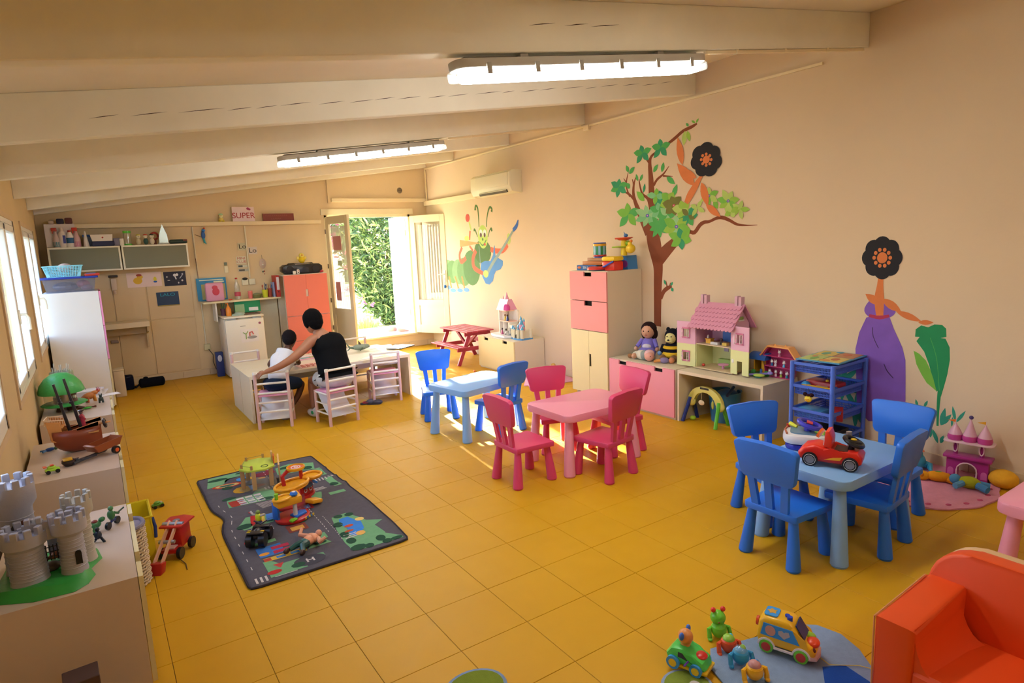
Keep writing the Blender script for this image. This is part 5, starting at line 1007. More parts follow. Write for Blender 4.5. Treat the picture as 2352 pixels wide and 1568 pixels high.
# ---------------- right side: toy castles on the cream bench ----------------
def turret(g, x, y, z, r, h, n=12): g.cyl((x, y, z), (x, y, z+h), r, r*.95, n)
r = E('toy_castle', 'large open pink-roofed toy castle on the cream bench', 'toy castle', (4.80, 7.30, .461), math.radians(180))
g = G().m(P('#dcd4cc')); g.prism([(-.02, -.26), (.14, -.26), (.20, -.1), (.20, .18), (.1, .26), (-.1, .22), (-.14, 0)], 0, .035, 'z', bev=.008); g.out('base', r)
g = G().m(P('#ecdfc8')); g.box((-.08, .0, .20), (.02, .26, .34)); g.box((.0, -.12, .20), (.16, .02, .34)); g.box((0, .12, .12), (.16, .02, .18)); turret(g, -.02, -.13, .03, .055, .36); turret(g, .04, .17, .03, .05, .15); g.out('wall', r)
g = G().m(P('#efb89a')); g.box((.0, 0, .215), (.17, .24, .014)); g.box((-.0, -.03, .36), (.15, .17, .014)); g.out('floor_deck', r)
g = G().m(P('#d9909c')); g.prism([(-.11, .37), (.10, .37), (.03, .52), (-.03, .52)], -.15, .06, 'y'); g.lathe([(.08, 0), (.05, .07), (.018, .16), (0, .22)], (0, -.02, .40)); g.lathe([(.05, 0), (.03, .06), (.012, .12), (0, .17)], (0, -.11, .40)); g.out('roof', r)
g = G().m(P('#c8407a')); g.lathe([(.05, 0), (.05, .05), (.03, .08), (0, .09)], (.05, .04, .37)); g.out('dormer', r)
g = G().m(P('#a8a298')); [g.ball((.10, .16+random.uniform(-.05, .05), .06+random.uniform(-.03, .08)), random.uniform(.02, .035), 8) for k in range(9)]; g.out('rocks', r)
for nm, x, y, z, c, c2 in (('figure', .04, -.02, .225, '#c8a030', '#7a4a20'), ('figure', .05, .05, .225, '#24386a', '#5a3018'), ('figure', .10, -.02, .037, '#b84a68', '#2a1c18'), ('figure', .10, .08, .037, '#3a2c2a', '#241a18')):
    g = G().m(P(c)); g.cyl((x, y, z), (x, y, z+.06), .022, .008); o = g.out(nm, r); g = G().m(P(c2)); g.ball((x, y, z+.072), .014, 8); g.out('figure_head', o)
r = E('toy_castle', 'small toy castle with blue cone roofs and pink towers on the cream bench', 'toy castle', (4.76, 6.925, .461), math.radians(180))
g = G().m(P('#4f86a8')); g.prism([(-.09, -.13), (.09, -.13), (.12, 0), (.09, .13), (-.09, .13)], 0, .022, 'z'); g.out('base', r)
g = G().m(P('#cdbf9c')); g.prism([(-.07, -.11), (.07, -.11), (.09, 0), (.07, .11), (-.07, .11)], .022, .12, 'z')
for x, y in ((.07, -.11), (.07, .11), (.09, -.045), (.09, .045), (-.07, .11), (-.07, -.11)): turret(g, x, y, .02, .024, .12)
g.out('wall', r); G().m(DK).prism(circ(0, .045, .022, .028, 12), .088, .0945, 'x').out('gate', r)
g = G().m(P('#d98a94'))
for x, y, h, rr in ((0, 0, .20, .035), (-.02, -.04, .26, .016), (-.02, .03, .24, .014), (.02, .07, .17, .018), (0, -.08, .15, .018)): turret(g, x, y, .10, rr, h-.10)
g.out('tower', r)
g = G().m(P('#4f8ea0'))
for x, y, z, rr, h in ((.0, 0, .20, .042, .07), (-.02, -.04, .26, .02, .05), (-.02, .03, .24, .018, .045), (.02, .07, .17, .024, .045), (0, -.08, .15, .024, .045), (.07, -.11, .14, .03, .05), (.07, .11, .14, .03, .05), (.09, -.045, .14, .022, .03), (.09, .045, .14, .022, .03)): g.cyl((x, y, z), (x, y, z+h), rr, .001, 14)
g.out('roof', r)
toy('play_mat', 'pink cloth lying on the floor between the cream bench and the tall cabinet', 'cloth', (4.66, 6.28, 0), 0, [('cloth', F('#d89aa8'), ('p', [(-.38, -.05), (-.1, -.26), (.3, -.28), (.36, .1), (.3, .35), (-.1, .3)], .001, .012, 'z', .003))])
toy('doll', 'naked blond doll sitting on the pink cloth beside the cream bench', 'doll', (4.88, 6.42, .012), 2.6, [('body', P('#d8a078'), ('s', (0, 0, .05), (.035, .04, .05)), ('t', [(.01, .02, .02), (.09, .04, .02)], [.016, .012]), ('t', [(.01, -.02, .02), (.09, -.05, .02)], [.016, .012]), ('t', [(0, .04, .08), (.05, .07, .04)], .009), ('t', [(0, -.04, .08), (.05, -.07, .04)], .009)), ('head', P('#e0aa84'), ('s', (0, 0, .12), .032)), ('hair', F('#c89850'), ('s', (-.01, 0, .135), (.034, .036, .03)))])
# ---------------- on the tall right cabinet ----------------
TZ = 1.421
toy('game_box', 'blue board game box at the left bottom of the pile on the tall cabinet', 'box', (4.70, 5.38, TZ), .05, [('box', '#28588a', ('b', (0, 0, .028), (.20, .30, .055))), ('emblem', '#c8642c', ('s', (-.101, .11, .03), (.003, .03, .014)))], smooth=False)
t_ = text('300 Jeux', .042, (0, 0, 0), (PI/2, 0, -PI/2), M('#dce4e8', .7), None); t_.parent = [o for o in bpy.data.objects if o.name.startswith('game_box')][-1]; t_.location = (-.1015, -.02, .028)
toy('game_box', 'orange-brown game box resting on the blue one', 'box', (4.76, 5.30, TZ+.0555), .02, [('box', '#b8662c', ('b', (0, 0, .021), (.24, .36, .042), {'bev': .003}))])
toy('game_box', 'brown wooden game box below the drum', 'box', (4.76, 5.25, TZ+.098), 0, [('box', '#9a6238', ('b', (0, 0, .018), (.2, .34, .036), {'bev': .002})), ('edge', '#b07848', ('b', (-.101, 0, .018), (.004, .2, .02)))])
toy('toy_drum', 'toy drum with green and light blue stripes and a yellow rim', 'drum', (4.74, 5.30, TZ+.135), 0, [('shell', P('#2a8048'), ('l', [(.066, .025), (.07, .06), (.07, .10), (.066, .13)]))]+[('stripe', P('#8fb8c0'), ('b', (.0695*math.cos(a), .0695*math.sin(a), .078), (.004, .024, .10), {'rz': a})) for a in [k*PI/4 for k in range(8)]]+[('rim', P('#e0a020'), ('l', [(.07, .125), (.074, .13), (.074, .15), (.06, .155)])), ('rim', P('#284a98'), ('o', (0, 0, .158), .066, .006)), ('rim', P('#b83024'), ('l', [(.072, .012), (.076, .018), (.072, .032)])), ('base', P('#284a98'), ('c', (0, 0, 0), (0, 0, .014), .072))])
toy('ramp_toy', 'red, yellow and green ball ramp toy on the tall cabinet', 'toy', (4.80, 4.98, TZ+.155), 0, [('top_tray', P('#d83a24'), ('l', [(.05, .16), (.10, .185), (.098, .19), (.05, .17)]), ('b', (0, .06, .178), (.05, .1, .015))), ('post', P('#e8c020'), ('c', (0, 0, 0), (0, 0, .165), .035, .03)), ('middle_tray', P('#a8c030'), ('l', [(.06, .08), (.10, .095), (.098, .10), (.05, .09)]), ('b', (0, .10, .088), (.05, .12, .014))), ('yellow_animal', P('#e8b828'), ('s', (-.02, -.12, .07), (.05, .055, .05)), ('s', (-.03, -.12, .125), .022)), ('knob', P('#e07a28'), ('s', (-.02, -.13, .15), .016)), ('bird', P('#3a6a98'), ('s', (0, -.03, .21), (.02, .03, .02)), ('c', (0, -.02, .22), (0, 0, .25), .008, .002)), ('ball', P('#8fb030'), ('s', (.01, -.05, .13), .028))])
toy('bucket', 'red and yellow toy bucket with a blue handle on the tall cabinet', 'bucket', (4.68, 5.03, TZ), 0, [('body', P('#d02c1c'), ('b', (0, 0, .05), (.14, .19, .10), {'bev': .015})), ('lid', P('#e8b81c'), ('b', (0, 0, .125), (.15, .20, .05), {'bev': .02})), ('handle', P('#2a4a98'), ('t', [(-.076, .07, .04), (-.09, .02, .05), (-.09, -.05, .08), (-.076, -.09, .10)], .010))])
toy('toy_guitar', 'flat red oval toy lying on the front edge of the tall cabinet', 'toy', (4.62, 5.20, TZ), 0, [('body', P('#c8281c'), ('l', [(.09, 0), (.12, .012), (.12, .03), (.09, .045)])), ('rim', P('#1c2438'), ('l', [(.10, .0), (.122, .006), (.122, .012), (.10, .012)])), ('sound_hole', '#3a1412', ('c', (0, -.02, .044), (0, -.02, .048), .03)), ('ball', P('#6ab080'), ('s', (.05, .05, .06), .03))])
toy('play_block', 'blue wedge-shaped plastic toy with a purple disc at the back of the tall cabinet', 'toy', (4.93, 4.985, TZ), 0, [('body', P('#3a7ab0'), ('p', [(-.02, 0), (.10, 0), (.08, .14), (.0, .15)], -.09, .06, 'x')), ('disc', P('#8a3a88'), ('c', (-.10, .02, .06), (-.09, .02, .06), .04))])
# ---------------- on the pink drawer bench ----------------
BZ = .501
def seated_doll(loc, rz, label, skin_, hairc, dress, sc=1.0, extra=()):
    s = sc
    toy('doll', label, 'doll', loc, rz, [('body', F(dress), ('s', (0, 0, .085*s), (.055*s, .06*s, .085*s)), ('s', (.03*s, 0, .05*s), (.08*s, .075*s, .045*s))), ('leg', F(dress), ('t', [(.02*s, .035*s, .035*s), (.12*s, .07*s, .03*s)], [.03*s, .024*s])), ('leg', F(dress), ('t', [(.02*s, -.035*s, .035*s), (.12*s, -.06*s, .03*s)], [.03*s, .024*s])),
        ('foot', P(skin_), ('s', (.15*s, .08*s, .03*s), (.028*s, .022*s, .024*s))), ('foot', P(skin_), ('s', (.15*s, -.07*s, .03*s), (.028*s, .022*s, .024*s))), ('arm', F(dress), ('t', [(0, .05*s, .145*s), (.04*s, .085*s, .09*s)], [.02*s, .016*s])), ('arm', F(dress), ('t', [(0, -.05*s, .145*s), (.04*s, -.085*s, .09*s)], [.02*s, .016*s])),
        ('hand', P(skin_), ('s', (.05*s, .09*s, .075*s), .017*s)), ('hand', P(skin_), ('s', (.05*s, -.09*s, .075*s), .017*s)), ('head', P(skin_), ('s', (.01*s, 0, .215*s), (.056*s, .054*s, .06*s)), ('s', (.062*s, 0, .205*s), (.008*s, .008*s, .007*s))), ('hair', F(hairc), ('s', (-.012*s, 0, .232*s), (.062*s, .066*s, .062*s)), ('s', (-.03*s, .04*s, .19*s), (.03*s, .03*s, .045*s)), ('s', (-.03*s, -.04*s, .19*s), (.03*s, .03*s, .045*s))),
        ('eye', '#2a1a14', ('s', (.060*s, .02*s, .222*s), .006*s)), ('eye', '#2a1a14', ('s', (.060*s, -.02*s, .222*s), .006*s)), ('mouth', '#a84a40', ('s', (.060*s, 0, .19*s), (.004*s, .012*s, .004*s)))]+list(extra))
seated_doll((4.83, 4.66, BZ), math.radians(205), 'dark-haired doll in a purple dress seated against the tall cabinet', '#c08a68', '#2a1a18', '#7a6aa8', 1.28, [('bib', F('#d8d0d8'), ('s', (.06, 0, .12), (.03, .05, .03)))])
toy('doll', 'baby doll in pale clothes lying on its side in front of the purple doll', 'doll', (4.67, 4.60, BZ), math.radians(-100), [('body', F('#d8ccb0'), ('s', (0, 0, .05), (.09, .055, .05)), ('s', (-.08, 0, .04), (.05, .06, .04))), ('shirt', F('#8f9a94'), ('s', (.05, 0, .055), (.05, .05, .052))), ('head', P('#d8957c'), ('s', (.13, 0, .055), (.05, .052, .052))), ('bonnet', F('#e0b0a8'), ('s', (.115, .01, .075), (.05, .054, .045))), ('foot', F('#b07848'), ('s', (-.13, .02, .03), (.03, .025, .028))), ('foot', F('#a06a40'), ('s', (-.14, -.05, .025), (.03, .025, .025))), ('eye', '#2a1a14', ('s', (.172, -.02, .06), .005), ('s', (.172, .015, .06), .005))])
def plush(loc, rz, label):
    toy('plush_bee', label, 'plush toy', loc, rz, [('body', F('#171722'), ('s', (0, 0, .10), (.085, .095, .10))), ('stripe', F('#d8a828'), ('l', [(.088, .04), (.100, .055), (.100, .075), (.09, .09)])), ('stripe', F('#d8a828'), ('l', [(.09, .125), (.094, .13), (.085, .15), (.075, .155)])), ('hood', F('#14141c'), ('s', (-.012, 0, .245), (.078, .082, .085)), ('s', (-.02, .05, .315), (.02, .02, .024)), ('s', (-.02, -.05, .315), (.02, .02, .024))), ('face', F('#d4c07a'), ('s', (.03, 0, .235), (.055, .058, .06)), ('s', (.075, 0, .215), (.03, .045, .028))),
        ('nose', '#1a1412', ('s', (.104, 0, .222), (.010, .012, .009))), ('eye', '#1a1412', ('s', (.080, .022, .255), .007), ('s', (.080, -.022, .255), .007)), ('mouth', '#3a2018', ('s', (.092, 0, .198), (.008, .028, .005))), ('leg', F('#8a6440'), ('s', (.09, .05, .035), (.06, .035, .035))), ('leg', F('#8a6440'), ('s', (.09, -.06, .035), (.06, .035, .035))), ('arm', F('#171722'), ('t', [(0, .085, .15), (.05, .12, .08)], [.028, .022])), ('arm', F('#171722'), ('t', [(0, -.085, .15), (.05, -.10, .08)], [.028, .022])), ('paw', F('#7a9ac0'), ('s', (.06, -.11, .075), .024))])
plush((4.86, 4.36, BZ), math.radians(200), 'plush bee with black hood and yellow stripes leaning beside the dollhouse')
toy('doll', 'small orange-legged doll lying between the plush bee and the dollhouse', 'doll', (4.68, 4.30, BZ), 2.2, [('body', F('#8a7a98'), ('s', (0, 0, .03), (.05, .035, .03))), ('leg', P('#d88838'), ('t', [(.03, .01, .03), (.10, .03, .02)], .012)), ('leg', P('#d88838'), ('t', [(.03, -.01, .03), (.09, -.03, .02)], .012)), ('head', P('#c87848'), ('s', (-.07, 0, .03), .03))])
# dollhouse
def dollhouse():
    r = E('dollhouse', 'pink and yellow wooden dollhouse with both front doors folded open', 'dollhouse', (4.83, 3.73, BZ), 0)
    pk, ye, ro = M('#d8a0ac', .55, .03), M('#d2c984', .55, .03), M('#cc8490', .55, .05)
    g = G().m(M('#c8a878', .5)); g.box((0, 0, .012), (.26, .44, .012)); g.out('base', r, False)
    g = G().m(ye); g.box((.12, 0, .13), (.008, .40, .225)); g.box((0, .196, .13), (.24, .008, .225)); g.box((0, -.196, .13), (.24, .008, .225)); g.out('lower_walls', r, False)
    g = G().m(pk); g.box((.12, 0, .345), (.008, .40, .205)); 
    for s in (-1, 1): g.prism([(-.12, .243), (.124, .243), (.124, .447), (.0, .60), (-.12, .447)], s*.200-.004, s*.200+.004, 'y')
    g.out('upper_walls', r, False)
    g = G().m(M('#d0b088', .5)); g.box((0, 0, .240), (.235, .385, .008)); g.out('upper_floor', r, False)
    for s in (-1, 1):
        g = G().m(ro); a = (s*.165, .40); b = (0, .615); g.prism([a, b, (0, .630), (s*.178, .405)], -.25, .25, 'y')
        for k in range(13):   # scalloped rows of shingles
            pass
        o = g.out('roof_side', r, False)
        if s == -1:
            me = None
            for row in range(6):
                f0 = row/6; x = -.168*(1-f0)-.010; z = .402+.213*f0+.012
                for k in range(13):
                    y = -.235+.039*k+(.019 if row % 2 else 0)
                    if y > .245: continue
                    if me is None:
                        q = G().m(ro); q.X = Matrix.Rotation(math.atan2(.213, .168)*-1+.16, 4, 'Y'); q.prism([(-.005+.022*math.cos(t), .0195*math.sin(t)) for t in [PI/2+k2*PI/6 for k2 in range(7)]]+[(.03, -.0195), (.03, .0195)], 0, .006, 'z'); oo = q.out('shingle', r, False); me = oo.data
                    else:
                        oo = bpy.data.objects.new('shingle', me); COL.objects.link(oo); oo.parent = r
                    oo.location = (x, y, z)
                    if row == 0 and k == 0: first = oo
    for y in (-.19, .19):
        g = G().m(M('#c99aa0', .6)); g.box((.0, y-.02, .645), (.05, .028, .10)); g.box((0, y+.02, .650), (.05, .028, .10)); c_ = g.out('chimney', r, False)
        G().m(M('#e0d0cc', .6)).box((0, y, .615), (.02, .016, .02)).out('chimney_clip', c_, False)
    # folded doors, each two-tone
    for s, nm in ((1, 'left_door'), (-1, 'right_door')):
        hy = s*.20; D = Matrix.Translation((-.125, hy, 0)) @ Matrix.Rotation(s*.12, 4, 'Z')
        w_ = .205
        def dpanel(mat, z0, z1, name, hole):
            g = G().m(mat); g.X = D; y0, y1 = (0, s*w_)
            hw = .030; hc = s*w_*.5; a0, a1 = hole
            lo, hi = min(y0, y1), max(y0, y1)
            g.box((0, (lo+hc-hw)/2, (z0+z1)/2), (.008, hc-hw-lo, z1-z0)); g.box((0, (hc+hw+hi)/2, (z0+z1)/2), (.008, hi-hc-hw, z1-z0))
            if a0 > z0: g.box((0, hc, (z0+a0)/2), (.008, 2*hw, a0-z0))
            g.box((0, hc, (a1+z1)/2), (.008, 2*hw, z1-a1)); return g.out(name, r, False)
        a = dpanel(pk, .232, .447, 'door', (.30, .375)); a['label'] = 'pink upper part of a folded front panel'
        b = dpanel(ye, .015, .232, 'door', ((.075, .150) if s == 1 else (.015, .135))); b['label'] = 'yellow lower part of a folded front panel'
        for z0, z1, ok in ((.30, .375, 1), (.075, .150, s == 1)):
            if not ok: continue
            g = G().m(M('#c86a80', .5)); g.X = D; hc = s*w_*.5
            for q in (-1, 1): g.box((-.006, hc+q*.037, (z0+z1)/2), (.006, .014, z1-z0+.03))
            for z in (z0-.008, z1+.008): g.box((-.006, hc, z), (.006, .08, .014))
            wf_ = g.out('window_surround', r, False)
            g = G().m(M('#eae0dc', .5)); g.X = D
            for q in (-1, 1):
                for zz in (z0, (z0+z1)/2, z1): g.box((-.024, hc+q*.033, zz), (.032, .004, .004))
                for xx in (-.010, -.038): g.box((xx, hc+q*.033, (z0+z1)/2), (.004, .004, z1-z0))
            g.out('window_shutter', wf_, False)
    g = G().m(M('#e8e4dc', .5)); g.X = Matrix.Translation((-.13, -.235, .10)); g.ball((-.004, .01, .03), (.002, .012, .02), 10); g.out('painted_mirror', r)
    g = G().m(M('#8fa050', .6)); g.box((-.002, -.206, .50), (.075, .012, .03), bev=.008); fb = g.out('flower_box', r); g = G().m(M('#e0dcd0', .6)); g.box((-.002, -.208, .482), (.08, .016, .012)); g.out('flower_box_ledge', fb)
    def furn(nm, c, *ps):
        g = G().m(mm(c)); [prim(g, p) for p in ps]; return g.out(nm, r)
    furn('toy_bed', '#2c5a98', ('b', (.04, -.06, .33), (.06, .11, .12)), ('b', (.03, -.14, .29), (.07, .05, .06))); furn('toy_table', '#d89a28', ('b', (-.03, .11, .262), (.05, .055, .035)), ('b', (-.03, .11, .285), (.06, .065, .008)))
    furn('toy_figure', '#3a2a28', ('s', (-.04, -.03, .29), .016), ('c', (-.04, -.03, .246), (-.04, -.03, .28), .016, .008)); furn('toy_bench', '#d8d4cc', ('b', (-.07, .02, .256), (.03, .08, .022))); furn('toy_cot', '#c8a040', ('b', (-.06, -.09, .258), (.04, .05, .025)))
    furn('toy_sofa', '#8a9a4a', ('b', (.06, -.02, .055), (.05, .16, .07))); furn('toy_round_table', '#d890a8', ('l', [(.012, .02), (.012, .055), (.045, .055), (.05, .065), (0, .07)], (-.05, -.06, 0))); furn('toy_pot', '#b83a28', ('s', (-.07, .15, .033), (.018, .018, .014))); furn('toy_lamp', '#e8dcc8', ('c', (-.03, .13, .29), (-.03, .13, .32), .012, .006))
    furn('wall_picture', '#a89ab0', ('b', (.112, .03, .17), (.004, .05, .035)))
dollhouse()
toy('playset_house', 'small yellow playset with a blue arched roof on a green base beside the dollhouse', 'toy house', (4.90, 3.36, BZ), 0, [('base', P('#2f7a38'), ('l', [(.12, 0), (.11, .015), (0, .018)])), ('wall', P('#d8941c'), ('b', (.03, -.03, .08), (.10, .012, .13)), ('b', (.03, .05, .08), (.10, .012, .13)), ('b', (.08, .01, .08), (.012, .09, .13)), ('b', (-.02, -.045, .08), (.02, .03, .13))), ('roof', P('#2c5a9a'), ('p', [(-.06, .14), (.10, .14)]+[(.02+.08*math.cos(t), .14+.06*math.sin(t)) for t in [k*PI/8 for k in range(1, 8)]], -.08, .09, 'y')), ('figure', P('#4a6aa0'), ('c', (-.05, -.04, .018), (-.05, -.04, .06), .01)), ('bush', P('#3a8a3a'), ('s', (-.06, .03, .03), .022), ('s', (-.05, -.09, .03), .02))])
toy('seesaw_toy', 'purple toy seesaw with green seat lying on the bench edge', 'toy', (4.78, 3.30, BZ), 1.9, [('plank', P('#8a7ab8'), ('b', (0, 0, .03), (.20, .03, .012), {'ry': .15}), ('s', (.10, 0, .02), (.025, .02, .015)), ('s', (-.10, 0, .045), (.025, .02, .015))), ('support', P('#4aa890'), ('p', [(-.03, 0), (.03, 0), (0, .028)], -.02, .02, 'y')), ('seat', P('#a8b848'), ('s', (-.02, .05, .03), (.05, .03, .014)))])
r = E('doll_display', 'dark pink toy house shelf with an orange roof and tiny white figures', 'toy house', (4.90, 3.17, BZ), 0)
pk = P('#b0305a'); g = G().m(pk); 
g.prism([(-.12, 0), (.12, 0), (.15, .19), (.105, .25), (-.105, .25), (-.15, .19)], .035, .042, 'x'); 
for s in (-1, 1): g.prism([(s*.115, 0), (s*.122, 0), (s*.152, .19), (s*.145, .19)], -.03, .04, 'x'); g.prism([(s*.152, .19), (s*.11, .255), (s*.103, .25), (s*.145, .188)], -.03, .04, 'x')
g.out('case', r, False)
for z, w_ in ((.004, .12), (.095, .13), (.185, .145)): G().m(pk).box((0, 0, z), (.07, 2*w_, .007)).out('shelf', r, False)
for s in (-1, 1):
    g = G().m(P('#e89a50')); g.prism([(s*.165, .18), (s*.10, .265), (s*.10, .28), (s*.175, .185)], -.045, .045, 'x'); g.out('roof_side', r, False)
g = G().m(P('#e89a50')); g.box((0, 0, .272), (.09, .21, .014), bev=.004); g.cyl((-.02, .04, .278), (-.02, .04, .298), .018, .002, 4); g.cyl((-.02, -.06, .278), (-.02, -.06, .298), .018, .002, 4); g.out('roof_top', r)
for y, z, c in ((.07, .0985, '#2f6a98'), (.035, .0985, '#e8dce0'), (-.045, .0985, '#5aa0c0'), (.0, .1885, '#c07080'), (.09, .0075, '#d8a0b0'), (.03, .0075, '#e0c0c8'), (-.02, .0075, '#a8b040'), (-.075, .0075, '#2f8a98')):
    g = G().m(P(c)); g.cyl((-.012, y, z), (-.012, y, z+.024), .012, .008, 10); o = g.out('figure', r); g = G().m(P('#ece4e0')); g.ball((-.012, y, z+.036), (.012, .014, .012), 10)
    for q in (-1, 1): g.ball((-.012, y+q*.007, z+.05), (.003, .0035, .009), 6)
    g.out('figure_head', o)
# below the bench
toy('play_arch', 'baby activity arch with yellow bow and blue and green legs under the desk bench', 'toy', (4.66, 3.77, 0), 0,
    [('bow', P('#d8c860'), ('p', [(.20*math.cos(t), .19+.165*math.sin(t)) for t in [k*PI/12 for k in range(0, 13)]]+[(.13*math.cos(t), .19+.115*math.sin(t)) for t in [k*PI/12 for k in range(12, -1, -1)]], -.02, .02, 'x', .005), ('s', (0, .165, .19), (.03, .045, .05)), ('s', (0, -.165, .19), (.03, .045, .05))),
     ('leg', P('#1c2c70'), ('t', [(-.02, .165, .23), (-.10, .19, 0)], .018)), ('leg', P('#1c2c70'), ('t', [(.02, .165, .23), (.10, .18, .0)], .018)), ('leg', P('#5ab02c'), ('t', [(-.02, -.165, .23), (-.10, -.19, 0)], .018)), ('leg', P('#4a9a2c'), ('t', [(.02, -.165, .23), (.10, -.18, 0)], .018)),
     ('hanging_toy', F('#e0c8a0'), ('s', (0, .05, .19), (.012, .035, .025)), ('c', (0, .05, .2), (0, .05, .31), .002)), ('hanging_toy', P('#b8b050'), ('s', (0, -.08, .19), (.012, .014, .04)), ('c', (0, -.08, .2), (0, -.08, .3), .002)), ('label_plate', '#3a3a2c', ('b', (-.022, 0, .337), (.003, .10, .02), {'bev': .002}))])
toy('bucket', 'blue plastic tub behind the activity arch under the desk bench', 'tub', (4.87, 3.72, 0), 0, [('tub', P('#2f7098'), ('l', [(.12, 0), (.15, .28), (.16, .29), (.145, .285), (.115, .01)])), ('toy_inside', P('#3a6aa8'), ('s', (0, -.03, .26), (.10, .1, .05))), ('strap', P('#1c3058'), ('t', [(-.12, -.12, .28), (0, -.10, .34), (.1, -.02, .31)], .014))])
toy('toy_piece', 'small orange toy piece on the floor by the green leg of the activity arch', 'toy', (4.72, 3.50, 0), .4, [('piece', P('#e0702c'), ('b', (0, 0, .02), (.04, .05, .04), {'bev': .012}))])
toy('toy_piece', 'small lime toy piece on the floor between the blue arch legs', 'toy', (4.66, 3.92, 0), .4, [('piece', P('#a8c830'), ('s', (0, 0, .022), (.03, .03, .022)))])
# ---------------- blue rack ----------------
def rack():
    r = E('storage_rack', 'blue plastic four-tier rack standing by the painted purple flower', 'rack', (4.77, 2.66, 0), 0); m = P('#4a68b8'); wx, wy = .235, .165
    for sx in (-1, 1):
        for sy in (-1, 1): G().m(m).cyl((sx*wx, sy*wy, 0), (sx*wx, sy*wy, .75), .016, .018).out('post', r)
    for z in (.735, .555, .365, .165):
        g = G().m(m)
        for s in (-1, 1):
            g.box((s*wx, 0, z), (.014, 2*wy, .022)); g.box((0, s*wy, z), (2*wx, .014, .022))
            for q in range(3):
                zz = z-.025-.018*q; g.box((s*(wx-.018), 0, zz), (.005, 2*wy-.03, .006)); g.box((0, s*(wy-.018), zz), (2*wx-.03, .005, .006))
            n = 26
            for k in range(n):
                t = -1+2*k/(n-1); g.box((s*(wx-.018), t*(wy-.02), z-.035), (.005, .0035, .065))
            for k in range(30):
                t = -1+2*k/29; g.box((t*(wx-.02), s*(wy-.018), z-.035), (.0035, .005, .065))
        g.box((0, 0, z-.068), (2*wx-.04, 2*wy-.04, .004)); g.out('basket_tier', r, False)
rack()
toy('picture_board', 'colourful picture board lying on top of the blue rack', 'board', (4.80, 2.66, .757), .06, [('board', '#4a8aa0', ('b', (0, 0, .004), (.46, .34, .008)))]+[('picture_field', c, ('b', (x, y, .0095), (.2, .15, .003), {'rz': .03})) for x, y, c in ((-.11, -.08, '#c8aa58'), (.11, -.08, '#b87848'), (-.11, .08, '#a8b060'), (.11, .08, '#c8a850'))]+[('picture_field', c, ('p', circ(x, y, a, b, 9), .0115, .013, 'z')) for x, y, a, b, c in ((-.1, -.08, .05, .03, '#a85838'), (-.13, .07, .06, .025, '#6a9a50'), (.12, -.07, .05, .03, '#c06040'), (.1, .09, .06, .03, '#5a9070'), (-.06, .1, .03, .02, '#c8784a'), (-.17, -.03, .03, .04, '#c87838'), (.19, .02, .03, .03, '#488a98'))], smooth=False)
toy('musical_toy', 'red toy piano with blue balls in the second tier of the rack', 'toy', (4.70, 2.66, .49), 0, [('body', P('#a82420'), ('b', (.03, 0, .05), (.14, .26, .09), {'bev': .015})), ('ball', P('#2f88b8'), ('s', (-.06, .11, .05), .038)), ('ball', P('#1f4a88'), ('s', (-.04, -.12, .045), .03)), ('front_edge', P('#e0a818'), ('b', (-.09, -.01, .06), (.03, .26, .012))), ('keys', '#b8a888', ('c', (-.06, -.02, .03), (-.06, -.02, .065), .05, .045)), ('button', P('#e0b818'), ('s', (.0, -.03, .10), .012))])
toy('hanging_rattle', 'yellow rattle with dark red ears hanging from the second tier of the rack', 'rattle', (4.51, 2.67, .47), 0, [('face', P('#e0b820'), ('s', (0, 0, 0), (.018, .03, .026))), ('ear', F('#2a1014'), ('s', (0, .026, .035), (.012, .018, .016))), ('ear', F('#2a1014'), ('s', (0, -.026, .035), (.012, .018, .016))), ('bow', F('#3a1418'), ('s', (0, 0, .03), (.012, .016, .01))), ('cord', '#3a3a44', ('c', (0, 0, .03), (0, 0, .085), .002)), ('dot', '#b83a20', ('s', (-.017, .008, .0), .004), ('s', (-.017, -.008, 0), .004), ('s', (-.018, 0, -.01), .004))])
toy('flat_toy', 'light blue slab lying in the third tier of the rack', 'toy', (4.66, 2.72, .30), 0, [('slab', P('#4a98c0'), ('b', (0, 0, .03), (.16, .2, .06), {'bev': .006}))])
toy('red_toy', 'red folded toy in the third tier of the rack', 'toy', (4.72, 2.54, .30), .5, [('toy', P('#b02820'), ('p', [(-.09, 0), (.1, 0), (.06, .05), (-.02, .10), (-.08, .07)], -.03, .03, 'y', .006)), ('wing', P('#c03a30'), ('b', (.05, .03, .05), (.12, .012, .05), {'rz': .6}))])
s_ = toy('shoe_box', 'black and white box in the lowest tier of the rack', 'box', (4.70, 2.66, .1), 0, [('box', '#ddd4d0', ('b', (0, 0, .035), (.26, .26, .07))), ('lid', '#15151c', ('b', (0, 0, .09), (.28, .28, .035)))], smooth=False)
text('LA', .035, (-.1305, .06, .04), (PI/2, 0, -PI/2), M('#6a6468', .7), s_)
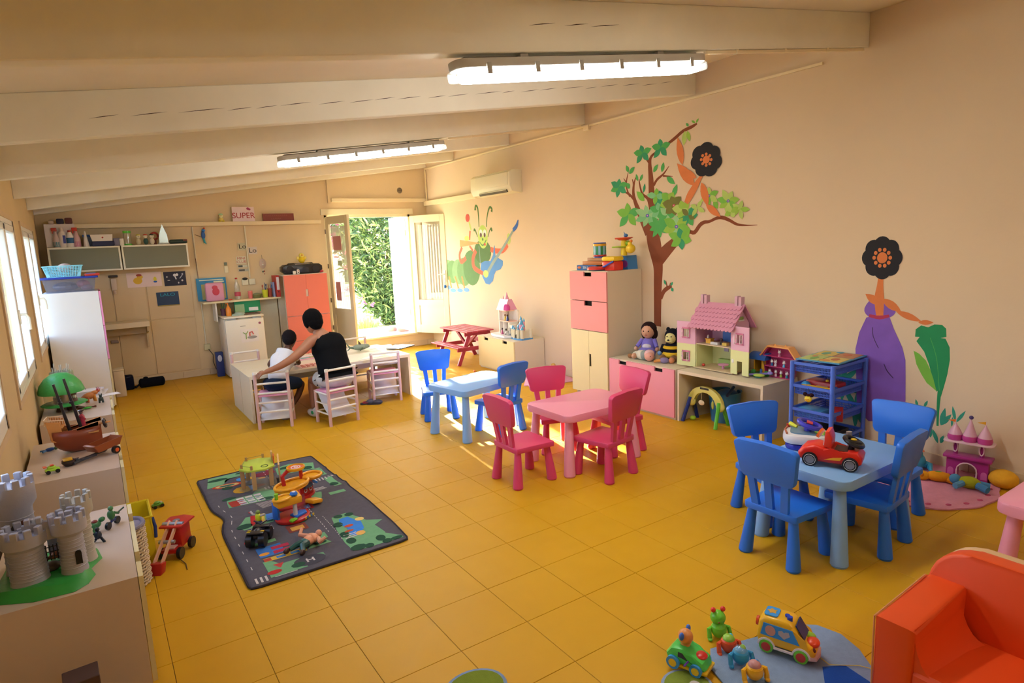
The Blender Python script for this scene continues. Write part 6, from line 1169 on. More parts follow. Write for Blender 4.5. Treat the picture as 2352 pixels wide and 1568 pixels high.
# ---------------- vehicles on the light blue table ----------------
KZ = .481
def red_car():
    r = E('toy_car', 'red toy ride car with a black steering wheel on the light blue table', 'toy car', (3.285, 1.79, KZ), math.radians(110)); red = P('#cf2414'); red2 = P('#d8321c')
    prof = [(-.13, .035), (-.135, .07), (-.115, .098), (-.05, .088), (.0, .085), (.03, .10), (.075, .105), (.125, .09), (.15, .06), (.15, .03), (.12, .022), (-.11, .022)]
    g = G().m(red); g.prism(prof, -.062, .062, 'y', bev=.016, seg=3); g.out('body', r)
    g = G().m(red2); g.prism([(-.0, .095), (.035, .10), (.030, .175), (.012, .18), (.0, .14)], -.052, .052, 'y', bev=.006); g.out('windscreen_frame', r)
    G().m(P('#e8dcd4')).prism([(.036, .105), (.040, .105), (.033, .155), (.029, .155)], -.04, .04, 'y').out('windscreen', r)
    G().m(M('#3a0c0a', .5)).box((-.045, 0, .088), (.07, .09, .006)).out('seat_well', r)
    for x in (-.085, .092):
        for s in (-1, 1):
            g = G().m(M('#17171a', .5)); g.cyl((x, s*.050, .034), (x, s*.074, .034), .035, n=22); w_ = g.out('wheel', r)
            g = G().m(M('#8a8a90', .3, metal=.3)); g.cyl((x, s*.070, .034), (x, s*.0755, .034), .020, n=20); g.out('hub', w_)
            g = G().m(M('#d8d8d8', .5)); g.torus((x, s*.0745, .034), .026, .0012, (0, 1, 0)); g.out('white_ring', w_)
    g = G().m(P('#e8a020')); 
    for s in (-1, 1): g.prism([(-.04, .045), (.03, .040), (-.01, .055), (-.05, .062)], s*.0625-.0008, s*.0625+.0008, 'y')
    g.out('side_flash', r)
    g = G().m(P('#16161a')); g.cyl((-.075, 0, .08), (-.085, 0, .125), .014); g.torus((-.088, 0, .13), .042, .011, (-.45, 0, 1), 24); g.ball((-.088, 0, .13), (.035, .03, .009)); w_ = g.out('steering_wheel', r); G().m(P('#e0b020')).ball((-.088, 0, .142), (.014, .010, .006)).out('horn_button', w_)
    G().m(M('#8a8484', .4)).cyl((-.065, -.045, .09), (-.06, -.047, .165), .009, .013).out('gear_lever', r)
    G().m(P('#e0601c')).cyl((.05, .03, .16), (.06, .028, .165), .026, n=20).out('mirror', r)
red_car()
bpy.data.objects['toy_car'].scale = (1.12, 1.12, 1.12)
toy('toy_dashboard', 'white and blue toy dashboard with a purple steering wheel behind the red car', 'toy', (3.45, 2.05, KZ), math.radians(120),
    [('base', P('#2a2c8a'), ('p', rrect(.22, .20, .06), 0, .035, 'z', .01)), ('body', P('#d8d4d4'), ('p', rrect(.25, .22, .07), .035, .095, 'z', .02)), ('panel', P('#5a7888'), ('p', rrect(.17, .15, .04), .095, .102, 'z')), ('trim', P('#a85a3a'), ('t', [(.10, -.08, .098), (.115, 0, .098), (.10, .08, .098)], .006)),
     ('steering_wheel', P('#33309a'), ('c', (-.01, 0, .10), (-.015, 0, .13), .022), ('o', (-.02, 0, .14), .062, .014, (-.3, 0, 1)), ('b', (-.02, 0, .14), (.03, .11, .012), {'ry': -.3})), ('horn_button', P('#c83a3c'), ('b', (-.02, 0, .152), (.035, .05, .008), {'ry': -.3, 'bev': .003})), ('lever', P('#d8d030'), ('t', [(.05, -.03, .11), (.09, -.06, .12)], [.008, .014])), ('lever', P('#a8c828'), ('t', [(-.05, .03, .11), (-.10, .06, .11)], [.008, .012])), ('light', P('#b82020'), ('c', (.10, -.07, .095), (.10, -.07, .115), .010))])
# ---------------- far right corner ----------------
g = G().m(F('#cf8590')); g.prism([(.50*math.cos(t)+.008*math.cos(14*t), .44*math.sin(t)+.008*math.sin(14*t)) for t in [k*2*PI/64 for k in range(64)]], .001, .012, 'z', bev=.003)
r = E('round_rug', 'round pink rug with a dark pink dotted edge below the painted grass', 'rug', (4.62, 1.90, 0), 0); g.out('rug', r)
g = G().m(F('#b04860'))
for k in range(22):
    t = k*2*PI/22; g.ball((.435*math.cos(t), .385*math.sin(t), .0125), (.022, .016, .002), 10)
g.out('dots', r)
def castle_playset():
    r = E('toy_castle', 'magenta and white open toy castle with pennants on the pink rug', 'toy castle', (4.90, 1.72, .012), math.radians(190)); mg = P('#a02a6c'); wh = P('#ddb8b8')
    def arch(cx, hw, z0, zt, n=8): return [(cx+hw*math.cos(t), zt-hw+hw*math.sin(t)) for t in [k*PI/n for k in range(n+1)]]
    g = G().m(mg); a = arch(0, .055, 0, .115); g.prism([(.12, 0), (.12, .15), (-.12, .15), (-.12, 0), (-.055, 0)]+a[::-1][0:]+[(.055, 0)], -.03, .03, 'x'); g.out('lower_wall', r)
    g = G().m(mg); g.box((0, 0, .155), (.11, .28, .022), bev=.006); g.out('balcony', r)
    g = G().m(wh); g.tube([(.034, y, z) for y, z in [(.055, 0)]+arch(0, .058, 0, .118)+[(-.055, 0)]], .005, 6); g.out('arch_trim', r)
    for y in (-.075, .075):
        G().m(mg).cyl((0, y, .165), (0, y, .26), .014).out('pillar', r); G().m(wh).torus((0.02, y, .22), .022, .004, (1, 0, 0), sc=(.6, 1.6)).out('pillar_trim', r)
    g = G().m(wh); g.prism(rrect(.13, .29, .03), .258, .268, 'z', bev=.003); g.out('upper_deck', r)
    for y, h, c in ((-.085, .085, 0), (0, .12, 1), (.085, .095, 0)):
        g = G().m(P('#b83c78')); g.lathe([(.04, 0), (.046, .018), (.042, .04)], (0, y, .268)); o = g.out('dome_base', r); g = G().m(P('#d09aa4')); g.lathe([(.042, 0), (.03, .03), (.008, h-.02), (0, h)], (0, y, .308)); g.out('dome', o)
    for y, z, c in ((-.085, .39, '#d8641c'), (.085, .40, '#d8941c')):
        g = G().m(wh); g.cyl((0, y, z-.02), (0, y, z+.02), .002); f = g.out('flag_pole', r); g = G().m(P(c)); g.prism([(y, z), (y-.05, z+.008), (y, z+.022)], -.001, .001, 'x'); g.out('pennant', f)
    G().m(P('#3a2a60')).ball((0, 0, .437), .014, 8).out('finial', r)
    for y in (-.092, .098): G().m(P('#c05a8c')).prism([(y-.018, .02), (y+.018, .02)]+[(y+.018*math.cos(t), .055+.018*math.sin(t)) for t in [k*PI/6 for k in range(7)]], .030, .034, 'x').out('window', r)
castle_playset()
toy('sea_dragon', 'turquoise plastic dragon toy left of the magenta castle', 'toy', (4.84, 2.02, .012), math.radians(195), [('body', P('#2f8aa0'), ('s', (0, 0, .06), (.07, .06, .06)), ('t', [(0, 0, .08), (.03, 0, .14), (.01, 0, .19), (-.01, 0, .22)], [.045, .04, .032, .028]), ('t', [(-.04, 0, .04), (-.02, .08, .03), (.06, .1, .02)], [.035, .025, .01])), ('head', P('#5ab0bc'), ('s', (.02, 0, .24), (.055, .038, .035)), ('s', (.0, 0, .26), (.03, .03, .025))), ('crest', P('#48a838'), ('t', [(-.01, 0, .27), (-.02, .02, .34)], [.012, .003])), ('mouth', P('#d8c020'), ('t', [(.06, -.03, .21), (.075, 0, .205), (.06, .03, .21)], .006)), ('frill', P('#c8602c'), ('t', [(.04, -.04, .15), (.06, 0, .14), (.04, .05, .155)], .007)), ('wing', P('#6a98a8'), ('s', (0, -.07, .10), (.03, .035, .035))), ('wing_edge', P('#b8c030'), ('t', [(0, -.04, .12), (0, -.09, .12), (0, -.11, .15)], .005)), ('eye', '#101014', ('s', (.05, -.022, .255), .008), ('s', (.05, .022, .255), .008))])
toy('plush_toy', 'orange plush animal lying on the pink rug', 'plush toy', (4.70, 1.82, .012), math.radians(120), [('body', F('#d8881c'), ('s', (0, 0, .035), (.08, .045, .035))), ('head', F('#d8901c'), ('s', (.09, .01, .035), (.04, .035, .033))), ('leg', F('#d0801c'), ('t', [(-.05, .03, .03), (-.10, .05, .02)], .02)), ('leg', F('#d0801c'), ('t', [(.0, -.03, .03), (-.07, -.07, .02)], .02)), ('ear', F('#c0701c'), ('s', (.10, .04, .05), (.012, .012, .016))), ('spot', P('#5a8a3a'), ('s', (.0, -.0, .069), (.02, .01, .004)))])
toy('plush_toy', 'green and blue plush toy lying between the orange plush and the yellow cushion', 'plush toy', (4.72, 1.64, .012), math.radians(100), [('body', F('#9a941e'), ('s', (0, 0, .04), (.065, .05, .04))), ('leg', F('#4a7a9a'), ('t', [(-.05, .03, .04), (-.11, .06, .03)], .024)), ('leg', F('#4a7a9a'), ('t', [(-.05, -.03, .03), (-.10, -.05, .02)], .024)), ('arm', F('#5a88a0'), ('t', [(.03, .04, .04), (.06, .10, .03)], .02)), ('head', F('#4f8098'), ('s', (.08, 0, .045), (.035, .035, .035)))])
toy('cushion', 'fluffy yellow-orange ball cushion at the wall right of the magenta castle', 'cushion', (4.93, 1.52, .0), 0, [('cushion', F('#dd9a28'), ('s', (0, 0, .06), (.085, .085, .062)))])
toy('doll', 'thin pale doll lying on the pink rug beside the blue chair', 'doll', (4.60, 1.97, .012), math.radians(150), [('body', P('#e0b898'), ('s', (0, 0, .02), (.05, .02, .016)), ('t', [(.04, .01, .018), (.13, .02, .014)], [.012, .007]), ('t', [(.04, -.01, .018), (.13, -.01, .014)], [.012, .007])), ('dress', F('#8a2a58'), ('s', (-.02, 0, .022), (.035, .028, .02))), ('hair', P('#c05a60'), ('s', (-.08, 0, .022), (.026, .024, .02)))])
# ---------------- printed road rug with toys ----------------
def road_rug():
    r = E('play_rug', 'dark grey road-map play rug with creases on the yellow floor', 'rug', (.96, 4.36, 0), 0); fab = M('#5c585e', .95, .14, 30, .5, bs=260)
    W_, L_ = .92, 1.98
    def outline(u, v):   # u across x, v along y, hand-laid distortions
        x = (u-.5)*W_; y = (v-.5)*L_
        x += (.045*math.exp(-((v-.53)/.07)**2)) * (1-u)*1.0; x += .02*math.sin(v*5)*u
        c = .035   # rounded corners
        dx = min(u, 1-u)*W_; dy = min(v, 1-v)*L_
        if dx < c and dy < c:
            k = 1-math.hypot(c-dx, c-dy)/c
            if k < 0: x -= math.copysign(c, u-.5)*-k*.6*1; y -= math.copysign(c, v-.5)*-k*.6
        return x, y
    def hz(u, v):
        z = .006+.014*math.exp(-((v-.53-.10*(u-.5))/.022)**2)+.010*math.exp(-((v-.70+.02*u)/.014)**2)*u+.007*math.exp(-((v-.80)/.012)**2)+.004*math.sin(v*17+u*6)*math.sin(v*9)
        return max(.004, z)
    g = G().m(fab); g.grid(lambda u, v: (*outline(u, v), hz(u, v)), 24, 90)
    o = g.out('rug', r, True, .006)
    g = G().m(M('#3a3438', .95)); B = [(*outline(u, 0), hz(u, 0)) for u in [k/16 for k in range(17)]]+[(*outline(1, v), hz(1, v)) for v in [k/50 for k in range(1, 51)]]+[(*outline(u, 1), hz(u, 1)) for u in [1-k/16 for k in range(1, 17)]]+[(*outline(0, v), hz(0, v)) for v in [1-k/50 for k in range(1, 50)]]
    g.tube(B, .007, 6, True); g.out('edge_binding', r)
    # flat print laid over the cloth: shapes in rug cm (x 0..92 from left, y 0..198 from the near edge)
    layers = {}
    def put(c, pts, lay=1, n=3):
        # subdivide polygon edges and drape
        if c not in layers: layers[c] = G().m(M(c, .95, .12, 30, .3, bs=260))
        g = layers[c]; cx = sum(p[0] for p in pts)/len(pts); cy = sum(p[1] for p in pts)/len(pts)
        ring = []
        for i in range(len(pts)):
            a, b = pts[i], pts[(i+1) % len(pts)]
            m_ = max(1, int(math.hypot(b[0]-a[0], b[1]-a[1])/4))
            for k in range(m_): ring.append((a[0]+(b[0]-a[0])*k/m_, a[1]+(b[1]-a[1])*k/m_))
        def D(x, y): 
            u, v = x/92, y/198; q = outline(u, v); return (q[0], q[1], hz(u, v)+.0036+.0006*lay)
        rings = [[g.bm.verts.new(D(cx+(x-cx)*f, cy+(y-cy)*f)) for x, y in ring] for f in (1, .75, .5, .25)]
        ce_ = g.bm.verts.new(D(cx, cy)); N_ = len(ring)
        for A_, B_ in zip(rings[:-1], rings[1:]):
            for i in range(N_): g.bm.faces.new((A_[i], A_[(i+1) % N_], B_[(i+1) % N_], B_[i]))
        for i in range(N_): g.bm.faces.new((rings[-1][i], rings[-1][(i+1) % N_], ce_))
    def rect(c, x, y, w, h, lay=1): put(c, [(x, y), (x+w, y), (x+w, y+h), (x, y+h)], lay)
    def blob(c, x, y, a, b, lay=2, n=10): put(c, circ(x, y, a, b, n), lay)
    GR, DG, WHT = '#6f9a6a', '#2c4a34', '#c8bcb4'
    rect(GR, 12, 5, 20, 13); put(GR, [(12, 18), (20, 18), (16, 26), (12, 26)]); put(GR, [(32, 10), (44, 12), (44, 17), (34, 18)])
    rect(GR, 13, 50, 12, 4); put(GR, [(12, 78), (30, 80), (36, 88), (30, 94), (14, 96), (9, 86)]); put(GR, [(10, 122), (40, 120), (46, 132), (40, 146), (34, 146), (30, 138), (12, 138)])
    put(GR, [(62, 60), (72, 62), (77, 50), (79, 42), (88, 36), (81, 31), (83, 18), (82, 10), (90, 7), (90, 4), (78, 5), (66, 5), (59, 8), (58, 20), (59, 40)]); rect(GR, 48, 34, 4, 8)
    put(GR, [(46, 100), (66, 96), (70, 108), (60, 118), (50, 112)]); rect(GR, 82, 112, 6, 22); rect(GR, 82, 144, 6, 18); put(GR, [(56, 168), (84, 162), (88, 178), (70, 188), (58, 184)]); put(GR, [(4, 172), (8, 196), (44, 196), (44, 190), (20, 186), (14, 172)]); rect(GR, 50, 190, 10, 6); rect(GR, 74, 100, 12, 5); put(GR, [(38, 26), (52, 27), (50, 32), (40, 31)]); rect(GR, 40, 64, 4, 14); rect(GR, 44, 92, 4, 12)
    for x, y, a, b in ((66, 59, 3, 3), (73, 58, 3, 3), (62, 46, 3, 4), (61, 30, 3, 4), (62, 20, 3, 4), (63, 9, 5, 4), (69, 7, 3, 3), (78, 12, 3, 4), (80, 6, 3, 3), (86, 6, 4, 2), (28, 10, 4, 3), (13, 84, 5, 4), (30, 84, 4, 3), (14, 140, 5, 3), (36, 124, 5, 3), (46, 30, 4, 2), (84, 118, 3, 5), (84, 150, 3, 5), (66, 180, 7, 3), (80, 168, 4, 4), (14, 188, 8, 3), (34, 193, 6, 2), (56, 104, 4, 3), (17, 163, 4, 5), (45, 68, 3, 3)): blob(DG, x, y, a, b, 3)
    put('#3f79b4', [(65, 54), (71, 55), (73, 48), (76, 45), (74, 31), (68, 24), (64, 27), (65, 37), (63, 46)], 3); blob('#d8a050', 70, 26, 3, 3, 4); blob('#b84a30', 67, 40, 3, 2, 4); blob('#b05030', 65, 33, 3, 1.5, 4); blob('#d8b060', 76, 46, 3, 3, 4)
    blob('#4a484e', 35, 12, 9, 6.5, 2, 18)
    for a, b, w_, h_ in ((33, 9.5, 1, 5), (36.5, 9.5, 1, 5), (33, 11.6, 4.5, 1)): rect(WHT, a, b, w_, h_, 4)
    blob('#5f88b8', 70, 176, 5, 4, 4)
    rect('#3f6a9c', 12, 32, 14, 14, 2); rect('#a83040', 20, 39, 10, 4, 3); rect('#a83040', 20, 33, 10, 4, 3); blob('#d88a30', 15, 36, 3, 2, 3); rect('#c89a38', 13, 25, 24, 5, 2); rect('#4c78a0', 20, 26, 5, 3, 3); rect('#4c78a0', 28, 26, 5, 3, 3); rect('#a84030', 13, 25.5, 4, 4, 3)
    rect('#b02c28', 17, 82, 7, 14, 3); rect('#d0a840', 24, 82, 2, 14, 3); rect('#4c7ab0', 27, 84, 6, 10, 3)
    rect('#9a3428', 12, 122, 10, 12, 2)
    for i in range(3):
        for j in range(4): rect('#d8ccc8', 18+6*i, 122+4*j, 5, 2.6, 3)
    for i in range(3): rect('#48587c', 18.4+6*i, 123, 4, 1, 4); rect('#48587c', 18.4+6*i, 131, 4, 1, 4)
    blob('#b03820', 18, 170, 11, 5, 2, 12); blob('#3a5a48', 18, 170, 6, 2, 4); blob('#c8a060', 18, 170, 9, 3.6, 3); blob('#4a88b8', 30, 178, 4, 4, 3); blob('#d8a030', 36, 176, 4, 3, 3)
    blob('#d0942c', 26, 152, 7, 6, 2, 12); put('#8a3424', [(33, 148), (44, 154), (34, 160)], 2); rect('#5a8ab8', 31, 148, 3, 9, 3)
    rect('#9a2c28', 44, 84, 14, 12, 2); rect('#c89a40', 46, 86, 4, 6, 3); rect('#6a7a98', 52, 86, 4, 7, 3)
    rect('#8a2c34', 50, 176, 6, 18, 2); blob('#b0b4b8', 53, 188, 3, 4, 3); blob('#7a3038', 46, 178, 8, 5, 2); blob('#c87a30', 44, 170, 3, 2, 3); rect('#7a3a2c', 34, 54, 12, 12, 2); rect('#c88a38', 36, 56, 8, 6, 3); blob('#b03028', 36, 80, 3.2, 3.2, 3); blob('#b03028', 15, 10, 4, 2.4, 3); put('#b84038', [(19, 13), (22, 19), (16, 19)], 3); blob('#b03028', 10, 58, 2, 2, 3)
    for x, y, w_, h_, nx, ny in ((4, 3, 1.2, 6, 3, 1), (60, 24, 8, 1, 1, 3), (70, 132, 1.2, 5, 6, 1), (86, 134, 1.2, 5, 2, 1), (68, 112, 8, 1, 1, 4), (26, 104, 12, .9, 1, 7), (16, 68, 12, .9, 1, 5), (40, 142, 1.2, 5, 3, 1), (38, 96, 1.4, 5, 3, 1)):
        for i in range(nx):
            for j in range(ny): rect(WHT, x+i*(w_+1.4), y+j*(h_+1.2), w_, h_, 3)
    for i in range(14): rect(WHT, 54-.5*i*0, 40+i*4.2 if i < 12 else 40, .5, 2.2, 3); rect(WHT, 58+.0*i, 26+i*3, .4, 1.6, 3)
    for i in range(10): rect(WHT, 48, 140+5*i, .4, 2.5, 3); rect(WHT, 5, 20+12*i, .5, 4, 3)
    rect(WHT, 14, 4, 12, .5, 4); rect(WHT, 72, 128, .4, 3, 3)
    for c, g in layers.items(): o = g.out('print', r, True); o['kind'] = 'stuff'
road_rug()
r = E('toy_garage', 'green-topped wooden toy garage on the far left of the road rug', 'toy garage', (.875, 4.93, .012), math.radians(-12))
g = G().m(P('#b8c040')); g.prism([(-.12, -.07), (-.06, -.14), (.06, -.15), (.13, -.09), (.12, .11), (.02, .15), (-.09, .12)], .15, .165, 'z', bev=.003); g.out('deck', r)
G().m(M('#3c4a24', .8)).torus((.06, -.08, .166), .024, .003).out('hole_rim', r)
g = G().m(CLEARP); g.prism([(-.13, -.09), (-.05, -.17), (.10, -.17), (.14, -.1), (.13, .1), (0, .15), (-.10, .12)], .002, .008, 'z'); g.out('base_plate', r)
for x, y in ((-.10, -.06), (-.02, -.135), (.10, -.09), (.10, .10), (-.07, .11)): G().m(M('#c29056', .6, .1)).box((x, y, .080), (.030, .026, .140), bev=.003).out('post', r)
for x, y in ((-.10, -.06), (-.03, -.13), (.05, .14), (-.07, .11)): G().m(M('#b08048', .6)).cyl((x, y, .165), (x, y, .195), .009).out('peg', r)
g = G().m(M('#6a6a48', .6)); g.tube([(-.03, -.13, .185), (-.10, -.06, .185), (-.07, .11, .185), (.05, .14, .185)], .0018, 5); g.out('rail_cord', r)
G().m(M('#d8a868', .6, .1)).box((.16, .02, .10), (.012, .16, .16), rx=.25).out('ramp', r); G().m(P('#c8481c')).prism([(-.05, .15), (.05, .15), (.03, .22), (-.03, .22)], .124, .132, 'x').out('red_wall', r); G().m(M('#d0a060', .6)).box((.115, .05, .2), (.012, .06, .07), bev=.004).out('wood_panel', r)
def garage():
    r = E('toy_garage', 'red, orange and blue plastic toy garage in the middle of the road rug', 'toy garage', (.97, 4.30, .012), math.radians(30)); red, org, blu = P('#b4201a'), P('#eda01c'), P('#2468b4')
    g = G().m(red); g.prism(circ(-.12, -.12, .115, .11, 20), 0, .02, 'z', bev=.005); g.prism(circ(.06, .05, .14, .10, 20), 0, .019, 'z', bev=.005); g.prism(circ(.20, .10, .09, .08, 16), 0, .021, 'z', bev=.005); g.out('base', r)
    g = G().m(org); g.prism(circ(.01, .0, .135, .09, 20), .15, .165, 'z', bev=.004); g.torus((.01, 0, .172), .10, .010, sc=(1.3, .85), n=24); g.prism(circ(.20, .0, .07, .065, 18), .155, .165, 'z'); g.torus((.20, 0, .172), .068, .009, n=20); g.out('upper_deck', r)
    g = G().m(org); g.prism([(-.25, -.14), (-.10, -.20), (-.04, -.10), (-.05, -.05), (-.12, -.12), (-.22, -.06)], .115, .165, 'z', bev=.008); g.torus((-.19, -.12, .168), .055, .009, n=18, sc=(1.2, .8)); g.out('lower_ramp', r)
    g = G().m(org); g.box((.10, -.10, .03), (.10, .08, .03), ry=.25, bev=.01); g.out('slide', r)
    g = G().m(red); g.tube([(-.02, .04, .165), (-.02, .05, .23), (.01, .03, .26), (.05, .0, .265)], .014, 8); g.tube([(.13, .03, .165), (.13, .03, .24), (.10, .01, .265)], .014, 8); g.out('arch', r)
    g = G().m(org); g.lathe([(.055, .262), (.062, .27), (.062, .282), (.056, .283), (.054, .274), (0, .274)], (.06, .0, 0)); o = g.out('helipad', r); G().m(P('#d8502c')).cyl((.06, 0, .2745), (.06, 0, .276), .05, n=20).out('pad_disc', o); G().m(P('#eadcd0')).torus((.06, 0, .2765), .03, .003).out('pad_ring', o); G().m(P('#eadcd0')).torus((.06, 0, .2765), .012, .003).out('pad_ring', o)
    g = G().m(blu); g.box((-.21, -.07, .068), (.018, .05, .10), bev=.004); g.box((-.17, -.02, .068), (.04, .018, .10), bev=.004); g.out('support', r)
    G().m(P('#d8d8d4')).cyl((-.13, -.16, .03), (-.13, -.16, .17), .014, n=16).out('lift_column', r); g = G().m(blu); g.lathe([(.022, 0), (.026, .01), (.02, .022), (0, .024)], (-.13, -.16, .17)); g.out('lift_knob', r); G().m(P('#e8dcd8')).cyl((-.13, -.16, .193), (-.13, -.16, .196), .012).out('knob_cap', r)
    g = G().m(blu); g.prism([(-.15, -.19), (-.06, -.19), (-.04, -.16), (-.06, -.12), (-.14, -.12)], .02, .035, 'z', bev=.004); g.out('lift_platform', r); g = G().m(blu); g.box((.25, .07, .10), (.10, .06, .015), ry=.6); g.out('blue_ramp', r)
    G().m(clear('pink_clear', (.9, .7, .75), .1, .1, .1, (.7, .4, .45))).box((-.05, -.13, .075), (.08, .004, .11)).out('clear_wall', r)
    g = G().m(red); g.box((.19, .05, .07), (.12, .02, .12), bev=.01); g.out('car_wash', r); g = G().m(M('#4a5a78', .5)); g.cyl((.15, .035, .09), (.22, .035, .09), .02); g.out('roller', r); g = G().m(P('#d8d4d4')); g.torus((.16, .03, .06), .013, .003, (0, 1, 0)); g.torus((.21, .03, .06), .013, .003, (0, 1, 0)); g.out('ring_print', r)
    G().m(P('#7ab828')).cyl((-.22, -.10, .165), (-.22, -.10, .205), .010, .013).out('tree', r); g = G().m(P('#7ab828')); g.box((-.19, -.20, .03), (.05, .03, .012), bev=.004); g.cyl((-.20, -.2, .02), (-.20, -.2, .04), .012); g.out('barrier', r)
    for k in range(5): G().m(P('#e0b030' if k % 2 == 0 else '#4c7aa0')).box((-.11+.017*k, -.228, .012), (.013, .004, .014)).out('stripe', r)
garage()
r = toy('toy_motorbike', 'black toy quad bike with four fat tyres on the road rug', 'toy vehicle', (.665, 3.90, .014), math.radians(60), [('wheel', P('#15151a'), ('c', (-.05, -.055, .04), (-.05, -.02, .04), .042, .042, 18)), ('wheel', P('#15151a'), ('c', (-.05, .02, .04), (-.05, .055, .04), .042, .042, 18)), ('wheel', P('#15151a'), ('c', (.06, -.055, .036), (.06, -.022, .036), .036, .036, 18)), ('wheel', P('#15151a'), ('c', (.06, .022, .036), (.06, .055, .036), .036, .036, 18)),
    ('body', P('#22232c'), ('b', (0, 0, .06), (.13, .04, .03), {'bev': .01}), ('s', (-.02, 0, .08), (.04, .025, .02))), ('fender', P('#1a1a20'), ('b', (-.05, 0, .088), (.05, .10, .012), {'bev': .005}), ('b', (.06, 0, .08), (.045, .10, .012), {'bev': .005})), ('hazard_stripe', P('#d8b020'), ('b', (-.05, -.04, .096), (.008, .02, .003)), ('b', (-.04, .04, .096), (.008, .02, .003)), ('b', (-.06, .04, .096), (.006, .02, .003))), ('engine', M('#8a8484', .3, metal=.5), ('s', (-.02, -.0, .05), (.03, .034, .02))), ('handlebar', P('#2a2a34'), ('t', [(.05, -.04, .12), (.04, 0, .10), (.05, .04, .12)], .005))])
toy('action_figure', 'small action figure with a yellow top behind the black quad bike', 'figure', (.70, 4.06, .014), math.radians(30), [('trousers', P('#1a2440'), ('t', [(0, .015, 0), (0, .015, .06)], .012), ('t', [(0, -.015, 0), (0, -.015, .06)], .012), ('s', (0, 0, .06), (.016, .028, .018))), ('torso', P('#d8d828'), ('s', (0, 0, .095), (.016, .024, .03))), ('arm', P('#b8b0a8'), ('t', [(0, .02, .11), (.01, .06, .10), (.02, .09, .11)], .007), ('t', [(0, -.02, .11), (.01, -.05, .12)], .007)), ('head', P('#7a8a3a'), ('s', (0, 0, .13), .014)), ('staff', P('#b82c38'), ('c', (.01, .05, .10), (.03, .12, .095), .004))])
toy('action_figure', 'bare-chested toy wrestler figure lying on its back on the road rug', 'figure', (.875, 3.66, .012), math.radians(30), [('torso', P('#d88a60'), ('s', (.03, 0, .03), (.05, .035, .028)), ('s', (.06, .0, .032), (.035, .045, .028))), ('head', P('#d8906a'), ('s', (.115, -.0, .035), (.022, .02, .024))), ('arm', P('#d8906a'), ('t', [(.07, .04, .03), (.05, .09, .04), (.09, .11, .06)], [.016, .014, .011])), ('arm', P('#d8906a'), ('t', [(.07, -.04, .03), (.04, -.08, .03), (.07, -.10, .05)], [.016, .014, .011])), ('trousers', P('#1e4a40'), ('t', [(.0, .015, .03), (-.05, .025, .03), (-.09, .035, .02)], [.022, .018, .014]), ('t', [(.0, -.015, .03), (-.05, -.03, .04), (-.07, -.05, .02)], [.022, .018, .014])), ('belt', P('#2a5a4a'), ('s', (-.005, 0, .03), (.016, .034, .028))), ('boot', P('#3a2018'), ('s', (-.11, .04, .02), (.022, .014, .018)), ('s', (-.085, -.06, .018), (.022, .014, .018)))])
# ---------------- foreground mat and its toys ----------------
toy('play_mat', 'blue-grey mat with a dark blue patch under the toy bus', 'rug', (2.24, 1.30, 0), 0, [('mat', F('#7d8ea4'), ('p', [(-.32, .22), (-.22, .30), (-.10, .26), (0, .23), (.12, .20), (.22, .18), (.29, .12), (.31, .02), (.27, -.08), (.14, -.24), (0, -.32), (-.2, -.32), (-.36, -.2), (-.38, .05)], .001, .010, 'z', .003)), ('patch', F('#1f4488'), ('p', [(-.02, -.30), (-.06, -.12), (.04, -.05), (.12, -.10), (.10, -.22)], .010, .0125, 'z'))])
toy('play_mat', 'olive and grey edged round mat under the green toy car', 'rug', (1.76, 1.50, 0), 0, [('edge', F('#8a96a8'), ('p', circ(0, 0, .105, .105, 24), .001, .0105, 'z', .003)), ('field', F('#77802c'), ('p', circ(0, 0, .092, .092, 24), .0105, .012, 'z')), ('dot', F('#c8b8a8'), ('p', circ(.03, -.01, .022, .022, 14), .012, .0128, 'z'))])
toy('play_mat', 'olive round mat with a grey edge at the bottom of the floor', 'rug', (1.08, 2.0, 0), 0, [('edge', F('#7a8aa0'), ('p', circ(0, 0, .135, .115, 28), .001, .0105, 'z', .003)), ('field', F('#727a26'), ('p', circ(0, 0, .120, .10, 28), .0105, .012, 'z'))])
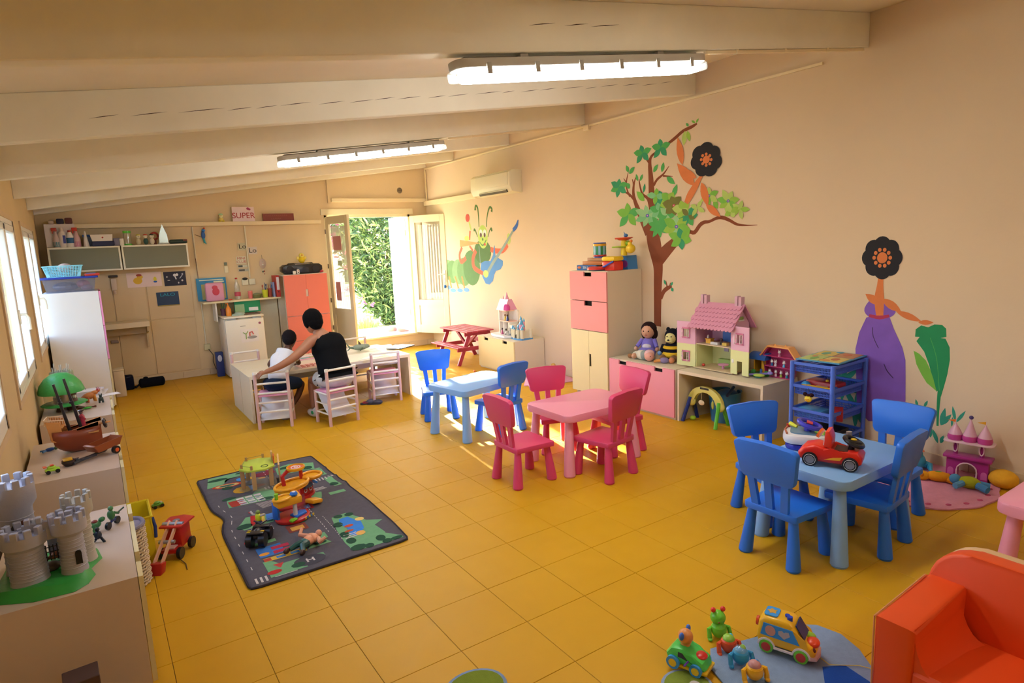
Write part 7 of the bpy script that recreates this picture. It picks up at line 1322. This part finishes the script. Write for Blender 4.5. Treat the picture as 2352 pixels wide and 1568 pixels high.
def bus():
    r = E('toy_bus', 'yellow toy bus with blue windows and green wheels on the grey mat', 'toy bus', (2.257, 1.40, .0125), math.radians(-70)); ye = P('#e0a41c'); bl = P('#3a86b8')
    prof = [(-.10, .03), (-.108, .06), (-.10, .13), (-.08, .155), (.02, .158), (.04, .145), (.075, .09), (.11, .075), (.125, .05), (.12, .03)]
    g = G().m(ye); g.prism(prof, -.052, .052, 'y', bev=.016, seg=3); g.out('body', r)
    for s in (-1, 1):
        g = G().m(bl); g.prism([(-.090, .075), (.065, .072), (.035, .130), (-.078, .132)], s*.0525-.002, s*.0525+.002, 'y', bev=.001, seg=1); w_ = g.out('window', r)
        g = G().m(P('#c88a70')); g.prism(circ(-.05, .103, .021, .023, 16), s*.055-.001, s*.055+.001, 'y'); g.out('oval_hole', w_)
        g = G().m(P('#b8a8a4')); g.prism([(.005, .082), (.028, .102), (.022, .118), (.010, .116), (.004, .110), (-.004, .118), (-.018, .112), (-.018, .098)], s*.055-.001, s*.055+.001, 'y'); g.out('heart_hole', w_)
        g = G().m(P('#e8dcd8'))
        for x in (-.065, .072): g.prism([(x+.036*math.cos(t), .028+.036*math.sin(t)) for t in [k*PI/10 for k in range(11)]]+[(x+.029*math.cos(t), .028+.029*math.sin(t)) for t in [k*PI/10 for k in range(10, -1, -1)]], s*.054-.003, s*.054+.004, 'y')
        g.box((.003, s*.056, .030), (.075, .007, .008)); g.out('wheel_arch', r)
        for x in (-.065, .072):
            g = G().m(P('#6ab82c')); g.cyl((x, s*.040, .028), (x, s*.060, .028), .028, n=22); o = g.out('wheel', r); G().m(P('#b83424')).cyl((x, s*.058, .028), (x, s*.063, .028), .019, n=18).out('hub', o)
        G().m(P('#5a1c14')).ball((.112, s*.034, .06), (.012, .010, .011)).out('headlight', r)
    g = G().m(bl); g.prism(rrect(.055, .07, .012, cx=-.055), .157, .162, 'z', bev=.001, seg=1); o = g.out('roof_hatch', r); G().m(P('#c88a28')).prism([(-.055+(.022 if k % 2 else .013)*math.cos(k*PI/5), (.022 if k % 2 else .013)*math.sin(k*PI/5)) for k in range(10)], .162, .163, 'z').out('star_hole', o)
    g = G().m(P('#203a98')); g.cyl((.005, .0, .15), (.005, 0, .165), .010); g.cyl((.018, -.018, .15), (.018, -.018, .17), .011); g.out('roof_knob', r)
    g = G().m(M('#152a58', .15)); g.prism([(.044, .148), (.078, .095), (.082, .098), (.048, .15)], -.040, .040, 'y'); g.out('windscreen', r)
    g = G().m(P('#d8401c')); g.ball((.105, .0, .075), (.028, .034, .018)); g.out('bonnet', r); g = G().m(P('#8ab02c')); g.ball((.085, .028, .085), (.028, .018, .014)); g.out('bonnet_side', r)
    g = G().m(P('#d8b0a8')); g.prism([(.10, -.058), (.13, -.045), (.137, 0), (.13, .045), (.10, .058), (.10, .05), (.12, 0), (.10, -.05)], .020, .038, 'z', bev=.004); g.out('bumper', r)
    G().m(P('#c8401c')).cyl((-.109, 0, .1), (-.118, 0, .1), .02).out('rear_light', r)
    g = G().m(M('#c8b050', .7)); g.tube([(.13, 0, .02), (.17, -.01, .006), (.22, .02, .004), (.27, .05, .004), (.34, .06, .004)], .0018, 5); g.out('pull_cord', r)
bus()
r = toy('toy_car', 'green toy car with an orange-headed driver and blue wheels on the olive mat', 'toy car', (1.86, 1.58, .0125), math.radians(-72), [('body', P('#4ab848'), ('p', [(-.075, .02), (-.085, .05), (-.06, .085), (-.01, .095), (.03, .075), (.075, .06), (.085, .03), (.08, .018)], -.045, .045, 'y', .016)), ('bumper', P('#dca818'), ('b', (.07, 0, .018), (.045, .096, .014), {'bev': .005}), ('b', (0, 0, .016), (.09, .098, .01), {'bev': .003})), ('bonnet', P('#c02418'), ('s', (.052, 0, .066), (.026, .028, .012))),
    ('wheel', P('#3a8ac0'), ('c', (-.048, -.040, .026), (-.048, -.056, .026), .028, .028, 20), ('c', (-.048, .040, .026), (-.048, .056, .026), .028, .028, 20)), ('wheel', P('#3a8ac0'), ('c', (.048, -.040, .024), (.048, -.056, .024), .026, .026, 20), ('c', (.048, .040, .024), (.048, .056, .024), .026, .026, 20)), ('hub', P('#e0b428'), ('c', (-.048, -.054, .026), (-.048, -.058, .026), .017)), ('hub', P('#e0b428'), ('c', (.048, -.054, .024), (.048, -.058, .024), .016)), ('window', M('#2a2a3a', .3), ('p', [(-.03, .055), (.012, .05), (-.01, .075), (-.028, .076)], -.0465, -.044, 'y')),
    ('driver_head', P('#d88440'), ('s', (-.015, 0, .125), (.031, .031, .033)), ('c', (-.015, 0, .09), (-.015, 0, .105), .02)), ('driver_ear', P('#2f62b0'), ('s', (-.018, -.034, .142), (.010, .013, .017))), ('driver_ear', P('#2f62b0'), ('s', (-.018, .034, .142), (.010, .013, .017))), ('mirror', P('#6a3a98'), ('t', [(.015, -.045, .05), (.01, -.075, .045)], .004))])
def segment(loc, c, dome, c2, label, first=False):
    pts = [('body', P(c), ('s', (0, 0, .045), (.034, .034, .030)), ('l', [(.022, .012), (.034, .03), (.035, .045), (.031, .058)]))]
    if first: pts += [('head', P(c), ('s', (-.01, 0, .092), (.034, .034, .032))), ('antenna', P('#d0281c'), ('s', (-.01, .022, .130), .0115)), ('antenna', P('#d0281c'), ('s', (-.01, -.022, .130), .0115)), ('stalk', P(c), ('c', (-.01, .018, .11), (-.01, .022, .124), .004), ('c', (-.01, -.018, .11), (-.01, -.022, .124), .004)), ('eye', '#202818', ('s', (.018, .012, .088), .003)), ('mouth', '#8a3a1c', ('s', (.021, -.008, .086), .004))]
    else: pts += [('dome', dome, ('s', (0, 0, .062), (.026, .026, .022))), ('dome_inset', P(c2), ('s', (-.006, .012, .068), (.014, .012, .014)))]
    for s in (-1, 1): pts += [('leg', P(c), ('t', [(-.005, s*.032, .050), (0, s*.045, .046), (.01, s*.047, .028), (.012, s*.046, .013)], [.007, .010, .010, .011])), ('foot', P(c), ('s', (.016, s*.046, .009), (.015, .010, .009)))]
    toy('caterpillar_segment', label, 'toy', loc, math.radians(-118), pts)
segment((2.12, 1.635, 0), '#6ab82c', None, None, 'lime green toy caterpillar head piece with red antennae', True)
segment((2.07, 1.545, 0), '#d84a20', P('#8ab038'), '#3aa0c0', 'orange-red toy caterpillar piece with a green and blue dome')
segment((2.035, 1.46, 0.010), '#2f8ab0', CLEARP, '#8ab830', 'blue toy caterpillar piece with a clear dome')
segment((2.00, 1.37, 0.010), '#e0a01c', P('#b87a70'), '#3a80b0', 'yellow toy caterpillar piece with a pinkish dome, nearest the camera')
# ---------------- floor beside the left benches ----------------
def ybin():
    r = E('bin', 'yellow plastic bin with a dark blue strap on the floor behind the wicker basket', 'bin', (.035, 4.17, 0)); g = G().m(P('#d8b41c'))
    for s in (-1, 1):
        g.prism([(-.14, 0), (.14, 0), (.155, .30), (-.155, .30)], s*.085-.003, s*.085+.003, 'x'); g.prism([(-.088, 0), (.088, 0), (.088, .30), (-.088, .30)], s*.145-.003, s*.145+.003, 'y')
    g.box((0, 0, .005), (.17, .28, .01)); g.out('bin', r, False)
    G().m(P('#e0bc24')).tube([(.09, .152, .30), (-.09, .152, .30), (-.09, -.152, .30), (.09, -.152, .30)], .005, 6, True).out('rim', r)
    G().m(P('#20346a')).tube([(.092, -.13, .285), (.10, -.15, .23), (.096, -.155, .17)], .009).out('strap', r)
ybin()
def wbasket():
    r = E('wicker_basket', 'pale wicker basket lined with greyish cloth between the bench and the red toy crane', 'basket', (.0, 3.865, 0)); g = G().m(M('#c8ac88', .8, .15, 30)); R = .075; H = .34
    for k in range(20):
        z = .01+k*(H-.02)/19; n = 32; g.tube([((R+.0045*(1 if (i+k) % 2 else -1))*math.cos(i*2*PI/n), (R+.0045*(1 if (i+k) % 2 else -1))*math.sin(i*2*PI/n)*1.25, z) for i in range(n)], .0075, 5, True)
    g.out('woven_wall', r)
    g = G().m(M('#8a8290', .9, .3, 25, .4)); g.torus((0, 0, H), R, .012, sc=(1, 1.25), n=24); g.lathe([(R*.9, H), (R*.8, H-.12), (0, H-.14)]); g.out('lining', r)
wbasket()
toy('toy_crane', 'red wooden toy crane with a long arm on the floor by the wicker basket', 'toy vehicle', (.235, 4.11, 0), math.radians(58), [('cab', P('#b01c18'), ('b', (.03, 0, .115), (.12, .095, .12), {'bev': .006}), ('b', (.0, 0, .055), (.20, .085, .02))), ('roof', P('#b8221c'), ('p', [(-.05, -.065), (.10, -.075), (.125, 0), (.10, .075), (-.05, .065)], .178, .190, 'z', .003)), ('roof_cap', M('#8a9098', .3, metal=.4), ('c', (.03, 0, .19), (.03, 0, .197), .02)),
    ('wheel', P('#16181c'), ('c', (.07, -.045, .034), (.07, -.065, .034), .034)), ('wheel', P('#16181c'), ('c', (.07, .045, .034), (.07, .065, .034), .034)), ('wheel', P('#16181c'), ('c', (-.07, -.045, .034), (-.07, -.065, .034), .034)), ('wheel', P('#16181c'), ('c', (-.07, .045, .034), (-.07, .065, .034), .034)), ('bucket_seat', P('#d8b0a0'), ('b', (-.06, 0, .05), (.05, .05, .04))),
    ('arm', M('#d89c74', .5, .12, 20), ('b', (-.12, -.022, .115), (.30, .010, .022), {'ry': -.62}), ('b', (-.12, .022, .115), (.30, .010, .022), {'ry': -.62})), ('bolt', M('#a8aab0', .3, metal=.5), ('c', (-.01, -.06, .19), (-.01, .06, .19), .013)), ('bolt', M('#a8aab0', .3, metal=.5), ('c', (-.10, -.045, .12), (-.10, .045, .12), .011)), ('shovel', P('#a81a14'), ('p', [(-.27, .0), (-.22, .0), (-.20, .05), (-.25, .06)], -.04, .04, 'y', .006)), ('cord', '#4a2c20', ('t', [(-.1, -.06, .01), (-.15, -.12, .003), (-.22, -.16, .003)], .0025))])
def tiny_car(loc, rz, label, c, wing=None):
    pts = [('body', P(c), ('b', (0, 0, .022), (.075, .036, .018), {'bev': .007}), ('s', (-.002, 0, .035), (.024, .016, .014))), ('wheel', P('#17171a'), ('c', (-.024, -.022, .012), (-.024, -.012, .012), .012), ('c', (-.024, .012, .012), (-.024, .022, .012), .012)), ('wheel', P('#17171a'), ('c', (.024, -.022, .012), (.024, -.012, .012), .012), ('c', (.024, .012, .012), (.024, .022, .012), .012))]
    if wing: pts += [('wing', P(wing), ('b', (-.036, 0, .046), (.018, .04, .006), {'bev': .002}), ('b', (.0, 0, .05), (.02, .03, .006), {'bev': .002}))]
    else: pts += [('engine', P('#c8c0a0'), ('b', (.02, 0, .034), (.02, .02, .012), {'bev': .003}))]
    toy('toy_car', label, 'toy car', loc, rz, pts)
tiny_car((.20, 4.98, 0), .3, 'small green toy car on the floor next to the yellow bin', '#5a8a28')
tiny_car((-.335, 4.61, .501), .2, 'small lime toy car with orange wings on the middle left bench', '#a8cc38', '#e0582c')
toy('pirate_cart', 'small dark toy tub with a yellow rim on the middle left bench', 'toy', (-.255, 4.71, .501), .1, [('hull', P('#2a1a14'), ('l', [(.024, 0), (.038, .022), (.036, .036)])), ('deck', P('#d0981c'), ('b', (-.004, 0, .042), (.05, .055, .010), {'bev': .003})), ('bow', P('#4a2418'), ('c', (.03, 0, .03), (.055, 0, .038), .008, .003))])
# ---------------- toy ship ----------------
def ship():
    r = E('toy_ship', 'brown and orange toy pirate ship with two black masts on the middle left bench', 'toy ship', (-.205, 5.04, .501), math.radians(-6)); br = P('#8a3c20'); og = P('#d08a48')
    def sec(x):   # half width and keel height along the hull
        t = (x+.15)/.29; return .062*math.sin(min(1, max(0, .30+t*.72))*PI)**.6+.006
    g = G().m(br); n = 14; rows = []
    for i in range(n+1):
        x = -.12+.26*i/n; w_ = sec(x)*1.25; k = .05*abs((x-.01)/.13)**3; top = .165
        rows.append([g.bm.verts.new((x*(1+.0), w_*math.cos(a)*(1 if True else 0), k+(top-k)*(1-abs(math.sin(a))**.75))) for a in [-q*PI/10 for q in range(11)]])
    for i in range(n):
        for j in range(10): g.bm.faces.new((rows[i][j], rows[i+1][j], rows[i+1][j+1], rows[i][j+1]))
    g.bm.faces.new(rows[0]); g.bm.faces.new(rows[-1][::-1]); g.bm.normal_update(); g.out('hull', r, True, .003)
    g = G().m(og); 
    for s in (-1, 1): g.prism([(-.13, .10), (-.06, .085), (-.045, .10), (-.045, .155), (.14, .20), (.14, .17), (-.04, .15), (-.07, .15), (-.07, .225), (-.15, .24)], s*.072-.004, s*.072+.004, 'y', bev=.002, seg=1)
    g.box((-.13, 0, .17), (.012, .12, .09)); g.box((.02, 0, .125), (.22, .11, .006)); g.box((-.10, 0, .18), (.07, .11, .006)); g.out('upper_hull', r)
    g = G().m(P('#e8c090')); 
    for s in (-1, 1):
        g.tube([(-.16, s*.062, .245), (-.05, s*.062, .235)], .004, 6)
        for k in range(8): g.tube([(-.155+.014*k, s*.062, .21), (-.155+.014*k, s*.062, .242)], .0022, 5)
    g.tube([(-.16, -.062, .245), (-.16, .062, .245)], .004, 6)
    for k in range(8): g.tube([(-.158, -.055+.016*k, .21), (-.158, -.055+.016*k, .243)], .0022, 5)
    g.out('railing', r)
    for x, h, lean in ((-.03, .47, -.055), (.035, .50, -.06)):
        g = G().m(P('#16161c')); g.cyl((x, 0, .12), (x+lean, 0, h), .011, .008, 10); g.cyl((x+lean*.6, 0, .33), (x+lean*.62, 0, .345), .014, n=10); g.out('mast', r)
    g = G().m(P('#2a1c1c')); g.torus((.165, 0, .165), .026, .009, (1, .0, .2), 16); g.out('bow_ring', r); G().m(og).cyl((.13, 0, .165), (.20, 0, .17), .008, .005).out('bowsprit', r)
    g = G().m(P('#9a4a28')); g.box((-.137, 0, .14), (.006, .08, .07)); g.out('stern_board', r)
ship()
toy('trailer', 'brown tipping toy trailer with grey drawbar and orange wheel hubs on the middle left bench', 'toy vehicle', (-.075, 4.81, .501), math.radians(217), [('tub', P('#8c4220'), ('p', [(-.09, .05), (.06, .04), (.09, .085), (.075, .09), (.05, .056), (-.07, .064), (-.105, .105), (-.12, .10)], -.05, .05, 'y', .003), ('p', [(-.09, .05), (.06, .04), (.085, .085), (-.11, .10)], -.052, -.046, 'y'), ('p', [(-.09, .05), (.06, .04), (.085, .085), (-.11, .10)], .046, .052, 'y')),
    ('drawbar', P('#3c3e44'), ('t', [(-.03, 0, .03), (.10, .0, .02), (.20, .01, .014)], .009), ('b', (.10, 0, .02), (.10, .03, .012)), ('s', (.17, 0, .026), .012)), ('wheel', P('#1a1a1e'), ('c', (-.05, .050, .026), (-.05, .070, .026), .026)), ('wheel', P('#1a1a1e'), ('c', (-.05, -.070, .026), (-.05, -.050, .026), .026)), ('hub', P('#d8501c'), ('c', (-.05, .068, .026), (-.05, .073, .026), .013), ('c', (-.05, -.073, .026), (-.05, -.068, .026), .013))])
toy('action_figure', 'small blue toy figure lying behind the ship at the window wall', 'figure', (-.37, 5.16, .501), .4, [('body', P('#2a4a88'), ('s', (0, 0, .014), (.03, .014, .013))), ('leg', P('#4a7ab0'), ('t', [(-.02, 0, .012), (-.05, .02, .01)], .006), ('t', [(-.02, 0, .012), (-.05, -.02, .01)], .006)), ('head', P('#5a7a4a'), ('s', (.035, 0, .014), .012))])
toy('action_figure', 'red-coated toy pirate figure standing in the ship', 'figure', (-.165, 5.06, .655), .2, [('coat', P('#a82c38'), ('l', [(.020, .0), (.016, .05), (.018, .075), (.008, .09)])), ('arm', P('#a82c38'), ('t', [(0, .015, .08), (.02, .04, .055)], .006), ('t', [(0, -.015, .08), (.01, -.05, .06)], .006)), ('head', P('#7a5a4a'), ('s', (0, 0, .10), .012)), ('hat', P('#2c2028'), ('s', (0, 0, .113), (.018, .024, .007)))])
# ---------------- tree house toy and animals ----------------
r = E('tree_house_toy', 'green-domed brown toy tree house on the farthest left bench', 'toy house', (-.325, 6.50, .501), .2)
g = G().m(M('#3f9a48', .35, .08, 20, .8, bs=45)); g.lathe([(.165, .165), (.168, .18), (.15, .235), (.11, .29), (.06, .325), (0, .335)], n=28); g.out('dome_crown', r)
G().m(M('#3f9a48', .4, .08, 20, .5, bs=45)).lathe([(0, .055), (.15, .055), (.17, .065), (.15, .075), (0, .075)], (0.01, 0, 0), 24).out('leaf_platform', r)
g = G().m(P('#4a2418')); g.lathe([(.06, 0), (.05, .03), (.055, .055)]); g.lathe([(.07, .075), (.06, .12), (.075, .17)], (.04, 0, 0)); g.tube([(.03, -.05, .02), (.09, -.10, .03), (.13, -.1, .02)], [.018, .012, .006]); g.out('trunk', r)
G().m(CLEARP).lathe([(.10, .075), (.10, .165)], (-.03, 0, 0)).out('clear_room', r); G().m(P('#e8d8c8')).cyl((.07, -.05, .12), (.085, -.06, .12), .014).out('round_window', r); G().m(P('#d8b82c')).ball((.06, -.03, .155), .014, 8).out('yellow_knob', r)
G().m(P('#2a2c34')).box((-.04, -.02, .10), (.05, .05, .05)).out('furniture', r)
toy('toy_shrub', 'tuft of pale bristles in a clear pot behind the green-domed tree house', 'toy', (-.32, 6.80, .501), 0, [('pot', clear('green_clear', (.75, .85, .75), .08, .2, .25, (.5, .6, .5)), ('l', [(.085, 0), (.09, .29), (.085, .30)])), ('bristles', '#c8b89c', *[('c', (-.06+.012*k, .03*math.sin(k*2.3), .25), (-.06+.0135*k, .03*math.sin(k*2.3), .34+.03*math.sin(k*1.7)), .005, .004) for k in range(11)])])
toy('toy_dinosaur', 'orange-brown toy dinosaur with red horns on the farthest left bench', 'toy animal', (-.14, 6.74, .501), math.radians(25), [('body', M('#b8682c', .4, .25, 30), ('s', (0, 0, .055), (.055, .026, .032)), ('s', (.045, 0, .075), (.032, .018, .02))), ('tail', M('#a85a28', .4, .2, 30), ('t', [(-.04, 0, .055), (-.08, 0, .035), (-.11, 0, .01)], [.018, .010, .004])), ('leg', M('#a8481c', .4), ('t', [(-.025, .018, .05), (-.02, .02, .0)], [.014, .009]), ('t', [(-.025, -.018, .05), (-.02, -.02, .0)], [.014, .009])), ('leg', M('#d8882c', .4), ('t', [(.035, .015, .06), (.045, .016, 0)], [.011, .007]), ('t', [(.035, -.015, .06), (.045, -.016, 0)], [.011, .007])), ('head', P('#b84a24'), ('s', (.075, 0, .085), (.02, .014, .014))), ('horn', P('#b8242c'), ('c', (.07, .008, .095), (.085, .012, .12), .005, .001), ('c', (.07, -.008, .095), (.085, -.012, .12), .005, .001), ('c', (.09, 0, .09), (.10, 0, .108), .004, .001))])
toy('toy_animal', 'small dark green standing toy animal right of the orange dinosaur', 'toy animal', (-.055, 6.62, .501), 1.8, [('body', P('#26342c'), ('s', (0, 0, .035), (.014, .02, .02))), ('leg', P('#26342c'), ('t', [(0, .012, .03), (0, .014, 0)], .008), ('t', [(0, -.012, .03), (0, -.014, 0)], .008)), ('head', P('#2a3a30'), ('s', (0, 0, .062), .012)), ('ear', P('#26342c'), ('c', (0, .008, .07), (0, .01, .084), .005, .002), ('c', (0, -.008, .07), (0, -.01, .084), .005, .002))])
toy('toy_stretcher', 'brown twig-like toy with a green leaf piece in front of the dinosaur', 'toy', (-.16, 6.44, .501), .2, [('twig', P('#5a2418'), ('t', [(-.06, .03, .006), (0, .01, .012), (.06, .0, .008)], .006), ('s', (-.06, .03, .01), .009), ('s', (.06, 0, .01), .009)), ('leaf', P('#3f9a34'), ('s', (.0, -.01, .01), (.035, .02, .008)))])
toy('ring_binder', 'thick white open binder with metal rings behind the tree house toy', 'binder', (-.125, 7.15, .50), math.radians(-8), [('cover', '#d8d2d4', ('b', (-.03, .0, -.0), (.30, .30, .0016)), ), ('page_stack', '#d8d4da', ('b', (-.05, -.06, .022), (.27, .13, .040))), ('page_stack', '#cfc8cc', ('b', (-.05, .09, .014), (.27, .12, .022))), ('ring', M('#a8a4a0', .3, metal=.7), *[('o', (-.14+.09*k, .02, .035), .02, .003, (1, 0, 0)) for k in range(3)])], smooth=False).location.z = .503
toy('paper_sheet', 'white sheet of paper sticking out over the bench edge under the binder', 'paper', (.0, 6.97, .5018), math.radians(15), [('sheet', '#ece4e0', ('b', (0, 0, 0), (.19, .12, .0012)))], smooth=False) 
# ---------------- grey toy castle ----------------
def castle():
    r = E('toy_castle', 'large grey toy castle with crenellated towers on a green base on the nearest left bench', 'toy castle', (-.28, 3.06, .501), 0); st1 = M('#a6a4ac', .45, .1, 14, .5, bs=30); st2 = M('#b4aa98', .5, .1, 14, .5, bs=30); gr = M('#2a8c34', .45, .12, 12, .6, bs=28)
    g = G().m(gr); pts = [(-.20, -.12), (-.05, -.20), (.08, -.21), (.125, -.17), (.15, -.10), (.13, -.04), (.175, .05), (.16, .16), (.06, .20), (-.16, .24)]
    n = len(pts); A = [g.bm.verts.new((x, y, 0)) for x, y in pts]; B = [g.bm.verts.new((x*.86, y*.86, .035+.012*math.sin(i*2.1))) for i, (x, y) in enumerate(pts)]
    g.bm.faces.new(A[::-1]); g.bm.faces.new(B)
    for i in range(n): g.bm.faces.new((A[i], A[(i+1) % n], B[(i+1) % n], B[i]))
    g.out('green_base', r, True, auto=50)
    def tower(x, y, R, h, R2, nm=10, mat=st1, wid=.8):
        g = G().m(mat); prof = [(R*1.12, .02), (R, .05), (R*.93, h*.5), (R*.95, h*.75), (R2, h*.82), (R2, h)]; 
        g.lathe(prof, (x, y, 0), 28)
        o = g.out('tower', r, True, auto=40)
        for k in range(9):
            z = .06+k*(h*.74-.06)/9; rr = R*(.99-.05*k/9); g2 = G().m(mat); g2.torus((x, y, z), rr, .0022, n=24, m=5); q = g2.out('stone_course', o)
        for k in range(nm):
            a = k*2*PI/nm; G().m(mat).box((x+R2*.86*math.cos(a), y+R2*.86*math.sin(a), h+.012), (R2*.26, R2*2*PI/nm*.52, .036), rz=a, bev=.002, seg=1).out('merlon', o, False)
        return o
    t1 = tower(.085, -.085, .045, .255, .062, 9); t2 = tower(.115, .035, .042, .285, .055, 9, st2); t3 = tower(-.085, .05, .06, .40, .075, 10); t4 = tower(-.06, -.08, .062, .235, .075, 10)
    for x, y, z, a in ((.085-.0, -.135, .11, -PI/2), ): 
        G().m(DK).prism([(-.011, 0), (.011, 0)]+[(.011*math.cos(t), .045+.011*math.sin(t)) for t in [k*PI/6 for k in range(7)]], -.004, .004, 'y').out('arrow_slit', t1).location = (.105, -.127, .075)
    for z in (.09, .14, .19, .235): G().m(M('#6a6058', .6)).box((.10, -.008, z), (.02, .012, .008), bev=.002).out('slit', t2)
    # bridge walls between the towers
    for (x0, y0), (x1, y1), z0, z1 in (((-.06, -.08), (.085, -.085), .19, .265), ((.085, -.085), (.115, .035), .20, .26), ((-.06, -.08), (-.085, .05), .04, .22), ((.0, .10), (.115, .035), .04, .18)):
        L = math.hypot(x1-x0, y1-y0); a = math.atan2(y1-y0, x1-x0); g = G().m(st1); g.box(((x0+x1)/2, (y0+y1)/2, (z0+z1)/2), (L, .022, z1-z0), rz=a); w_ = g.out('curtain_wall', r, False)
        k = max(2, int(L/.032))
        for i in range(k):
            f = (i+.5)/k; G().m(st1).box((x0+(x1-x0)*f, y0+(y1-y0)*f, z1+.010), (.018, .026, .024), rz=a, bev=.002, seg=1).out('merlon', w_, False)
    g = G().m(P('#1c1a1e'))
    for k in range(7): g.cyl((-.01+.012*k, -.082, .10), (-.01+.012*k, -.082, .165), .0022, n=6)
    for z in (.115, .135, .155): g.cyl((-.015, -.082, z), (.065, -.082, z), .002, n=6)
    g.out('portcullis', r)
    g = G().m(P('#5a4434')); g.ball((.0, -.02, .05), (.04, .03, .02)); g.out('rock', r)
castle()
toy('action_figure', 'brown and black toy knight leaning on the castle wall', 'figure', (-.36, 3.05, .72), .5, [('body', P('#2a1a18'), ('s', (0, 0, .02), (.022, .016, .018))), ('head', P('#5a2c1c'), ('s', (.02, 0, .03), (.014, .012, .012))), ('shield', P('#7a3a20'), ('s', (.03, .01, .02), (.012, .006, .016)))])
toy('toy_dragon', 'orange-brown toy dragon lying inside the castle gateway', 'figure', (-.255, 3.13, .548), .8, [('body', P('#a85a28'), ('s', (0, 0, .015), (.045, .018, .014))), ('tail', P('#8a3a1c'), ('t', [(-.03, 0, .015), (-.06, .02, .01)], [.009, .003])), ('wing', P('#5a3024'), ('s', (0, .02, .025), (.02, .014, .003)), ('s', (0, -.02, .025), (.02, .014, .003)))])
toy('action_figure', 'green soldier riding a dark toy motorbike on the nearest bench', 'figure', (-.055, 3.46, .501), 1.0, [('wheel', P('#15151c'), ('c', (-.035, -.006, .018), (-.035, .006, .018), .018)), ('wheel', P('#15151c'), ('c', (.035, -.006, .018), (.035, .006, .018), .018)), ('frame', P('#1c2c5a'), ('t', [(-.035, 0, .02), (0, 0, .03), (.035, 0, .02)], .006)), ('rider', P('#3a6a3a'), ('s', (-.005, 0, .06), (.014, .018, .024)), ('t', [(0, .014, .07), (.03, .014, .055)], .006), ('t', [(0, -.014, .07), (.03, -.014, .055)], .006), ('t', [(0, .01, .045), (.02, .014, .02)], .007)), ('head', P('#4a7a44'), ('s', (-.002, 0, .092), .012)), ('gun', P('#24402c'), ('c', (.02, -.016, .06), (.07, -.016, .065), .004))])
toy('action_figure', 'green dinosaur-like rider figure beside the castle towers', 'figure', (-.125, 3.42, .501), .6, [('body', P('#3a7444'), ('s', (0, 0, .04), (.03, .014, .018)), ('t', [(-.02, 0, .04), (-.05, 0, .06)], [.010, .003])), ('leg', P('#3a7444'), ('t', [(.01, .01, .04), (.01, .012, 0)], .007), ('t', [(-.01, -.01, .04), (-.015, -.012, 0)], .008)), ('head', P('#2f6a3c'), ('s', (.035, 0, .055), (.016, .010, .012))), ('saddle', P('#7a2c28'), ('s', (.0, 0, .058), (.014, .012, .008)))])
toy('action_figure', 'black kneeling toy figure nearest the castle tower on the bench', 'figure', (-.115, 3.30, .501), 2.0, [('body', P('#1c2434'), ('s', (0, 0, .035), (.013, .016, .02)), ('t', [(0, .01, .02), (.02, .015, 0)], .006), ('t', [(0, -.01, .02), (-.02, -.015, 0)], .006)), ('head', P('#141820'), ('s', (0, 0, .062), .010)), ('arm', P('#242c3c'), ('t', [(0, .014, .045), (.02, .03, .05)], .004))])
toy('toy_figure', 'light grey toy catapult piece in the castle gateway', 'figure', (-.215, 3.155, .553), .4, [('piece', P('#9a98a4'), ('p', [(-.02, 0), (.02, 0), (.014, .045), (-.01, .055)], -.008, .008, 'y', .002))])
toy('wooden_crate', 'dark brown wooden crate on the floor at the bottom left edge', 'crate', (-.205, 2.60, 0), .06, [('side', '#4a3430', ('b', (0, 0, .15), (.11, .10, .30), {'bev': .003})), ('handle_slot', '#c8a868', ('b', (.0, -.052, .265), (.05, .004, .02)))], smooth=False)
toy('grey_mat', 'grey cloth lying on the floor at the bottom left edge beside the dark crate', 'cloth', (-.08, 2.62, 0), 0, [('cloth', F('#6a7078'), ('p', [(-.05, -.1), (.07, -.12), (.08, .12), (-.04, .13)], .001, .010, 'z', .003))])
